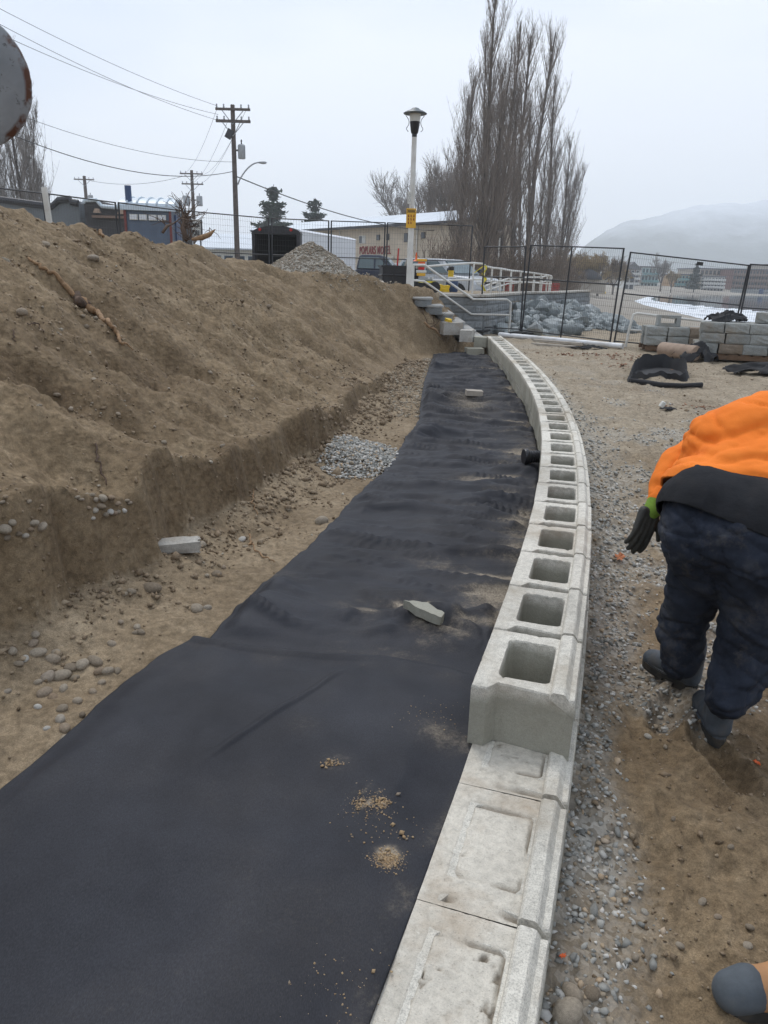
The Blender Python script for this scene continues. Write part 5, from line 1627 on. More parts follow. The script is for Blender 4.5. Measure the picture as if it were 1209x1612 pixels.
M['hood'] = plain('lantern_hood', (.045, .06, .066), .35, .2, 4)
h = float(P(655, 172, 18.3)[2]) - 1.18
lp = lamp_post((float(LAMP[0]), 18.3, 1.18), h, 643, 'near tall white lamp post with black lantern and yellow sign')
p = P(781, 457, 55)
lp2 = lamp_post((float(p[0]), 55, float(zlot(55))), float(P(786.5, 361, 55)[2]) - float(zlot(55)), 781, 'far small white lamp post in front of the poplars, behind the ramp railing')
# number plate box and yellow sign on the near post
zs = float(P(648, 344, 18.3)[2]); 
sg = thing('warning_sign', (float(LAMP[0]), 18.3 - .085, zs), 'yellow sign with rows of small dark pictograms fixed to the near lamp post', 'sign')
MB().cbox((-.01, 0, 0), (.225, .012, .42), .004).build('sign_board', M['sign_yellow'], sg)
MB().box((-.01, -.008, .175), (.20, .004, .012)).box((-.01, -.008, .150), (.17, .004, .018)).box((-.01, -.008, .125), (.20, .004, .008)).build('heading', M['ink'], sg)
for r_i in range(3):
    for c_i in range(3 if r_i < 2 else 2):
        m = MB(); x = -.07 + c_i * .06; z = .05 - r_i * .075
        rr = random.Random(r_i * 3 + c_i)
        m.lathe([(.011, -.002), (.011, .002)], (x + rr.uniform(-.005, .005), -.009, z + .018), 8, 'Y')
        m.box((x, -.009, z - .004), (.022, .004, .022), (0, rr.uniform(-.5, .5), 0)).box((x + .004, -.0095, z - .02), (.032, .004, .007), (0, rr.uniform(-.6, .6), 0))
        m.build('pictogram', M['red_letter'], sg)
MB().tube([(-.01, .01, .24), (-.01, .085, .24)], .01, 6).build('bracket', M['galv'], sg)
nb_ = thing('number_plate', (float(LAMP[0]) - .06, 18.3 - .075, float(P(648, 312, 18.3)[2])), 'small white plate with two dark rings on the near lamp post above the yellow sign', 'plate')
MB().cbox((0, 0, 0), (.09, .012, .26), .004).build('plate', M['sign_white'], nb_)
for z in (.05, -.045):
    pts = [(.026 * cos(a * pi / 6), -.009, z + .035 * sin(a * pi / 6)) for a in range(13)]
    MB().tube(pts, .004, 5).build('ring_mark', M['galv'], nb_)

# ============================================================ temporary fence panels
def fence_panel(a, b, za, zb, h, lab, group, rail_mid=.62, dx=.05, mids=(), tagged=False, lean=0.0):
    a = np.array((a[0], a[1], za), float); b = np.array((b[0], b[1], zb), float)
    L = float(np.linalg.norm(b - a)); ang = math.atan2(b[1] - a[1], b[0] - a[0]); tilt = math.asin((zb - za) / L)
    root = thing('fence_panel', tuple(a), lab, 'fence panel', group, rot=(lean, -tilt, ang))
    for x in (0, L): MB().tube([(x, 0, -.03), (x, 0, h)], .021, 8).build('post', M['black_steel'], root, smooth=30)
    for x in mids: MB().tube([(x, 0, -.03), (x, 0, h)], .018, 8).build('post', M['black_steel'], root, smooth=30)
    for z in (.06, h - .012, rail_mid): MB().tube([(0, 0, z), (L, 0, z)], .015, 8).build('rail', M['black_steel'], root, smooth=30)
    segs = TR()
    n = int(L / dx)
    for i in range(1, n):
        segs.line([(L * i / n, .012, .06), (L * i / n, .012, h - .02)], .0021, .0021)
    for j in range(1, int(h / .15)):
        segs.line([(0, -.010, .06 + j * .15), (L, -.010, .06 + j * .15)], .0021, .0021)
    o = segs.build('wire_mesh', M['wire'], root); o['kind'] = 'stuff'
    for x in (.0, L):
        MB().cbox((x, 0, -.02), (.34, .60 if not tagged else .2, .05), .01).build('foot', M['rubber'], root)
    if tagged: MB().box((L * .58, -.025, h - .09), (.15, .01, .075)).build('name_tag', M['ink'], root)
    return root
def pt(px, py, t): p = P(px, py, t); return (float(p[0]), float(p[1]))
FH = 2.0
f1, f2, f3, f4, f5 = pt(756, 519, 19.4), pt(819, 521, 18.9), pt(884, 530, 18.0), pt(960, 540, 17.2), pt(1148, 553, 17.6)
GR = 'temporary fence panels across the beach'
zb_ = lambda px, py, t: float(P(px, py, t)[2])
fence_panel(f1, f2, zb_(756, 519, 19.4), zb_(819, 522, 18.9), FH, 'black mesh fence panel in front of the rock slope, next to the yellow tape', GR, 1.35 * FH / 2.1)
fence_panel((f2[0] + .03, f2[1] - .03), f4, zb_(819, 523, 18.9), zb_(960, 541, 17.2), FH + .05, 'black mesh fence panel with a middle post, right of the handrail end', GR, 1.28, mids=(1.12,), tagged=False)
f4b = (f4[0] + .09, f4[1] - .02)
zq = float(P(1168, 417, 17.6)[2]) - FH
fence_panel(f4b, f5, zb_(960, 541, 17.2), zq + .03, FH - .02, 'wide black mesh fence panel in front of the ice, behind the stacked blocks', GR, 1.1, tagged=True)
f6 = (f5[0] + 2.9, f5[1] - .5)
fence_panel((f5[0] + .08, f5[1] - .02), f6, zq + .03, zq - .06, FH, 'black mesh fence panel at the right edge in front of the lake', GR, 1.05, tagged=True)
# fence round the plaza and lot, behind the bank
GR2 = 'temporary fence panels behind the soil bank'
L_ = [(-30, 292, 15.2), (72, 304, 17.2), (183, 318, 18.8), (288, 331, 20.6), (425, 343, 22.7), (519, 347, 22.9), (608, 350, 22.9), (746, 355, 23.2)]
labs = ['mesh fence panel at the left edge in front of the grey parapet building', 'mesh fence panel in front of the dark parapet building', 'mesh fence panel behind the blue toilet cabin', 'mesh fence panel between the shop sign and the black trailer', 'mesh fence panel in front of the black and white trailer', 'mesh fence panel in front of the lettering on the motel', 'mesh fence panel behind the lamp post in front of the poplars']
for i in range(len(L_) - 1):
    a, b = L_[i], L_[i + 1]
    A_, B_ = P(*a), P(*b)
    ga = float(A_[2]) - FH; gb = float(B_[2]) - FH
    L2 = math.hypot(B_[0] - A_[0], B_[1] - A_[1])
    fence_panel((A_[0] + .04, A_[1]), (B_[0] - .04, B_[1]), ga, gb, FH, labs[i], GR2, 1.0, dx=.075)
p = P(74, 303, 16.9); q = gz(p)
tag(MB().box((float(p[0]), float(p[1]), (float(p[2]) + q) / 2 + .05), (.10, .08, float(p[2]) - q + .1), (0, -.05, 0)).build('timber_post', M['white_paint']), 'white wooden post in front of the grey parapet building', 'post')

# ============================================================ rock slope below the plaza
def rock_mesh(seed):
    bm = bmesh.new(); rr = np.random.default_rng(seed)
    for i in range(16):
        v = rr.normal(0, 1, 3); v /= np.linalg.norm(v); v *= rr.uniform(.8, 1.0); bm.verts.new((v[0] * .62, v[1] * .44, v[2] * .36))
    bmesh.ops.convex_hull(bm, input=bm.verts)
    bmesh.ops.delete(bm, geom=[v for v in bm.verts if not v.link_faces], context='VERTS')
    bmesh.ops.bevel(bm, geom=bm.edges[:], offset=.012, segments=1, affect='EDGES')
    me = bpy.data.meshes.new('rock'); bm.to_mesh(me); bm.free(); me.materials.append(M['riprap']); return me
rocks = [rock_mesh(300 + k) for k in range(10)]
r_ = np.random.default_rng(33)
n = 0
while n < 290:
    x, y = r_.uniform(2.4, 9.5), r_.uniform(19.9, 31)
    dd = float(polydist(np.array([x]), np.array([y]), WLINE)[0])
    if x < float(xlot(y)) + .15 or dd > np.interp(y, [19.5, 21, 24, 31], [.9, 1.9, 2.9, 2.2]): continue
    z = float(H(np.array([x]), np.array([y]))[0]); s = r_.uniform(.22, .42) * (1 if r_.random() < .8 else 1.6)
    o = bpy.data.objects.new('rock', rocks[n % 10]); col.objects.link(o)
    o.location = (x, y, z + s * r_.uniform(.0, .22)); o.rotation_euler = (r_.normal(0, .5), r_.normal(0, .5), r_.uniform(0, 6.28)); o.scale = (s, s, s * r_.uniform(.8, 1.3))
    tag(o, 'angular blue-grey rock in the slope between plaza wall and beach', 'rock', 'rocks of the slope under the plaza wall'); n += 1
q = np.column_stack([r_.uniform(2.4, 9.5, 9000), r_.uniform(19.9, 31, 9000)])
dq = polydist(q[:, 0], q[:, 1], WLINE)
q = q[(q[:, 0] > xlot(q[:, 1]) + .1) & (dq < np.interp(q[:, 1], [19.5, 21, 24, 31], [1.0, 2.0, 3.0, 2.3]))]
t = NT('rubble_stone')
M['rubble'] = t.fin(t.mix(t.ramp(t.island(), [(0, (.13, .145, .145)), (.5, (.26, .285, .285)), (1, (.40, .42, .41))]), t.ramp(t.noise(9, 4, .7), [(.3, (.6, .6, .6)), (.7, (1.2, 1.2, 1.2))]), .8, 'MULTIPLY'), .9, t.bump(t.noise(20, 4, .7), .6, .02))
scatter('rubble', np.column_stack([q, H(q[:, 0], q[:, 1])]), r_.lognormal(math.log(.16), .4, len(q)), M['rubble'], ICO1, 61, rough=.4, flat=.6)
# ============================================================ vehicles and site things behind the bank
def sheet_prism(prof, y0, y1, tum=0.0, zt=1e9):
    """side profile (x,z) extruded over the width, narrowing above zt (tumblehome)"""
    m = MB(); n = len(prof)
    vs = [(x, y0 + (tum if z > zt else 0), z) for x, z in prof] + [(x, y1 - (tum if z > zt else 0), z) for x, z in prof]
    fs = [tuple(range(n)), tuple(range(2 * n - 1, n - 1, -1))] + [(i, n + i, n + (i + 1) % n, (i + 1) % n) for i in range(n)]
    return m.add(vs, fs)
def wheel(parent, x, y, r=.36, w=.24):
    t_ = MB().lathe([(r * .6, -w / 2), (r * .95, -w / 2), (r, -w * .35), (r, w * .35), (r * .95, w / 2), (r * .6, w / 2)], (0, 0, 0), 24, 'Y').build('wheel', M['rubber'], parent, smooth=35)
    t_.location = (x, y, r)
    m = MB().lathe([(r * .62, -w * .42), (r * .62, w * .42)], (0, 0, 0), 20, 'Y')
    s = -1 if y < .5 else 1
    for k in range(6):
        a = k * pi / 3; m.box((r * .33 * cos(a), s * w * .48, r * .33 * sin(a)), (r * .5, .03, .07), (0, -a, 0))
    m.build('rim', M['rim'], t_)
def car(kind, loc, rz, paint, label, cat, group=None, scale=1.0):
    root = thing('pickup_truck' if kind == 'pickup' else 'parked_car', loc, label, cat, group, rz=rz)
    root.scale = (scale,) * 3
    if kind == 'pickup':   # nose towards +x
        low = [(-2.75, .55), (-2.75, 1.20), (-.55, 1.20), (-.50, 1.22), (1.05, 1.20), (2.35, 1.10), (2.62, 1.0), (2.68, .55), (2.2, .42), (-2.2, .42)]
        cab = [(-.62, 1.20), (-.50, 1.80), (-.35, 1.86), (.50, 1.86), (.62, 1.82), (1.22, 1.20)]
        glass = [(-.50, 1.25), (-.42, 1.76), (.45, 1.76), (1.0, 1.25)]
        wx = (1.75, -1.75); W = 1.95; r = .40; split = .28
    elif kind == 'suv':
        low = [(-2.2, .45), (-2.25, 1.0), (-2.1, 1.12), (1.0, 1.08), (2.05, .98), (2.28, .75), (2.28, .42), (-2.1, .36)]
        cab = [(-2.12, 1.10), (-1.85, 1.62), (-1.55, 1.72), (.2, 1.70), (.4, 1.66), (1.15, 1.08)]
        glass = [(-1.85, 1.14), (-1.68, 1.56), (.22, 1.60), (.86, 1.14)]
        wx = (1.42, -1.35); W = 1.85; r = .35; split = -.35
    low_m = sheet_prism(low, 0, W); body = low_m.build('body', M[paint], root)
    bv = body.modifiers.new('bevel', 'BEVEL'); bv.width = .07; bv.segments = 3; bv.angle_limit = R(25); body.data.shade_smooth(); body.data.set_sharp_from_angle(angle=R(40))
    cb = sheet_prism(cab, .02, W - .02, .14, 1.3).build('cab', M[paint], root)
    bv = cb.modifiers.new('bevel', 'BEVEL'); bv.width = .05; bv.segments = 2
    for y, s in ((0, -1), (W, 1)):
        yy = y - s * .045
        m = MB(); n = len(glass)
        outs = [(x, (yy + s * .06 if z < 1.3 else yy - s * .065 + s * .02), z) for x, z in glass]
        ins = [(x, o_[1] - s * .03, z) for (x, z), o_ in zip(glass, outs)]
        m.add(outs + ins, [tuple(range(n)), tuple(range(2 * n - 1, n - 1, -1))] + [(i, (i + 1) % n, n + (i + 1) % n, n + i) for i in range(n)])
        m.build('side_window', M['car_glass'], root)
        MB().box((split, yy + s * .03, 1.48), (.07, .06, .5), (s * .12, 0, 0)).build('window_pillar', M[paint], root)
        MB().cbox((1.0, y + s * .10, 1.27), (.13, .2, .15), .03).build('mirror', M['black_plastic'], root)
        for x in wx:
            MB().lathe([(r * 1.18, -.02), (r * 1.18, .02)], (x, y + s * .005, r + .02), 22, 'Y').build('wheel_arch', M['dark_inside'], root)
            wheel(root, x, y - s * .08, r)
    # windscreen
    x1, z1 = cab[-1]; x0, z0 = cab[-2]
    m = MB(); k = .05
    m.add([(x1 - .04, .12, z1 + .05), (x1 - .04, W - .12, z1 + .05), (x0 + .10, W - .24, z0 - .06), (x0 + .10, .24, z0 - .06),
           (x1 + .01, .12, z1 + .07), (x1 + .01, W - .12, z1 + .07), (x0 + .15, W - .24, z0 - .03), (x0 + .15, .24, z0 - .03)], [(0, 1, 2, 3), (4, 5, 6, 7), (0, 1, 5, 4), (1, 2, 6, 5), (2, 3, 7, 6), (3, 0, 4, 7)])
    m.build('windscreen', M['car_glass'], root)
    xn = low[-3][0] if kind == 'suv' else 2.64
    for y in (.28, W - .28): MB().cbox((xn - .06, y, .86 if kind == 'pickup' else .80), (.16, .36, .18), .03).build('headlight', M['lampglass'], root)
    MB().cbox((xn - .0, W / 2, .82), (.06, W * .45, .22), .02).build('grille', M['black_plastic'], root)
    MB().cbox((xn, W / 2, .50), (.16, W * .96, .2), .04).build('bumper', M['galv'], root)
    for y in (.1, W - .1): MB().cbox((low[0][0] + .02, y, 1.0), (.08, .14, .3), .02).build('tail_light', M['tail_red'], root)
    return root
p = P(566, 402, 37.5)
car('pickup', (float(p[0]) + .45, 37.5, float(zlot(37.5)) - .03), -.12, 'navy_paint', 'dark blue pickup truck parked behind the gravel pile', 'pickup truck', scale=1.02)
p = P(625, 410, 47)
car('suv', (float(p[0]) + .9, 47, float(zlot(47)) + .05), -.5, 'silver_paint', 'light blue-silver car parked behind the dark blue pickup', 'car', scale=1.0)
p = P(676, 416, 30.5)
car('suv', (float(p[0]) + .10, 30.5, float(zlot(30.5)) - .02), -.75, 'silver_paint', 'silver car facing right behind the plaza railing', 'car', scale=.95)
p = P(594, 402, 55)

# white box trailer with open black rear
def trailer():
    t0 = 27.5; base = float(zlot(t0))
    xl = float(P(398, 380, t0)[0]); xr = float(P(477, 380, t0)[0]); zt = float(P(430, 363, t0)[2]) - base
    W = xr - xl; Hh = zt; L = 6.4
    root = thing('cargo_trailer', (xl, t0, base), 'white enclosed cargo trailer with its black rear end open, behind the gravel pile', 'trailer', rz=-.26)
    z0 = .45
    # shell: side walls, roof, front, floor
    MB().box((.03, L / 2, (Hh + z0) / 2), (.05, L, Hh - z0)).box((W - .03, L / 2, (Hh + z0) / 2), (.05, L, Hh - z0)).box((W / 2, L - .03, (Hh + z0) / 2), (W - .1, .05, Hh - z0)).build('shell', M['trailer_white'], root)
    n = 8
    arc = [(W / 2 - (W / 2 + .02) * cos(pi * k / n), Hh - .02 + .14 * sin(pi * k / n)) for k in range(n + 1)]
    MB().prism(arc, .1, L + .05, 'XZ').build('roof', M['trailer_white'], root, smooth=30)
    MB().box((W / 2, L / 2, z0), (W - .11, L - .1, .08)).build('floor', M['dark_inside'], root)
    MB().box((.075, L / 2, (Hh + z0) / 2), (.03, L - .2, Hh - z0 - .1)).box((W - .075, L / 2, (Hh + z0) / 2), (.03, L - .2, Hh - z0 - .1)).box((W / 2, L / 2, Hh - .05), (W - .12, L - .2, .03)).box((W / 2, L - .09, (Hh + z0) / 2), (W - .15, .03, Hh - z0 - .1)).build('lining', M['dark_inside'], root)
    arc2 = [(W / 2 - (W / 2 + .05) * cos(pi * k / n), Hh - .12 + .27 * sin(pi * k / n)) for k in range(n + 1)]
    MB().prism(arc2, -.03, .16, 'XZ').box((.04, .06, (Hh + z0) / 2 - .08), (.12, .2, Hh - z0 - .05)).box((W - .04, .06, (Hh + z0) / 2 - .08), (.12, .2, Hh - z0 - .05)).box((W / 2, .06, z0 - .08), (W, .2, .2)).build('rear_frame', M['black_plastic'], root)
    for x in (.3, W - .3): MB().lathe([(.05, -.02), (.05, .02)], (x, -.05, Hh + .02), 10, 'Y').build('tail_light', M['tail_red'], root)
    MB().box((W * .72, 2.2, z0 + .7), (W * .25, .5, 1.2)).build('shelf_load', M['galv'], root)
    MB().box((W * .3, 3.2, z0 + .5), (W * .3, .5, .9)).build('shelf_load', M['cardboard'], root)
    for y in (L * .42, L * .56):
        for x in (.02, W - .02): wheel(root, x, y, .34, .2)
    MB().box((W + .03, L * .49, .78), (.2, 1.9, .06)).build('fender', M['galv'], root)
    MB().box((W / 2, L + .7, .45), (.1, 1.4, .12)).build('drawbar', M['black_steel'], root)
trailer()

# black ribbed waste tub by the lamp post
def tub():
    t0 = 20.6
    a = P(602, 440, t0); b = P(634, 440, t0)
    base = 1.15; z1 = float(P(612, 423, t0)[2]) - base
    root = thing('waste_tub', (float(a[0]), t0, base), 'black ribbed plastic tub standing behind the near lamp post', 'tub', rz=.12)
    W = 1.02; Dp = .8; Hh = max(.62, z1)
    m = MB(); t_ = .04
    def fr(s0, s1, z0, z1_):   # tapered open box walls
        for (cx, cy, sx, sy) in ((W / 2, t_ / 2, W, t_), (W / 2, Dp - t_ / 2, W, t_), (t_ / 2, Dp / 2, t_, Dp - 2 * t_ - .002), (W - t_ / 2, Dp / 2, t_, Dp - 2 * t_ - .002)):
            m.box((cx, cy, (z0 + z1_) / 2), (sx, sy, z1_ - z0))
    fr(0, 0, 0, Hh); m.box((W / 2, Dp / 2, .03), (W - .1, Dp - .1, .05))
    m.build('tub_body', M['black_plastic'], root)
    for z in (.14, .40, Hh - .02): MB().cbox((W / 2, Dp / 2, z), (W + .06, Dp + .06, .05), .015).build('rib', M['black_plastic'], root) if z < Hh - .1 else None
    rim = MB()
    for (cx, cy, sx, sy) in ((W / 2, 0, W + .08, .07), (W / 2, Dp, W + .08, .07), (0, Dp / 2, .07, Dp - .08), (W, Dp / 2, .07, Dp - .08)): rim.box((cx, cy, Hh + .005), (sx, sy, .05))
    rim.build('rim', M['black_plastic'], root)
    for x in (.3, .72): MB().box((x, -.015, Hh * .45), (.05, .03, Hh * .8)).build('rib', M['black_plastic'], root)
tub()
# small machine with yellow, red and orange panels right of the lamp post
p = P(668, 462, 19.9)
root = thing('site_machine', (float(p[0]), 19.9, 1.15), 'small black-wheeled machine with yellow, red and white panels right of the near lamp post', 'machine')
MB().cbox((0, .2, .13), (.52, .5, .20), .03).build('chassis', M['black_plastic'], root)
for x in (-.24, .26): MB().lathe([(.10, -.05), (.14, -.04), (.14, .04), (.10, .05)], (x, -.04, .14), 16, 'Y').build('wheel', M['rubber'], root)
MB().box((.06, -.05, .265), (.44, .04, .035)).build('yellow_bar', M['tape'], root)
MB().cbox((.02, .2, .34), (.36, .4, .12), .02).build('hood', M['galv'], root)
z = .44
for c, h_, w_ in (('sign_yellow', .07, .22), ('sign_white', .07, .26), ('tail_red', .07, .16), ('sign_white', .05, .28), ('orange', .07, .18), ('sign_yellow', .06, .26)):
    MB().cbox((-.10, .1, z), (w_, .2, h_), .01).build('panel', M[c], root); z += h_ + .004
MB().lathe([(.02, 0), (.09, .01), (.03, .05), (.015, .22)], (-.24, .12, z - .1), 12).build('warning_cone', M['orange'], root)
for x in (.10, .20): MB().lathe([(.03, -.01), (.03, .01)], (x, -.03, .36), 10, 'Y').build('lamp', M['lampglass'], root)
# bollard, barrel, stake
p = P(709, 448, 23.5); z1 = float(P(710, 419, 23.5)[2])
root = thing('bollard', (float(p[0]), 23.5, 1.15), 'yellow pipe bollard with black top behind the plaza railing', 'bollard')
MB().tube([(0, 0, 0), (0, 0, z1 - 1.15 - .12)], .085, 16).build('yellow_sleeve', M['yellow'], root, smooth=30)
MB().lathe([(.088, z1 - 1.27), (.088, z1 - 1.17), (.06, z1 - 1.15), (.02, z1 - 1.145)], (0, 0, 0), 16).build('cap', M['ink'], root, smooth=30)
p = P(711, 461, 21.6)
root = thing('plastic_barrel', (float(p[0]), 21.6, 1.15), 'dark blue plastic barrel at the foot of the yellow bollard', 'barrel')
MB().lathe([(.15, 0), (.17, .04), (.175, .15), (.165, .16), (.165, .19), (.175, .2), (.17, .33), (.12, .36)], (0, 0, 0), 18).build('body', M['blue_plastic'], root, smooth=30)
MB().lathe([(.125, .355), (.125, .39), (.10, .40)], (0, 0, 0), 18).build('lid', M['sign_white'], root, smooth=30)
p = P(697, 459, 21.2)
o = rough_block('yellow_bag', (float(p[0]), 21.2, 1.24), (.30, .22, .18), (0, .1, .3), 'yellow', 'crumpled yellow bag beside the blue barrel', 'bag', 21, jit=.25)
p = P(683, 455, 21.4)
o = MB().cbox((float(p[0]), 21.4, 1.15 + .17), (.62, .4, .34), .04).build('grey_crate', M['galv']); tag(o, 'low grey crate between the machine and the yellow bag', 'crate')
a, b = P(624, 421, 21.8), P(627.5, 391, 21.8)
tag(MB().tube([(float(a[0]), 21.8, 1.15), tuple(b)], .022, 8).build('red_stake', M['tail_red']), 'slanting red stake above the black tub', 'stake')
a, b = P(636, 424, 21.7), P(641, 408, 21.7)
tag(MB().box(((a[0] + b[0]) / 2, 21.7, (a[2] + b[2]) / 2), (.05, .05, .5), (0, .35, 0)).build('timber_board', M['timber']), 'short board leaning in the black tub beside the red stake', 'board')
# orange mesh barriers on the far lot
for a0, a1, tt, lab in ((793, 808, 48, 'short orange mesh barrier behind the ramp railing, left piece'), (852, 880, 50, 'orange mesh barrier behind the right end of the ramp railing')):
    a, b = P(a0, 455, tt), P(a1, 455, tt); g_ = float(zlot(tt))
    root = thing('mesh_barrier', (float(a[0]), tt, g_), lab, 'barrier', 'orange barriers on the lot')
    W = float(b[0] - a[0]); n = int(W / .09)
    m = TR()
    for i in range(n + 1): m.line([(W * i / n, 0, 0), (W * i / n, 0, .9)], .02, .02)
    for j in range(9): m.line([(0, 0, .05 + j * .105), (W, 0, .05 + j * .105)], .02, .02)
    o = m.build('orange_mesh', M['tail_red'], root); o['kind'] = 'stuff'
    for i in range(3): MB().tube([(W * i / 2, .03, 0), (W * i / 2, .03, 1.05)], .025, 6).build('stake', M['timber'], root)
# scrap timber left of the black tub
for k, (x0, y0, x1, y1, lab) in enumerate(((577, 438, 603, 445, 'grey plank lying on the gravel pile edge beside the black tub'), (580, 450, 600, 458, 'short plank below the longer one beside the black tub'))):
    a, b = P(x0, y0, 19.0), P(x1, y1, 18.9)
    a, b = np.array(a), np.array(b)
    mid = (a + b) / 2; L = float(np.linalg.norm(b - a)); tag(MB().box((0, 0, 0), (L, .16, .05)).build('plank', M['timber']), lab, 'plank')
    o = bpy.data.objects['plank' if k == 0 else 'plank.001']; o.location = mid; o.rotation_euler = (.2, -math.asin((b[2] - a[2]) / L), .1)

# ============================================================ pallets of grey blocks, tube, plastic
def stack_block(parent_name, loc, rz, lab, size=(.43, .30, .19), mat='grey_pale', seed=0, group=None, rx=0.0):
    L, Dp, Hh = size
    bm = bmesh.new(); bmesh.ops.create_cube(bm, size=1)
    bmesh.ops.subdivide_edges(bm, edges=bm.edges, cuts=4, use_grid_fill=True)
    rr = np.random.default_rng(seed)
    for v in bm.verts:
        x, y, z = v.co
        k = 1 - (.16 if y > .2 else 0)
        if y < -.49 and abs(x) < .45 and abs(z) < .45: v.co.y -= rr.uniform(.02, .07)
        v.co.x *= L * k; v.co.y *= Dp; v.co.z *= Hh
        v.co += Vector(rr.normal(0, .0015, 3))
    bmesh.ops.bevel(bm, geom=[e for e in bm.edges if e.calc_face_angle(0) > 1.2], offset=.008, segments=1, affect='EDGES')
    me = bpy.data.meshes.new('concrete_block'); bm.to_mesh(me); bm.free()
    o = link('stacked_block', me, M[mat], None); o.location = loc; o.rotation_euler = (rx, 0, rz)
    tag(o, lab, 'concrete block', group); return o
M['grey_pale'] = concrete('stacked_block', (.30, .31, .295), 1.2, (.26, .22, .17))
M['brownish'] = concrete('stained_block', (.27, .22, .17), 1.2, (.2, .15, .1))
def gp(px, py, z=.0): return hit(px, py)
def pallet(loc, rz, w, d, lab):
    root = thing('pallet', loc, lab, 'pallet', None, rz=rz)
    for k in range(7): MB().box((-w / 2 + w * (k + .5) / 7, 0, .115), (w / 7 * .78, d, .02)).build('slat', M['pallet'], root)
    for y in (-d / 2 + .05, 0, d / 2 - .05): MB().box((0, y, .06), (w, .09, .085)).build('stringer', M['pallet'], root)
# big stack at the right: base line from (985..) zoom -> pixels (1106,560)-(1200,590)
A0 = hit(1106, 566)[:2]; gr_ = gz(A0); rz = -.30
ux = np.array([cos(rz), sin(rz)]); uy = np.array([-sin(rz), cos(rz)])
pallet((float(A0[0] + ux[0] * .75 + uy[0] * .45), float(A0[1] + ux[1] * .75 + uy[1] * .45), gr_), rz, 1.55, 1.0, 'dark wooden pallet under the large block stack at the right')
rr = random.Random(8)
names_c = ['first', 'second', 'third', 'fourth']; rows_n = ['bottom', 'middle', 'top']
for lev in range(3):
    off = (-.10, 0.0, -.04)[lev]
    for dpt in range(3):
        for c in range(4):
            if lev == 2 and dpt == 2 and c == 0: continue
            u = off + c * .445 + .12 + (.03 if dpt else 0); v = .08 + dpt * .33
            pos = A0 + ux * u + uy * v
            vis = dpt == 0
            where = ('%s block from the left in the %s course of the large stack' % (names_c[c], rows_n[lev])) if vis else ('hidden-row block in the %s of the large stack, %s from left, %s course' % (('', 'middle', 'back')[dpt], names_c[c], rows_n[lev]))
            stack_block('', (float(pos[0]), float(pos[1]), gr_ + .225 + lev * .196), rz + rr.uniform(-.05, .05), 'grey ' + where, seed=lev * 20 + dpt * 5 + c, mat='brownish' if (lev == 0 and c == 1 and dpt == 0) else 'grey_pale', group='blocks of the large stack at the right')
pos = A0 + ux * 1.15 + uy * .35
stack_block('', (float(pos[0]), float(pos[1]), gr_ + .225 + 3 * .196 + .01), rz - .25, 'single grey block lying alone on top of the large stack', size=(.52, .36, .2), seed=77)
# smaller stack behind the tube
B0 = hit(1038, 558)[:2] + np.array([0, .45]); rz2 = -.12
ux = np.array([cos(rz2), sin(rz2)]); uy = np.array([-sin(rz2), cos(rz2)])
g2 = gz(tuple(B0))
pallet((float(B0[0] + .55), float(B0[1] + .25), g2), rz2, 1.35, .8, 'dark wooden pallet under the small block stack behind the brown tube')
for lev in range(2):
    for dpt in range(2):
        for c in range(3):
            pos = B0 + ux * (.02 + c * .45) + uy * (.05 + dpt * .33)
            stack_block('', (float(pos[0]), float(pos[1]), g2 + .225 + lev * .196), rz2 + rr.uniform(-.05, .05), 'grey block %s from left, %s course, %s row of the small stack' % (names_c[c], ('bottom', 'top')[lev], ('front', 'back')[dpt]), seed=100 + lev * 20 + dpt * 5 + c, group='blocks of the small stack', mat='brownish' if c == 2 and dpt == 0 else 'grey_pale')
# hollow block standing upright on the small stack
pos = B0 + ux * .28 + uy * .18
m = MB(); Hh = .225
for (u, v, w, h_) in ((-.20, 0, .07, Hh), (.20, 0, .09, Hh), (0, 0, 0, 0)):
    if w: m.box((u, 0, Hh / 2), (w, .19, Hh), taper=.9)
m.box((0, 0, .03), (.34, .18, .06)).box((0, 0, Hh - .03), (.34, .18, .06))
o = m.build('hollow_block', M['grey_pale']); o.location = (float(pos[0]), float(pos[1]), g2 + .225 + .196 + .098 + .002); o.rotation_euler = (0, 0, rz2)
tag(o, 'hollow grey block standing on its side on top of the small stack', 'concrete block')
# brown cardboard tube
a = gp(1040, 556, gr_ + .13); b = gp(1096, 563, gr_ + .13)
a, b = hit(1040, 561), hit(1094, 570); a[2] += .13; b[2] += .13
m = MB(); d_ = b - a
root = thing('brown_tube', tuple(a), 'thick brown stained tube lying in front of the small block stack', 'tube', rz=math.atan2(d_[1], d_[0]))
L = float(np.linalg.norm(d_))
MB().lathe([(.105, .0), (.14, .0), (.145, .02), (.145, L - .02), (.14, L), (.105, L)], (0, 0, 0), 22, 'X').build('tube_wall', M['cardboard'], root, smooth=35)
MB().lathe([(.104, .03), (.104, .04)], (0, 0, 0), 22, 'X').build('tube_core', M['dark_inside'], root)

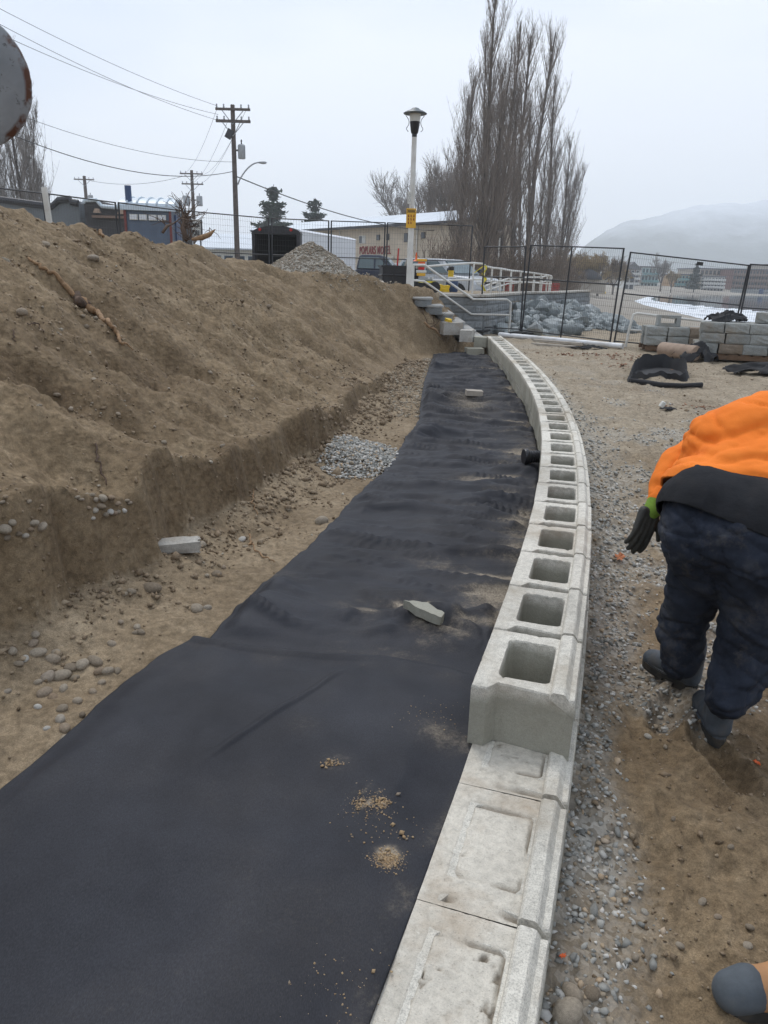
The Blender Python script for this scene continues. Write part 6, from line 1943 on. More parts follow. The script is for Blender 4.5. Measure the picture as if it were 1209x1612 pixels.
# crumpled black fabric heaps: subdivided cloth with folds
def crumple(name, loc, sx, sy, h, seed, label, cat, rz=0.0, mat='black_plastic', n=46, edge=.02):
    xs = np.linspace(-1, 1, n); X, Y = np.meshgrid(xs, xs, indexing='ij')
    r2 = np.sqrt(X ** 2 + Y ** 2 * .9) * (1 + .22 * fbm(X * 1.3 + seed, Y * 1.3, 2, seed))
    body = np.clip(1 - r2, 0, 1) ** .55
    f = ridged(X * 1.3 + seed, Y * 1.6, 3, seed + 1)
    Z = h * body * (.45 + .42 * f) + edge * .3
    Z = np.maximum(Z, .002)
    k = (X ** 2 + Y ** 2) > .96 * (1 + .3 * fbm(X * 1.3, Y * 1.3, 2, seed + 5)) ** 2
    Xs = X * sx + .12 * sx * fbm(X * 1.7, Y * 1.7, 3, seed + 2); Ys = Y * sy + .12 * sy * fbm(X * 1.7 + 4, Y * 1.7, 3, seed + 3)
    ii = (np.arange(n - 1)[:, None] * n + np.arange(n - 1)[None, :])
    ok = ~(k[:-1, :-1] | k[1:, :-1] | k[:-1, 1:] | k[1:, 1:])
    q = ii[ok]
    Q = np.stack([q, q + n, q + n + 1, q + 1], 1)
    me = fast_mesh(name, np.stack([Xs.ravel(), Ys.ravel(), Z.ravel()], 1), Q)
    bm = bmesh.new(); bm.from_mesh(me); bmesh.ops.delete(bm, geom=[v for v in bm.verts if not v.link_faces], context='VERTS'); bm.to_mesh(me); bm.free()
    o = link(name, me, M[mat], smooth=True); o.location = loc; o.rotation_euler = (0, 0, rz)
    so = o.modifiers.new('thickness', 'SOLIDIFY'); so.thickness = .006
    tag(o, label, cat); return o
M['cloth_black'] = plain('black_cloth', (.012, .012, .014), .8, .3, 6, .3)
def tent(name, ring, label, cat, mat='cloth_black', seed=1, floor=True):
    """an open fold of stiff sheet: a wall of cloth following a closed ring of (px,py,top height)"""
    n = 80
    pts = np.array([list(hit(a, b)[:2]) + [h] for a, b, h in ring])
    m = len(pts)
    V = []; Fq = []
    K = 9
    for i in range(n):
        f = i / n * m; i0 = int(f) % m; u = f - int(f)
        p0, p1, p2, p3 = pts[(i0 - 1) % m], pts[i0], pts[(i0 + 1) % m], pts[(i0 + 2) % m]
        p = .5 * ((2 * p1) + (-p0 + p2) * u + (2 * p0 - 5 * p1 + 4 * p2 - p3) * u * u + (-p0 + 3 * p1 - 3 * p2 + p3) * u ** 3)
        c = pts[:, :2].mean(0)
        for j in range(K):
            w = j / (K - 1)
            out = 1.08 - .13 * w + .03 * float(fbm(i * .3, j * .4, 2, seed))
            x, y = c + (p[:2] - c) * out
            V.append((x, y, gz((x, y)) - .012 + w * p[2] * 1.5 * (1 + .15 * float(fbm(i * .25, 0, 2, seed + 3)))))
    for i in range(n):
        for j in range(K - 1):
            a = i * K + j; b = ((i + 1) % n) * K + j
            Fq.append((a, b, b + 1, a + 1))
    c = pts[:, :2].mean(0); cz = gz(c) + .03
    base = len(V)
    for i in range(n):
        x, y, z = V[i * K + K - 1]; q = c + (np.array([x, y]) - c) * .93; V.append((q[0], q[1], cz + .02 * float(fbm(i * .4, 1, 2, seed))))
    for i in range(n):
        a = i * K + K - 1; b = ((i + 1) % n) * K + K - 1
        Fq.append((a, b, base + (i + 1) % n, base + i))
    me = bpy.data.meshes.new(name); me.from_pydata([tuple(v) for v in V], [], [tuple(f) for f in Fq] + [tuple(range(base, base + n))])
    o = link(name, me, M[mat], smooth=50); tag(o, label, cat); return o
tent('black_fabric_fold', [(992, 602, .10), (1020, 597, .05), (1050, 597, .06), (1078, 600, .09), (1076, 586, .16), (1045, 580, .17), (1005, 583, .16), (994, 590, .14)], 'open crumpled loop of stiff black fabric lying on the sand', 'fabric scrap', seed=4)
a, b = gp(1000, 606, .14), gp(1106, 611, .14)
pts = [hit(*q) for q in ((992, 603), (1010, 606), (1040, 610), (1075, 612), (1104, 612))]
m = MB().tube([(p[0], p[1], gz(p) + .035) for p in pts], [.03, .05, .045, .035, .04], 10)
o = m.build('fabric_roll', M['cloth_black'], smooth=True); tag(o, 'flattened black fabric roll in front of the open fold', 'fabric scrap')
# flattened sheet parts near the pallets
p = hit(1092, 568)[:2]; crumple('black_fabric_heap', (p[0] + .05, p[1] + .1, gz(p) + .0), .45, .35, .38, 5, 'crumpled black fabric heap between the brown tube and the large stack', 'fabric scrap', .3, 'cloth_black')
p = hit(1200, 592); crumple('black_fabric_heap', (float(p[0]) + .35, float(p[1]) + .1, gz(p)), .95, .34, .26, 8, 'grey-black rolled fabric lying in front of the large stack at the right edge', 'fabric scrap', -.30, 'cloth_black')
pos = A0 + np.array([.55, .25])
crumple('black_fabric_heap', (float(pos[0]), float(pos[1]) + .2, gr_ + .225 + 2 * .196 + .10), .42, .3, .22, 12, 'black fabric scrap caught on top of the large stack', 'fabric scrap', 0, 'cloth_black')
p = hit(927, 550); crumple('black_fabric_heap', (p[0], p[1], gz(p)), .42, .12, .10, 15, 'thin black fabric scrap on the ground beside the white pipe', 'fabric scrap', -.2, 'cloth_black')
# white pipes and planks beyond the wall
def lay_tube(name, pxa, pxb, z, r, mat, label, cat):
    a, b = gp(*pxa, z), gp(*pxb, z); a[2] = gz(a) + r; b[2] = gz(b) + r
    a2 = a.copy(); m = MB().tube([tuple(a), tuple((a + b) / 2), tuple(b)], r, 16); o = m.build(name, M[mat], smooth=30); tag(o, label, cat); return o
lay_tube('white_pipe', (786, 531), (980, 550), .25, .058, 'pvc', 'long white plastic pipe lying across the far end of the wall', 'pipe')
for k, (a_, b_, lab) in enumerate((((838, 541), (915, 549), 'nearest grey plank lying in front of the white pipe'), ((840, 538), (916, 546), 'grey plank between the white pipe and the nearest plank'))):
    a, b = gp(*a_, .2), gp(*b_, .2); d_ = b - a
    o = MB().box((0, 0, 0), (float(np.hypot(d_[0], d_[1])), .14, .045)).build('plank', M['timber']); o.location = ((a[0] + b[0]) / 2, (a[1] + b[1]) / 2, gz((a + b) / 2) + .03 + k * .02); o.rotation_euler = (0, 0, math.atan2(d_[1], d_[0])); tag(o, lab, 'plank')

# ============================================================ things in the trench and on the bank
# broken slab piece on the fabric
def shard(px, py, poly, th, rz, tilt, mat, lab, name='concrete_shard'):
    p = G(px, py, .12); z = fabric_z(p[0], p[1]) + .012
    r1 = np.random.default_rng(int(px))
    n = len(poly)
    dense = []
    for i in range(n):
        a, b = np.array(poly[i]), np.array(poly[(i + 1) % n])
        for k in range(5):
            q = a + (b - a) * k / 5 + (r1.normal(0, .0025, 2) if k else 0); dense.append(tuple(q))
    m = MB(); N = len(dense); c = np.mean(dense, 0)
    vs = [(x, y, 0) for x, y in dense] + [(x * .99 + c[0] * .01, y * .99 + c[1] * .01, th * (1 + r1.normal(0, .03))) for x, y in dense]
    vs = [(v[0] + r1.normal(0, .0015), v[1] + r1.normal(0, .0015), v[2]) for v in vs]
    m.add(vs, [tuple(range(N))[::-1], tuple(range(N, 2 * N))] + [(i, (i + 1) % N, N + (i + 1) % N, N + i) for i in range(N)])
    o = m.build(name, M[mat]); o.location = (p[0], p[1], z); o.rotation_euler = (tilt[0], tilt[1], rz); tag(o, lab, 'concrete piece'); return o
shard(663, 990, [(-.085, .05), (.02, .055), (.095, -.02), (.075, -.06), (.02, -.035)], .042, 0, (.06, .12), 'block', 'pale broken wedge of concrete lying on the wrinkled fabric')
p = G(746, 623, .05); zz = fabric_z(p[0], p[1])
rough_block('half_block', (p[0], p[1], zz + .05), (.22, .15, .07), (.0, .03, .05), 'timber', 'squared concrete piece lying on the fabric far down the trench', 'concrete piece', 31, jit=.03)
# white-grey broken kerb piece at the foot of the bank
p = hit(275, 868); rough_block('broken_concrete', (p[0], p[1], p[2] + .03), (.26, .085, .06), (.1, -.05, .22), 'slab', 'long pale broken concrete chunk at the foot of the cut bank', 'concrete piece', 40, jit=.14)
p = hit(268, 874); rough_block('broken_asphalt', (p[0] - .03, p[1] - .02, p[2] + .012), (.22, .09, .035), (.0, .1, .3), 'dirt_crust', 'dark crust of earth under the pale concrete chunk', 'concrete piece', 41, jit=.2) if 'dirt_crust' in M else None
# black corrugated pipe end sticking out of the wall
p = P(841, 690, 5.93)
root = thing('drain_pipe', (float(xin(5.93)) - .02, 5.93, .20), 'black plastic drain pipe end sticking out of the wall over the fabric', 'drain pipe')
root.rotation_euler = (0, 0, .15)
prof = []
for k in range(9):
    x = -.11 + k * .022; prof += [(.045, x), (.052, x + .006), (.052, x + .012), (.045, x + .018)]
MB().lathe([(.038, -.108)] + prof, (0, 0, 0), 24, 'X').build('pipe_wall', M['black_plastic'], root, smooth=40)
MB().lathe([(.062, -.12), (.066, -.115), (.066, -.09), (.062, -.085)], (0, 0, 0), 24, 'X').build('collar', M['black_plastic'], root, smooth=40)

# rounded cobbles
cob = []
for k in range(8):
    bm = bmesh.new(); bmesh.ops.create_icosphere(bm, subdivisions=3, radius=.5); rr_ = np.random.default_rng(400 + k)
    sc = (1, rr_.uniform(.68, .9), rr_.uniform(.5, .72))
    for v in bm.verts:
        n_ = 1 + .10 * float(fbm(v.co.x * 1.6 + k, v.co.y * 1.6 + v.co.z * 1.1, 2, 400 + k)); v.co = Vector((v.co.x * sc[0] * n_, v.co.y * sc[1] * n_, v.co.z * sc[2] * n_))
    me = bpy.data.meshes.new('cobble'); bm.to_mesh(me); bm.free(); me.materials.append(M['cobble']); me.shade_smooth(); cob.append(me)
rc = random.Random(12)
def cobble(px, py, w, lab, grp=None, name='cobble', extra=0.0):
    p = hit(px, py); dist = math.sqrt(p[0] ** 2 + p[1] ** 2 + (1.6 - p[2]) ** 2); s = w * dist / F_PX * 1.0
    o = bpy.data.objects.new(name, cob[rc.randrange(8)]); col.objects.link(o)
    o.scale = (s, s, s); o.location = (p[0], p[1], p[2] + s * .05 + extra); o.rotation_euler = (rc.uniform(-.3, .3), rc.uniform(-.3, .3), rc.uniform(0, 6.28))
    tag(o, lab, 'stone', grp); return o
G1 = 'cobbles heaped on the trench floor at the left'
for (x, y, w) in ((56, 1000, 16), (52, 1015, 20), (60, 1030, 24), (20, 1028, 16), (83, 1040, 22), (112, 1052, 20), (130, 1048, 24), (150, 1042, 26), (156, 1058, 16), (170, 1058, 18), (96, 1066, 30), (75, 1068, 24), (70, 1092, 24), (83, 1100, 18), (122, 1105, 16), (146, 1090, 14), (98, 1117, 16), (95, 1134, 18), (102, 1150, 20), (74, 1148, 12), (103, 1165, 18), (100, 1085, 16), (160, 1075, 12), (60, 1114, 12), (130, 1128, 12), (30, 1050, 14), (12, 1090, 12), (185, 1058, 14), (60, 1076, 12), (40, 1040, 14), (118, 1068, 14), (176, 1015, 15), (222, 998, 14), (214, 997, 12), (190, 982, 12), (88, 1030, 14)):
    cobble(x, y, w, 'rounded beige river cobble in the loose heap on the trench floor at the left edge', G1)
G2 = 'cobbles on the ledge above the cut bank'
for (x, y, w) in ((163, 796, 16), (176, 796, 15), (150, 810, 12), (160, 810, 15), (174, 808, 14), (186, 800, 10), (145, 780, 10), (140, 805, 9), (128, 800, 8), (180, 822, 14), (168, 826, 12), (200, 793, 10), (204, 793, 9), (195, 806, 10), (152, 796, 10), (122, 785, 8), (130, 790, 8), (147, 822, 9), (188, 828, 10)):
    cobble(x, y, w, 'small rounded cobble in the patch on the ledge above the cut bank', G2)
G3 = 'cobbles at the left edge above the cut bank'
for (x, y, w) in ((8, 838, 22), (22, 842, 14), (52, 825, 18), (40, 845, 14), (30, 846, 12), (12, 850, 12), (48, 838, 12)):
    cobble(x, y, w, 'rounded cobble at the left edge on the rim of the cut bank', G3)
cobble(66, 838, 20, 'pale broken cobble at the rim of the cut bank near the left edge')
for (x, y, w, lab) in ((341, 906, 20, 'egg-shaped cobble standing upright below the concrete chunk'), (326, 908, 10, 'small pebble left of the upright egg-shaped cobble'), (352, 895, 11, 'small pebble above the upright egg-shaped cobble'),
                       (506, 822, 22, 'single beige cobble beside the edge of the fabric'), (454, 802, 11, 'small white pebble up the trench from the single beige cobble'), (449, 816, 8, 'tiny pale pebble left of the single beige cobble'), (238, 928, 34, 'largest half-buried cobble at the foot of the cut bank'),
                       (207, 932, 14, 'small cobble left of the largest half-buried one'), (318, 860, 18, 'round cobble touching the right end of the concrete chunk'), (381, 850, 14, 'brown cobble right of the concrete chunk'), (386, 862, 12, 'pale pebble right of the brown cobble by the concrete chunk'), (196, 936, 10, 'white pebble at the foot of the cut bank'),
                       (310, 960, 22, 'flat brown clod-like stone near the fabric edge'), (326, 958, 14, 'small brown stone touching the flat one near the fabric edge'), (216, 990, 14, 'grey stone above the cobble heap'),
                       (35, 494, 16, 'grey round stone on the bank slope near the left edge'), (147, 410, 18, 'grey stone on the bank slope below the ridge, right of the long root'), (422, 485, 11, 'single pale stone high on the bank, right part'), (71, 386, 14, 'stone near the ridge above the long root'), (136, 518, 10, 'white pebble just above the end of the long root'),
                       (186, 657, 10, 'pale pebble in the middle of the bank'), (90, 624, 12, 'half-buried stone in the left of the bank'), (350, 703, 9, 'small stone on the ledge below the bank'), (46, 796, 10, 'grey pebble low on the bank at the left'), (258, 700, 10, 'pebble above the ledge in the middle of the bank'), (177, 518, 12, 'rounded pale stone lying at the long root')):
    cobble(x, y, w, lab, name='stone')
G4 = 'larger stones at the bottom of the gravel by the wall'
for (x, y, w, lab) in ((893, 1596, 46, 'large brown-grey oval stone at the bottom edge against the wall'), (900, 1565, 30, 'reddish flat stone above the large oval one'), (932, 1566, 22, 'speckled beige stone right of the reddish one')):
    cobble(x, y, w, lab, G4, 'stone')
for (x, y, w) in ((1105, 1422, 14), (1015, 1438, 12), (1130, 1445, 12), (1180, 1462, 12), (1070, 1490, 12), (1000, 1508, 13), (1150, 1335, 10), (1060, 1290, 9), (1020, 1160, 12), (1047, 1178, 8), (1176, 1490, 14)):
    cobble(x, y, w, 'scattered small stone in the trodden sand at the lower right', 'small stones in the trodden sand', 'stone')
for (x, y, w) in ((620, 947, 7), (700, 975, 6), (597, 950, 4), (740, 940, 4), (621, 1266, 7), (634, 722, 5), (640, 712, 4), (672, 728, 4), (788, 724, 5), (805, 766, 4), (608, 1010, 6)):
    cobble(x, y, w, 'tiny pebble lying on the black fabric', 'pebbles on the fabric', 'pebble', .012)

# grit lying on the near fabric sheet
def grit(cx, cy, n, sx, sy, size, seed):
    c = G(cx, cy, .12); r1 = np.random.default_rng(seed)
    q = np.column_stack([c[0] + r1.normal(0, sx, n), c[1] + r1.normal(0, sy, n)])
    o = bpy.data.objects['geotextile_sheet.001'].data
    cc = np.zeros(len(o.vertices) * 3, np.float32); o.vertices.foreach_get('co', cc); cc = cc.reshape(-1, 3)
    from mathutils.kdtree import KDTree
    z = []
    for a, b in q:
        k = np.argmin((cc[:, 0] - a) ** 2 + (cc[:, 1] - b) ** 2); z.append(cc[k, 2] + .004)
    scatter('sand_grit', np.column_stack([q, z]), r1.lognormal(math.log(size), .5, n), M['sandgrain'], OCT, seed, sink=.1)
t = NT('spilled_sand_grains')
M['sandgrain'] = t.fin(t.ramp(t.island(), [(0, (.30, .20, .11)), (.6, (.42, .30, .17)), (1, (.25, .2, .15))]), .9)
grit(610, 1366, 1500, .019, .016, .0028, 1)
grit(580, 1272, 260, .035, .03, .0035, 2); grit(600, 1275, 260, .012, .009, .004, 3); grit(568, 1272, 160, .012, .01, .004, 4)
grit(525, 1208, 60, .02, .012, .006, 5); grit(605, 1310, 60, .06, .04, .005, 6); grit(690, 1130, 120, .08, .06, .003, 7); grit(540, 1580, 120, .05, .05, .003, 8)

# roots and sticks
def root_stick(pxs, rs, lab, mat='root', lift=.01, name='root', seed=1, forks=0):
    pts = []
    for (a, b) in pxs: p = hit(a, b); pts.append(np.array([p[0], p[1], p[2]]))
    dense = []; rad = []
    n = len(pts); rr_ = np.random.default_rng(seed)
    for i in range(n - 1):
        for k in range(7):
            f = k / 7; q = pts[i] * (1 - f) + pts[i + 1] * f + rr_.normal(0, .006, 3)
            q[2] = max(q[2], gz(q)) + lift; dense.append(tuple(q)); rad.append((rs[i] * (1 - f) + rs[i + 1] * f) * rr_.uniform(.85, 1.2))
    q = pts[-1]; dense.append((q[0], q[1], q[2] + lift)); rad.append(rs[-1])
    o = MB().tube(dense, rad, 8).build(name, M[mat], smooth=True); tag(o, lab, 'root'); return o
root_stick([(45, 417), (72, 432), (98, 452), (120, 472), (135, 487), (155, 500), (172, 515), (186, 532), (190, 545), (210, 557)], [.010, .014, .018, .022, .030, .022, .016, .014, .011, .004], 'long orange-brown root lying down the bank slope', lift=.018)
root_stick([(120, 470), (128, 484), (141, 492)], [.03, .038, .02], 'knotted thick lump of root in the middle of the long root', mat='root_dark', lift=.02)
root_stick([(152, 360), (158, 370), (163, 380)], [.012, .02, .015], 'short pale root near the ridge of the bank', lift=.03)
root_stick([(42, 512), (62, 520), (70, 532)], [.004, .004, .003], 'thin dark rootlet on the bank at the left', 'root_dark')
root_stick([(20, 524), (26, 540)], [.004, .003], 'very short thin rootlet at the left edge of the bank', 'root_dark')
root_stick([(150, 405), (152, 420), (158, 436), (163, 450)], [.004, .004, .004, .003], 'thin rootlet below the ridge of the bank', 'root_dark') if 0 else None
root_stick([(150, 706), (158, 735), (168, 770)], [.004, .005, .003], 'thin straight twig on the lower bank', 'root_dark')
root_stick([(392, 845), (398, 862), (412, 880), (432, 888)], [.005, .005, .004, .003], 'thin pale rootlet on the trench floor near the fabric edge')
root_stick([(398, 775), (400, 800), (405, 815)], [.004, .004, .003], 'thin root hanging from the cut bank')
# broken branches on the ridge near the shop sign
def branch(pts_px, t0, rs, lab, mat, name='broken_branch', kids_=0, seed=1):
    pts = [P(a, b, t0 + c) for a, b, c in pts_px]
    root = thing(name, tuple(pts[0]), lab, 'branch')
    rel = [tuple(p - pts[0]) for p in pts]
    MB().tube(rel, rs, 8).build('limb', M[mat], root, smooth=True)
    if kids_:
        tr = TR(); rr_ = np.random.default_rng(seed)
        for k in range(kids_):
            i = rr_.integers(0, len(rel)); d = rr_.normal(0, 1, 3); d[2] = abs(d[2]); d /= np.linalg.norm(d)
            c_, dd = curve(rel[i], d, rr_.uniform(.10, .38), 4, .1, .2, rr_); tr.line(c_, .012, .004)
            for z in range(3):
                d2 = dd + rr_.normal(0, .6, 3); d2 /= np.linalg.norm(d2); c2, _ = curve(c_[rr_.integers(1, 4)], d2, rr_.uniform(.1, .35), 3, 0, .2, rr_); tr.line(c2, .006, .003)
        tr.build('twigs', M['root_dark'], root)
    return root
branch([(293, 378, 0), (288, 360, .1), (291, 345, .2), (287, 332, .3)], 12.0, [.03, .045, .03, .012], 'dark twiggy root stump on the ridge left of the shop sign', 'root_dark', kids_=26, seed=3)
branch([(302, 377, 0), (318, 374, 0), (330, 369, .1), (339, 361, .1)], 11.8, [.02, .04, .035, .006], 'pointed pale broken branch lying on the ridge below the shop sign', 'root', kids_=2, seed=4)
branch([(256, 366, 0), (263, 356, .1), (273, 352, .2)], 11.0, [.02, .022, .01], 'small dark bent branch on the ridge in front of the toilet cabin', 'root_dark', kids_=3, seed=5)
branch([(668, 507, 0), (676, 515, .0), (686, 519, .1), (694, 530, .2)], 15.9, [.02, .03, .025, .01], 'pale root sticking out of the dug earth below the steps', 'root', kids_=3, seed=6)

# leaves and small litter on the right-hand sand
def leaf(px, py, w, lab, mat='copper_leaf', seed=1, cat='leaf'):
    p = hit(px, py); dist = math.sqrt(p[0] ** 2 + p[1] ** 2 + 1.5 ** 2); s = w * dist / F_PX / 2
    rr_ = np.random.default_rng(seed); n = 14
    vs = [(0, 0, .15 * s)]
    for k in range(n):
        a = 2 * pi * k / n; r__ = s * (1 if k % 2 else .62) * rr_.uniform(.8, 1.15); vs.append((r__ * cos(a), r__ * sin(a) * .7, s * rr_.uniform(.0, .45)))
    vs2 = [(x, y, z + .003) for x, y, z in vs]
    m = MB(); m.add(vs, [(0, k + 1, (k + 1) % n + 1) for k in range(n)]).add(vs2, [(0, (k + 1) % n + 1, k + 1) for k in range(n)])
    m.add([v for k in range(n) for v in (vs[k + 1], vs[(k + 1) % n + 1], vs2[(k + 1) % n + 1], vs2[k + 1])], [(4 * k, 4 * k + 1, 4 * k + 2, 4 * k + 3) for k in range(n)])
    o = m.build('fallen_leaf', M[mat]); o.location = (p[0], p[1], p[2] + .012); o.rotation_euler = (.15, -.2, rr_.uniform(0, 6)); tag(o, lab, cat); return o
leaf(974, 884, 24, 'orange-brown dead leaf on the gravel left of the worker')
leaf(885, 1514, 11, 'small bright orange scrap in the gravel at the bottom', 'orange', 3, 'scrap')
leaf(1190, 1206, 10, 'small orange scrap behind the worker boot', 'orange', 4, 'scrap')
p = hit(1042, 642); o = MB().cbox((0, 0, .035), (.06, .06, .085), .01, (.1, .5, .2)).build('paper_cup', M['sign_white']); o.location = tuple(p); tag(o, 'small white paper cup lying on the sand beyond the worker', 'cup')
p = hit(1052, 647); crumple('black_scrap', (p[0], p[1], p[2]), .12, .05, .04, 22, 'thin black scrap beside the white cup', 'scrap', .1, 'cloth_black', 20)
# brown leaf litter drifts
q = []
r1 = np.random.default_rng(55)
for (px, py, n, sx, sy) in ((1018, 577, 120, .35, .16), (905, 560, 60, .6, .12), (960, 558, 90, .5, .12), (1110, 640, 60, .45, .1), (885, 535, 80, .5, .15), (1070, 515, 260, .9, .9), (1100, 530, 160, .8, .7), (1000, 565, 60, .5, .2)):
    c = gp(px, py, .05)
    for k in range(n): q.append((c[0] + r1.normal(0, sx), c[1] + r1.normal(0, sy)))
q = np.array(q); q = q[q[:, 0] > xin(q[:, 1]) + .5]
scatter('leaf_litter', np.column_stack([q, H(q[:, 0], q[:, 1])]), r1.lognormal(math.log(.05), .35, len(q)), M['dry_grass'], OCT, 56, rough=.4, flat=.25)

# ============================================================ round rusty-edged metal disc, upper left
def disc():
    t0 = 2.6
    c = P(-62, 122, t0)
    rad = 80 * float(np.linalg.norm(P(-60, 122, t0) - CAM)) / F_PX
    toc = np.array(CAM) - c; toc /= np.linalg.norm(toc)
    root = thing('metal_disc', tuple(c), 'grey round metal disc with chipped rusty rim at the upper left edge', 'metal disc')
    root.rotation_euler = Vector(toc).to_track_quat('Z', 'Y').to_euler()
    n = 160; rings = [(0, .0), (.5, -.006), (.86, -.018), (.955, -.026), (.985, -.030), (1.0, -.038), (1.0, -.05), (.96, -.055), (0, -.05)]
    V = []; Fq = []; E_ = []
    for (f, z) in rings:
        for k in range(n):
            a = 2 * pi * k / n; w = 1 + (.010 * float(fbm(cos(a) * 6, sin(a) * 6, 3, 91)) if f > .9 else 0)
            V.append((rad * f * w * cos(a), rad * f * w * sin(a), z * rad / .25)); E_.append(1.0 if f > .94 else (.35 if f > .8 else 0))
    for i in range(len(rings) - 1):
        for k in range(n):
            j = (k + 1) % n; Fq.append((i * n + k, i * n + j, (i + 1) * n + j, (i + 1) * n + k))
    me = bpy.data.meshes.new('disc_plate'); me.from_pydata(V, [], Fq); add_attr(me, 'edge', np.array(E_))
    link('disc_plate', me, M['disc'], root, smooth=35)
    inv = root.rotation_euler.to_matrix().inverted()
    back = inv @ Vector((0, 0, -float(c[2]) + gz(c) - .1))
    off = inv @ Vector((-.34, .10, 0))
    MB().tube([(0, 0, -.04), tuple(off)], .02, 8).build('bracket', M['galv'], root)
    MB().tube([tuple(off), tuple(off + back)], .03, 10).build('support_post', M['galv'], root)
disc()
# ============================================================ people
from mathutils import noise as mnoise
def cap_mesh(caps, n=20):
    """overlapping tapered capsules: (p0, r0, p1, r1)"""
    m = MB()
    for (p0, r0, p1, r1) in caps:
        p0, p1 = Vector(p0), Vector(p1); d = p1 - p0; L = d.length
        if L < 1e-6: d = Vector((0, 0, 1)); L = 1e-3; p1 = p0 + d * L
        d = d.normalized()
        pts = []; rad = []
        for k in range(6):
            a = pi / 2 * k / 6; pts.append(p0 - d * r0 * cos(a)); rad.append(max(r0 * sin(a), .002))
        for k in range(5):
            f = k / 4; pts.append(p0 + d * L * f); rad.append(r0 + (r1 - r0) * f)
        for k in range(1, 7):
            a = pi / 2 * k / 6; pts.append(p1 + d * r1 * sin(a)); rad.append(max(r1 * cos(a), .002))
        m.tube(pts, rad, n)
    me = bpy.data.meshes.new('tmp'); me.from_pydata(m.v, [], m.f)
    bm = bmesh.new(); bm.from_mesh(me); bmesh.ops.recalc_face_normals(bm, faces=bm.faces); bm.to_mesh(me); bm.free()
    return me
def chain(pts):
    return [(pts[i][0], pts[i][1], pts[i + 1][0], pts[i + 1][1]) for i in range(len(pts) - 1)]
def blob(name, caps, voxel, mat, parent, smooth=6, disp=None, cuts=(), thick=0.0):
    tmp = bpy.data.objects.new('tmp', cap_mesh(caps)); col.objects.link(tmp)
    rm = tmp.modifiers.new('r', 'REMESH'); rm.mode = 'VOXEL'; rm.voxel_size = voxel
    sm = tmp.modifiers.new('s', 'SMOOTH'); sm.iterations = smooth; sm.factor = .5
    bpy.context.view_layer.update()
    me = bpy.data.meshes.new_from_object(tmp.evaluated_get(bpy.context.evaluated_depsgraph_get()))
    bpy.data.objects.remove(tmp); me.name = name
    bm = bmesh.new(); bm.from_mesh(me); bm.normal_update()
    if disp:
        mv = [(v, v.normal.copy() * disp(v.co, v.normal)) for v in bm.verts]
        for v, q in mv: v.co += q
    for (co, no) in cuts:
        r_ = bmesh.ops.bisect_plane(bm, geom=bm.verts[:] + bm.edges[:] + bm.faces[:], plane_co=co, plane_no=no, clear_outer=True)
    bm.normal_update(); bm.to_mesh(me); bm.free()
    for p_ in me.polygons: p_.use_smooth = True
    o = link(name, me, mat, parent, smooth=True)
    if thick:
        so = o.modifiers.new('thickness', 'SOLIDIFY'); so.thickness = thick; so.offset = 0
    return o
t = NT('orange_sweatshirt')
oc = t.ramp(t.noise(6, 4, .6), [(.3, (.76, .175, .02)), (.7, (.88, .235, .034))])
M['hoodie'] = t.fin(oc, .85, t.bump(t.noise(500, 2, .5), .15, .001, t.bump(t.noise(7, 4, .6), .45, .012)), spec=.2)
t = NT('dark_denim')
dc = t.ramp(t.noise(7, 5, .7), [(.3, (.009, .012, .020)), (.55, (.022, .028, .043)), (.75, (.062, .064, .072))])
dc = t.mix(dc, (.11, .095, .08), t.ramp(t.noise(9, 5, .8), [(.55, 0.0), (.76, .6)]))
M['denim'] = t.fin(dc, .85, t.bump(t.noise(600, 2, .5), .2, .001, t.bump(t.noise(16, 4, .65), .5, .008)), spec=.25)
M['undershirt'] = plain('black_undershirt', (.020, .021, .024), .9, .2, 9, .4, spec=.2, bd=.006, dirt=(.045, .04, .038))
M['skin'] = plain('skin', (.42, .25, .18), .6, .06, 10, .1)
M['hair'] = plain('dark_hair', (.04, .028, .02), .7, .3, 60, .6)
M['glove_black'] = plain('black_rubber_glove', (.026, .027, .024), .6, .25, 20, .4, dirt=(.07, .065, .055))
M['glove_green'] = plain('green_glove_knit', (.16, .28, .03), .9, .15, 60, .5)
M['boot_blue'] = plain('dusty_dark_boot', (.065, .078, .095), .75, .3, 18, .4, dirt=(.13, .11, .085))
M['boot_sole'] = plain('boot_sole', (.03, .03, .028), .9, .3, 20, .4, dirt=(.14, .11, .08))
M['boot_tan'] = plain('tan_boot_leather', (.42, .22, .10), .75, .15, 14, .3, dirt=(.3, .22, .15))
M['boot_toe'] = plain('grey_boot_toe', (.085, .10, .115), .8, .2, 14, .3, dirt=(.16, .15, .13))
M['jacket'] = plain('grey_work_jacket', (.08, .085, .09), .9, .15, 8, .4)

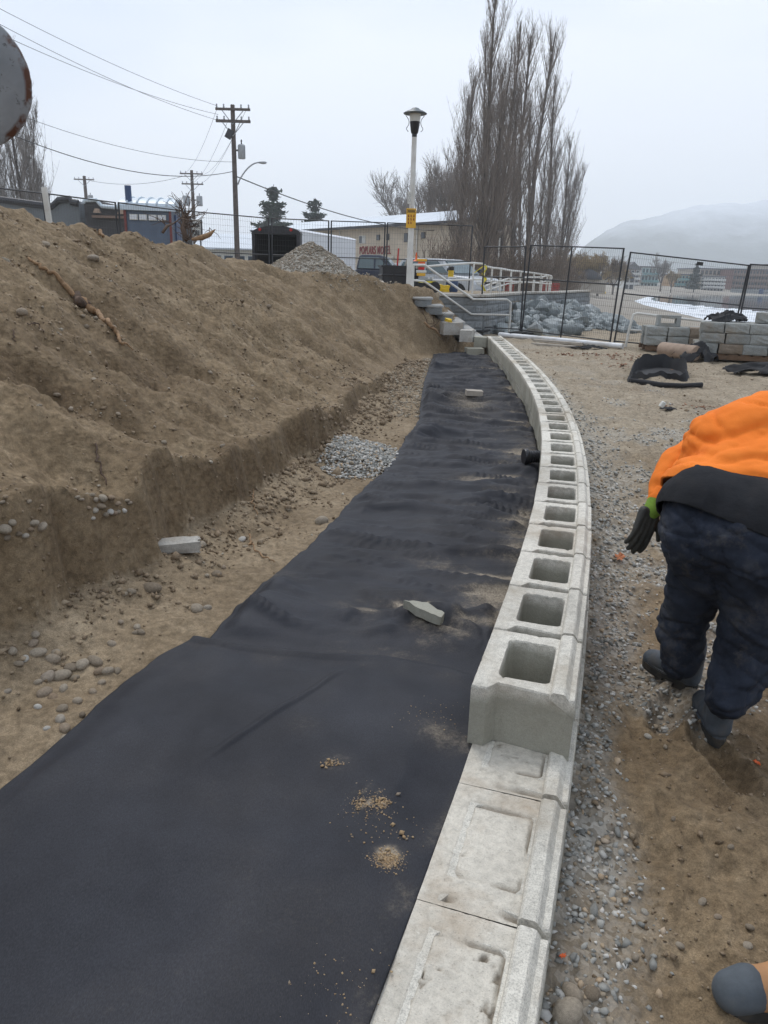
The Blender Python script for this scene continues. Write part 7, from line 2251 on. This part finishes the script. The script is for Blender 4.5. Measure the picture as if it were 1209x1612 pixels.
def n3(v, s, seed=0): return mnoise.noise(Vector((v.x * s + seed, v.y * s, v.z * s)))
def boot(loc, yaw, upper, toe_mat, sole, parent, L=.29, pitch=0.0, shaft=.20):
    e = bpy.data.objects.new('boot', cap_dummy := bpy.data.meshes.new('boot'))
    # build in local space (toe towards +y), bake into the mesh so that the upper is the boot itself
    m3 = Euler((pitch, 0, yaw)).to_matrix(); T = Vector(loc)
    def W(p): return m3 @ Vector(p) + T
    k = L / .29
    caps = [(W((0, .0, .070)), .046 * k, W((0, .075, .075)), .044 * k), (W((0, .075, .07)), .045 * k, W((0, .17 * k, .052)), .047 * k), (W((.006, .17 * k, .052)), .048 * k, W((.004, .205 * k, .046)), .044 * k),
            (W((0, .0, .065)), .045, W((0, .012, shaft)), .056), (W((0, .05, .10)), .045, W((0, .02, shaft)), .056)]
    up = blob('boot', caps, .007, M[upper], parent, 5, lambda c, n: .0015 * n3(c, 40), thick=0)
    bpy.data.objects.remove(e)
    out = []
    for i in range(28):
        a = 2 * pi * i / 28
        y = .08 + .128 * k * sin(a) * 1.06 + .02 * k; w = (.047 if sin(a) > 0 else .040) * k
        x = w * abs(cos(a)) ** .75 * (1 if cos(a) > 0 else -1)
        out.append((x, y))
    def slab(z0, z1, g, ysel=None):
        pts = [(x * g, .10 * k + (y - .10 * k) * (1 + (g - 1) * .5)) for x, y in out]
        if ysel: pts = [(x, min(max(y, ysel[0]), ysel[1])) for x, y in pts]
        m = MB(); n = len(pts)
        vs = [W((x, y, z0)) for x, y in pts] + [W((x * 1.02, y, z1)) for x, y in pts]
        m.add(vs, [tuple(range(n))[::-1], tuple(range(n, 2 * n))] + [(i, (i + 1) % n, n + (i + 1) % n, n + i) for i in range(n)]); return m
    s = slab(.018, .038, 1.10).build('sole', M[sole], up)
    slab(0, .0175, 1.08, (-1, .045)).build('heel', M[sole], up)
    slab(.004, .0175, 1.08, (.10, 1)).build('tread', M[sole], up)
    slab(.0385, .046, 1.06).build('welt_seam', M[upper], up)
    if toe_mat:
        tc = blob('toe_cap', [(W((.004, .178 * k, .052)), .052 * k, W((.004, .212 * k, .047)), .047 * k)], .006, M[toe_mat], up, 4)
    # heel band
    return up
def hand(palm, fdir, side, back, mat, parent, s=1.0, curl=.35, spread=.18, name='hand', thumbdir=None, fat=1.0):
    """palm: centre; fdir: direction of the fingers; side: towards the thumb; back: out of the back of the hand"""
    f, sd_, bk = Vector(fdir).normalized(), Vector(side).normalized(), Vector(back).normalized()
    sd_ = (sd_ - f * sd_.dot(f)).normalized(); bk = f.cross(sd_) * (1 if f.cross(sd_).dot(bk) > 0 else -1)
    c = Vector(palm); caps = []
    for k in range(4):
        x = (1.5 - k) * .0205 * s
        b0 = c - f * .040 * s + sd_ * x * .8; b1 = c + f * .040 * s + sd_ * x
        caps.append((b0, .0175 * s * fat, b1, .0140 * s))
        Ls = (.040, .045, .042, .032)[k] * s
        d = (f + sd_ * (1.5 - k) * spread * .25).normalized(); p = b1
        r0 = (.0108, .0112, .0106, .0094)[k] * s * fat
        for j in range(3):
            a = curl * (.5 + .6 * j); dd = (d * cos(a) - bk * sin(a)).normalized()
            q = p + dd * Ls * (1, .72, .6)[j]; caps.append((p, r0 * (1 - .08 * j), q, r0 * (.93 - .08 * j))); p = q
    t0 = c - f * .030 * s + sd_ * .026 * s - bk * .004
    td = Vector(thumbdir).normalized() if thumbdir is not None else (f * .7 + sd_ * .75 - bk * .25).normalized()
    t1 = t0 + (td * .6 + sd_ * .4).normalized() * .038 * s; t2 = t1 + td * .034 * s; t3 = t2 + (td - bk * .2).normalized() * .026 * s
    caps += [(t0, .0175 * s, t1, .0140 * s), (t1, .0130 * s, t2, .0118 * s), (t2, .0118 * s, t3, .0100 * s)]
    return blob(name, caps, .0042, mat, parent, 3, lambda q, n: .0008 * n3(q, 90))

def worker():
    root = thing('person', (1.25, 2.5, 0), 'worker in orange sweatshirt, dark jeans and black gloves bending down beside the wall', 'person')
    V = lambda px, py, t: Vector(P(px, py, t))
    inv = Matrix.Translation(-Vector((1.25, 2.5, 0)))
    pel = V(1160, 838, 2.50); chest = V(1268, 720, 2.98)
    ax = (chest - pel).normalized()
    hl, hr = V(1098, 850, 2.52), V(1196, 872, 2.44)
    kl, kr = V(1078, 968, 2.66), V(1174, 1016, 2.46)
    al, ar = V(1068, 1042, 2.64), V(1143, 1098, 2.36)
    fl, fr = Vector(hit(1076, 1090)), Vector(hit(1132, 1172))
    sL = V(1128, 722, 3.02); sR = V(1385, 760, 2.95); neck = V(1290, 668, 3.12); head = V(1315, 705, 3.30)
    eL, wL = V(1072, 742, 2.98), V(1036, 788, 2.88)
    eR, wR = sR + Vector((.08, .05, -.26)), sR + Vector((.02, .22, -.45))
    # body under the clothes, one continuous figure
    body = blob('body', chain([(pel, .12), (pel + ax * .25, .12), (chest, .14), (neck, .062), (head, .085)]) + chain([(head, .088), (head + Vector((.02, .03, -.07)), .07)]) +
                chain([(chest, .10), (sL, .06), (eL, .045), (wL, .03)]) + chain([(chest, .10), (sR, .06), (eR, .045), (wR, .03)]) +
                chain([(pel, .09), (hl, .066), (V(1100, 905, 2.59), .062), (kl, .05), (al, .04)]) + chain([(pel, .09), (hr, .075), (V(1192, 940, 2.47), .068), (kr, .052), (ar, .042)]) +
                [(head + Vector((.055, .02, 0)), .02, head + Vector((.06, .02, .01)), .014), (head + Vector((-.085, 0, .0)), .018, head + Vector((-.09, .0, .015)), .014), (head + Vector((.0, .08, -.03)), .018, head + Vector((.0, .10, -.05)), .010)],
                .012, M['skin'], root, 4)
    blob('hair', [(head + Vector((0, -.012, .022)), .094, head + Vector((0, -.03, -.02)), .085)], .011, M['hair'], body, 3, lambda c, n: .006 * n3(c, 60))
    def folds(c, n):
        h = c.z
        low = max(0, 1 - abs(h - .22) / .16)
        q = mnoise.noise(Vector((c.x * 7, c.y * 7, c.z * 34 + 3 * mnoise.noise(c * 9)))) * .026 * low
        kn = max(0, 1 - abs(h - .50) / .25) * .020 * mnoise.noise(Vector((c.x * 9 + 4, c.y * 9, c.z * 17 + c.x * 14)))
        cr1 = mnoise.noise(Vector((c.x * 5 + 2.0 * c.z, c.y * 5, c.z * 15 + c.x * 6))); cr2 = mnoise.noise(Vector((c.x * 11, c.y * 11 + 7, c.z * 20 - c.x * 9)))
        q -= .010 * max(0, 1 - abs(cr1) * 6) + .006 * max(0, 1 - abs(cr2) * 5)
        return q + kn + .008 * n3(c, 14, 5) + .0025 * n3(c, 45, 9)
    wa, wb = V(1102, 826, 2.56), V(1240, 856, 2.50)
    jeans = blob('jeans', chain([(wa, .145), (wb, .145)]) + chain([(V(1099, 838, 2.53), .134), (V(1190, 862, 2.47), .142)]) +
                 chain([(hl, .128), (V(1101, 905, 2.58), .104), (kl, .092), (V(1073, 995, 2.67), .097), (V(1073, 1022, 2.66), .082), (al, .070)]) +
                 chain([(hr, .150), (V(1192, 940, 2.46), .130), (kr, .104), (V(1162, 1062, 2.42), .096), (V(1152, 1080, 2.40), .094), (ar, .080)]) +
                 chain([(V(1228, 862, 2.46), .140), (V(1215, 905, 2.46), .12), (kr, .09)]) + [(pel, .15, pel + ax * .05, .15)],
                 .0105, M['denim'], root, 5, folds,
                 cuts=((Vector((0, 0, .055)), Vector((0, 0, -1))),), thick=.006)
    # stitched pieces raised from the jeans
    def patch(name, poly_px, lift, mat=M['denim'], only=None):
        me0 = jeans.data; bm = bmesh.new(); bm.from_mesh(me0); bm.normal_update()
        keep = []
        pp = np.array(poly_px, float)
        for f_ in bm.faces:
            c = f_.calc_center_median(); d = np.array(c) - CAM; lc = CR.T @ d
            if lc[2] > 0 or f_.normal.dot(Vector(-d)) < 0: continue
            u, v = 604.5 + F_PX * lc[0] / -lc[2], 806 - F_PX * lc[1] / -lc[2]
            if inside(np.array([u]), np.array([v]), pp)[0]: keep.append(f_)
        ks = set(keep)
        bmesh.ops.delete(bm, geom=[f_ for f_ in bm.faces if f_ not in ks], context='FACES')
        for v in bm.verts: v.co += v.normal * lift
        me = bpy.data.meshes.new(name); bm.to_mesh(me); bm.free()
        o = link(name, me, mat, jeans, smooth=True)
        so = o.modifiers.new('thickness', 'SOLIDIFY'); so.thickness = lift * .95; so.offset = -1
    patch('back_pocket', [(1130, 844), (1215, 838), (1222, 900), (1190, 915), (1148, 902)], .0045)
    patch('back_pocket', [(1046, 838), (1060, 840), (1086, 852), (1090, 905), (1062, 905)], .0045)
    patch('centre_seam', [(1088, 812), (1094, 812), (1118, 900), (1128, 935), (1122, 936), (1110, 900)], .004)
    # black undershirt hanging below the sweatshirt
    def hemcut(a, b):
        A_, B_ = V(*a), V(*b); n_ = (B_ - A_).cross(Vector((0, .85, -.42))).normalized()
        if n_.dot(ax) > 0: n_ = -n_
        return (A_, n_)
    side = (wb - wa).normalized(); axh = (ax + side * .12).normalized()
    sh = blob('undershirt', chain([(V(1109, 804, 2.58), .170), (V(1180, 830, 2.53), .198), (V(1250, 850, 2.49), .206)]) + chain([(V(1128, 780, 2.66), .150), (V(1240, 800, 2.64), .165)]), .011, M['undershirt'], root, 5,
              lambda c, n: .006 * n3(c, 9) + .004 * n3(c, 22, 3), cuts=(hemcut((1038, 790, 2.58), (1209, 842, 2.32)),), thick=.005)
    # sweatshirt: body, sleeves, hem band and cuff
    def hf(c, n): return -.011 * max(0, 1 - abs(mnoise.noise(Vector((c.x * 4 + c.z * 7, c.y * 6, c.z * 9 - c.x * 5)))) * 6) - .005 * max(0, 1 - abs(mnoise.noise(Vector((c.x * 9 + 3, c.y * 12, c.z * 18)))) * 5) + .010 * n3(c, 5.5) + .008 * mnoise.noise(Vector((c.x * 6 + c.z * 12, c.y * 7, c.z * 22))) + .003 * n3(c, 30, 2)
    hcut = hemcut((1043, 740, 2.64), (1209, 803, 2.40))
    hood = blob('sweatshirt', chain([(V(1112, 785, 2.66), .172), (V(1185, 802, 2.60), .198), (V(1260, 820, 2.58), .205)]) + chain([(V(1140, 707, 2.86), .165), (V(1222, 692, 2.90), .205), (V(1320, 700, 2.95), .21)]) + chain([(V(1150, 760, 2.70), .17), (V(1240, 765, 2.70), .20)]) + chain([(V(1125, 752, 2.85), .165), (V(1240, 758, 2.86), .205)]) + chain([(V(1165, 745, 2.93), .175), (V(1262, 725, 2.98), .215), (V(1330, 735, 3.0), .20)]) +
                chain([(chest, .19), (sR, .12), (eR, .08), (wR, .05)]) + [(neck, .10, neck + Vector((.01, -.03, .02)), .10)],
                .0115, M['hoodie'], root, 5, hf, cuts=(hcut,), thick=.006)
    sl = blob('sleeve', chain([(chest, .12), (sL, .112), (V(1096, 722, 3.0), .098), (V(1066, 738, 2.98), .084), (V(1050, 762, 2.93), .068), (wL + (eL - wL) * .12, .052)]), .0095, M['hoodie'], hood, 4, lambda c, n: .012 * mnoise.noise(Vector((c.x * 14, c.y * 9, c.z * 26))) + .004 * n3(c, 30, 2))
    # ribbed hem band: the lowest strip of the sweatshirt, doubled
    bm = bmesh.new(); bm.from_mesh(hood.data)
    c0, axh = hcut[0], -hcut[1]
    dele = [f_ for f_ in bm.faces if not (-.001 <= (f_.calc_center_median() - c0).dot(axh) <= .055)]
    bmesh.ops.delete(bm, geom=dele, context='FACES'); bm.normal_update()
    for v in bm.verts: v.co += v.normal * .006
    me = bpy.data.meshes.new('hem_band'); bm.to_mesh(me); bm.free()
    ob = link('hem_band', me, M['hoodie'], hood, smooth=True); so = ob.modifiers.new('thickness', 'SOLIDIFY'); so.thickness = .007
    for a_, b_ in ((eL, wL), (eR, wR)):
        d_ = (b_ - a_).normalized()
        blob('cuff', [(b_ - d_ * .035, .053, b_ - d_ * .005, .045)], .006, M['hoodie'], hood, 3)
    # gloves
    for (w_, e_, nm) in ((wL, eL, 0), (wR, eR, 1)):
        if nm == 0:
            palm = V(1017, 822, 2.83); f_ = V(1003, 862, 2.80) - palm; sd2 = V(1040, 832, 2.83) - palm; bk = Vector(CAM) - palm
            g = hand(palm, f_, sd2, bk, M['glove_black'], root, 1.0, .55, .25, 'glove', fat=1.18, thumbdir=V(1030, 862, 2.80) - V(1028, 825, 2.83))
            blob('glove_cuff', [(w_ + (palm - w_) * .05, .041, palm + (w_ - palm) * .42, .036)], .006, M['glove_green'], g, 3)
        else:
            d_ = (w_ - e_).normalized(); palm = w_ + d_ * .09
            g = hand(palm, d_, Vector((-1, 0, 0)), Vector((0, -1, .3)), M['glove_black'], root, 1.0, .4, .2, 'glove', fat=1.15)
            blob('glove_cuff', [(w_, .040, w_ + d_ * .05, .036)], .006, M['glove_green'], g, 3)
    # boots: left toe points left and away, right boot shows its heel
    b1 = boot((fl.x + .03, fl.y + .03, fl.z - .008), R(30), 'boot_blue', None, 'boot_sole', root, L=.28, shaft=.20)
    b2 = boot((fr.x, fr.y + .03, fr.z - .018), R(-8), 'boot_blue', None, 'boot_sole', root, L=.30, shaft=.21)
    for o in [c for c in bpy.data.objects if c.parent == root]:
        o.matrix_parent_inverse = inv
worker()

def second_person():
    T0 = hit(1134, 1588)
    toe = Vector((float(T0[0]), float(T0[1]), float(T0[2])))
    root = thing('person', (toe.x + .3, toe.y, toe.z), 'person standing at the lower right edge, only a tan boot with grey toe in view', 'person')
    inv = Matrix.Translation(-Vector((toe.x + .3, toe.y, toe.z)))
    heel = toe + Vector((.245, .035, 0)); yaw = math.atan2(-(toe - heel).x, (toe - heel).y)
    boot((heel.x, heel.y, toe.z - .006), yaw, 'boot_tan', 'boot_toe', 'boot_sole', root, L=.30, shaft=.19)
    h2 = heel + Vector((.10, -.32, 0))
    boot((h2.x, h2.y, toe.z - .006), yaw + .1, 'boot_tan', 'boot_toe', 'boot_sole', root, L=.30, shaft=.19)
    a1, a2 = heel + Vector((.02, 0, .17)), h2 + Vector((.02, 0, .17))
    hp = (a1 + a2) / 2 + Vector((.16, 0, .70)); k1, k2 = a1 + Vector((.04, 0, .32)), a2 + Vector((.04, 0, .32))
    H1, H2 = hp + Vector((0, .09, 0)), hp + Vector((0, -.09, 0)); ch = hp + Vector((.03, 0, .42)); nk = ch + Vector((-.01, 0, .17)); hd = nk + Vector((-.02, 0, .14))
    s1, s2 = ch + Vector((0, .19, .06)), ch + Vector((0, -.19, .06))
    e1, e2 = s1 + Vector((.04, .05, -.28)), s2 + Vector((.04, -.05, -.28)); w1, w2 = e1 + Vector((-.06, 0, -.25)), e2 + Vector((-.06, 0, -.25))
    body = blob('body', chain([(hp, .11), (ch, .13), (nk, .058), (hd, .082), (hd + Vector((-.01, 0, .06)), .085)]) + chain([(ch, .1), (s1, .055), (e1, .042), (w1, .03)]) + chain([(ch, .1), (s2, .055), (e2, .042), (w2, .03)]) +
                chain([(hp, .1), (H1, .085), (k1, .056), (a1, .042)]) + chain([(hp, .1), (H2, .085), (k2, .056), (a2, .042)]) + [(hd + Vector((-.085, 0, .02)), .016, hd + Vector((-.10, 0, .0)), .012), (hd + Vector((0, .085, .02)), .016, hd + Vector((0, .09, .03)), .014), (hd + Vector((0, -.085, .02)), .016, hd + Vector((0, -.09, .03)), .014)], .013, M['skin'], root, 4)
    blob('hair', [(hd + Vector((.015, 0, .07)), .092, hd + Vector((.03, 0, .03)), .085)], .012, M['hair'], body, 3)
    blob('jeans', chain([(hp, .14), (H1, .125), (k1, .09), (a1, .085)]) + chain([(hp, .14), (H2, .125), (k2, .09), (a2, .085)]), .014, M['denim'], root, 5, lambda c, n: .008 * n3(c, 14), cuts=((toe + Vector((0, 0, .11)), Vector((0, 0, -1))),), thick=.006)
    blob('jacket', chain([(hp + Vector((0, 0, .04)), .17), (ch, .19), (nk - Vector((0, 0, .05)), .10)]) + chain([(ch, .15), (s1, .09), (e1, .07), (w1, .055)]) + chain([(ch, .15), (s2, .09), (e2, .07), (w2, .055)]), .015, M['jacket'], root, 5, lambda c, n: .008 * n3(c, 9))
    for w_, e_ in ((w1, e1), (w2, e2)):
        d_ = (w_ - e_).normalized(); hand(w_ + d_ * .08, d_, Vector((-1, 0, 0)), Vector((0, 1 if w_ is w1 else -1, 0)), M['skin'], root, 1.0, .3, .2, 'hand')
    for o in [c for c in bpy.data.objects if c.parent == root]: o.matrix_parent_inverse = inv
second_person()
# ============================================================ haze over the lake and the far shore
HZD = .0008
scene.cycles.volume_bounces = 6
hz = bpy.data.materials.new('haze'); hz.use_nodes = True
hn = hz.node_tree.nodes; hn.clear()
ho = hn.new('ShaderNodeOutputMaterial'); hv = hn.new('ShaderNodeVolumePrincipled')
hv.inputs['Color'].default_value = (.93, .97, 1.0, 1); hv.inputs['Density'].default_value = HZD; hv.inputs['Anisotropy'].default_value = .2
hz.node_tree.links.new(hv.outputs['Volume'], ho.inputs['Volume'])
tag(MB().box((0, 0, 88), (3700, 3700, 184)).build('haze', hz), kind='stuff')
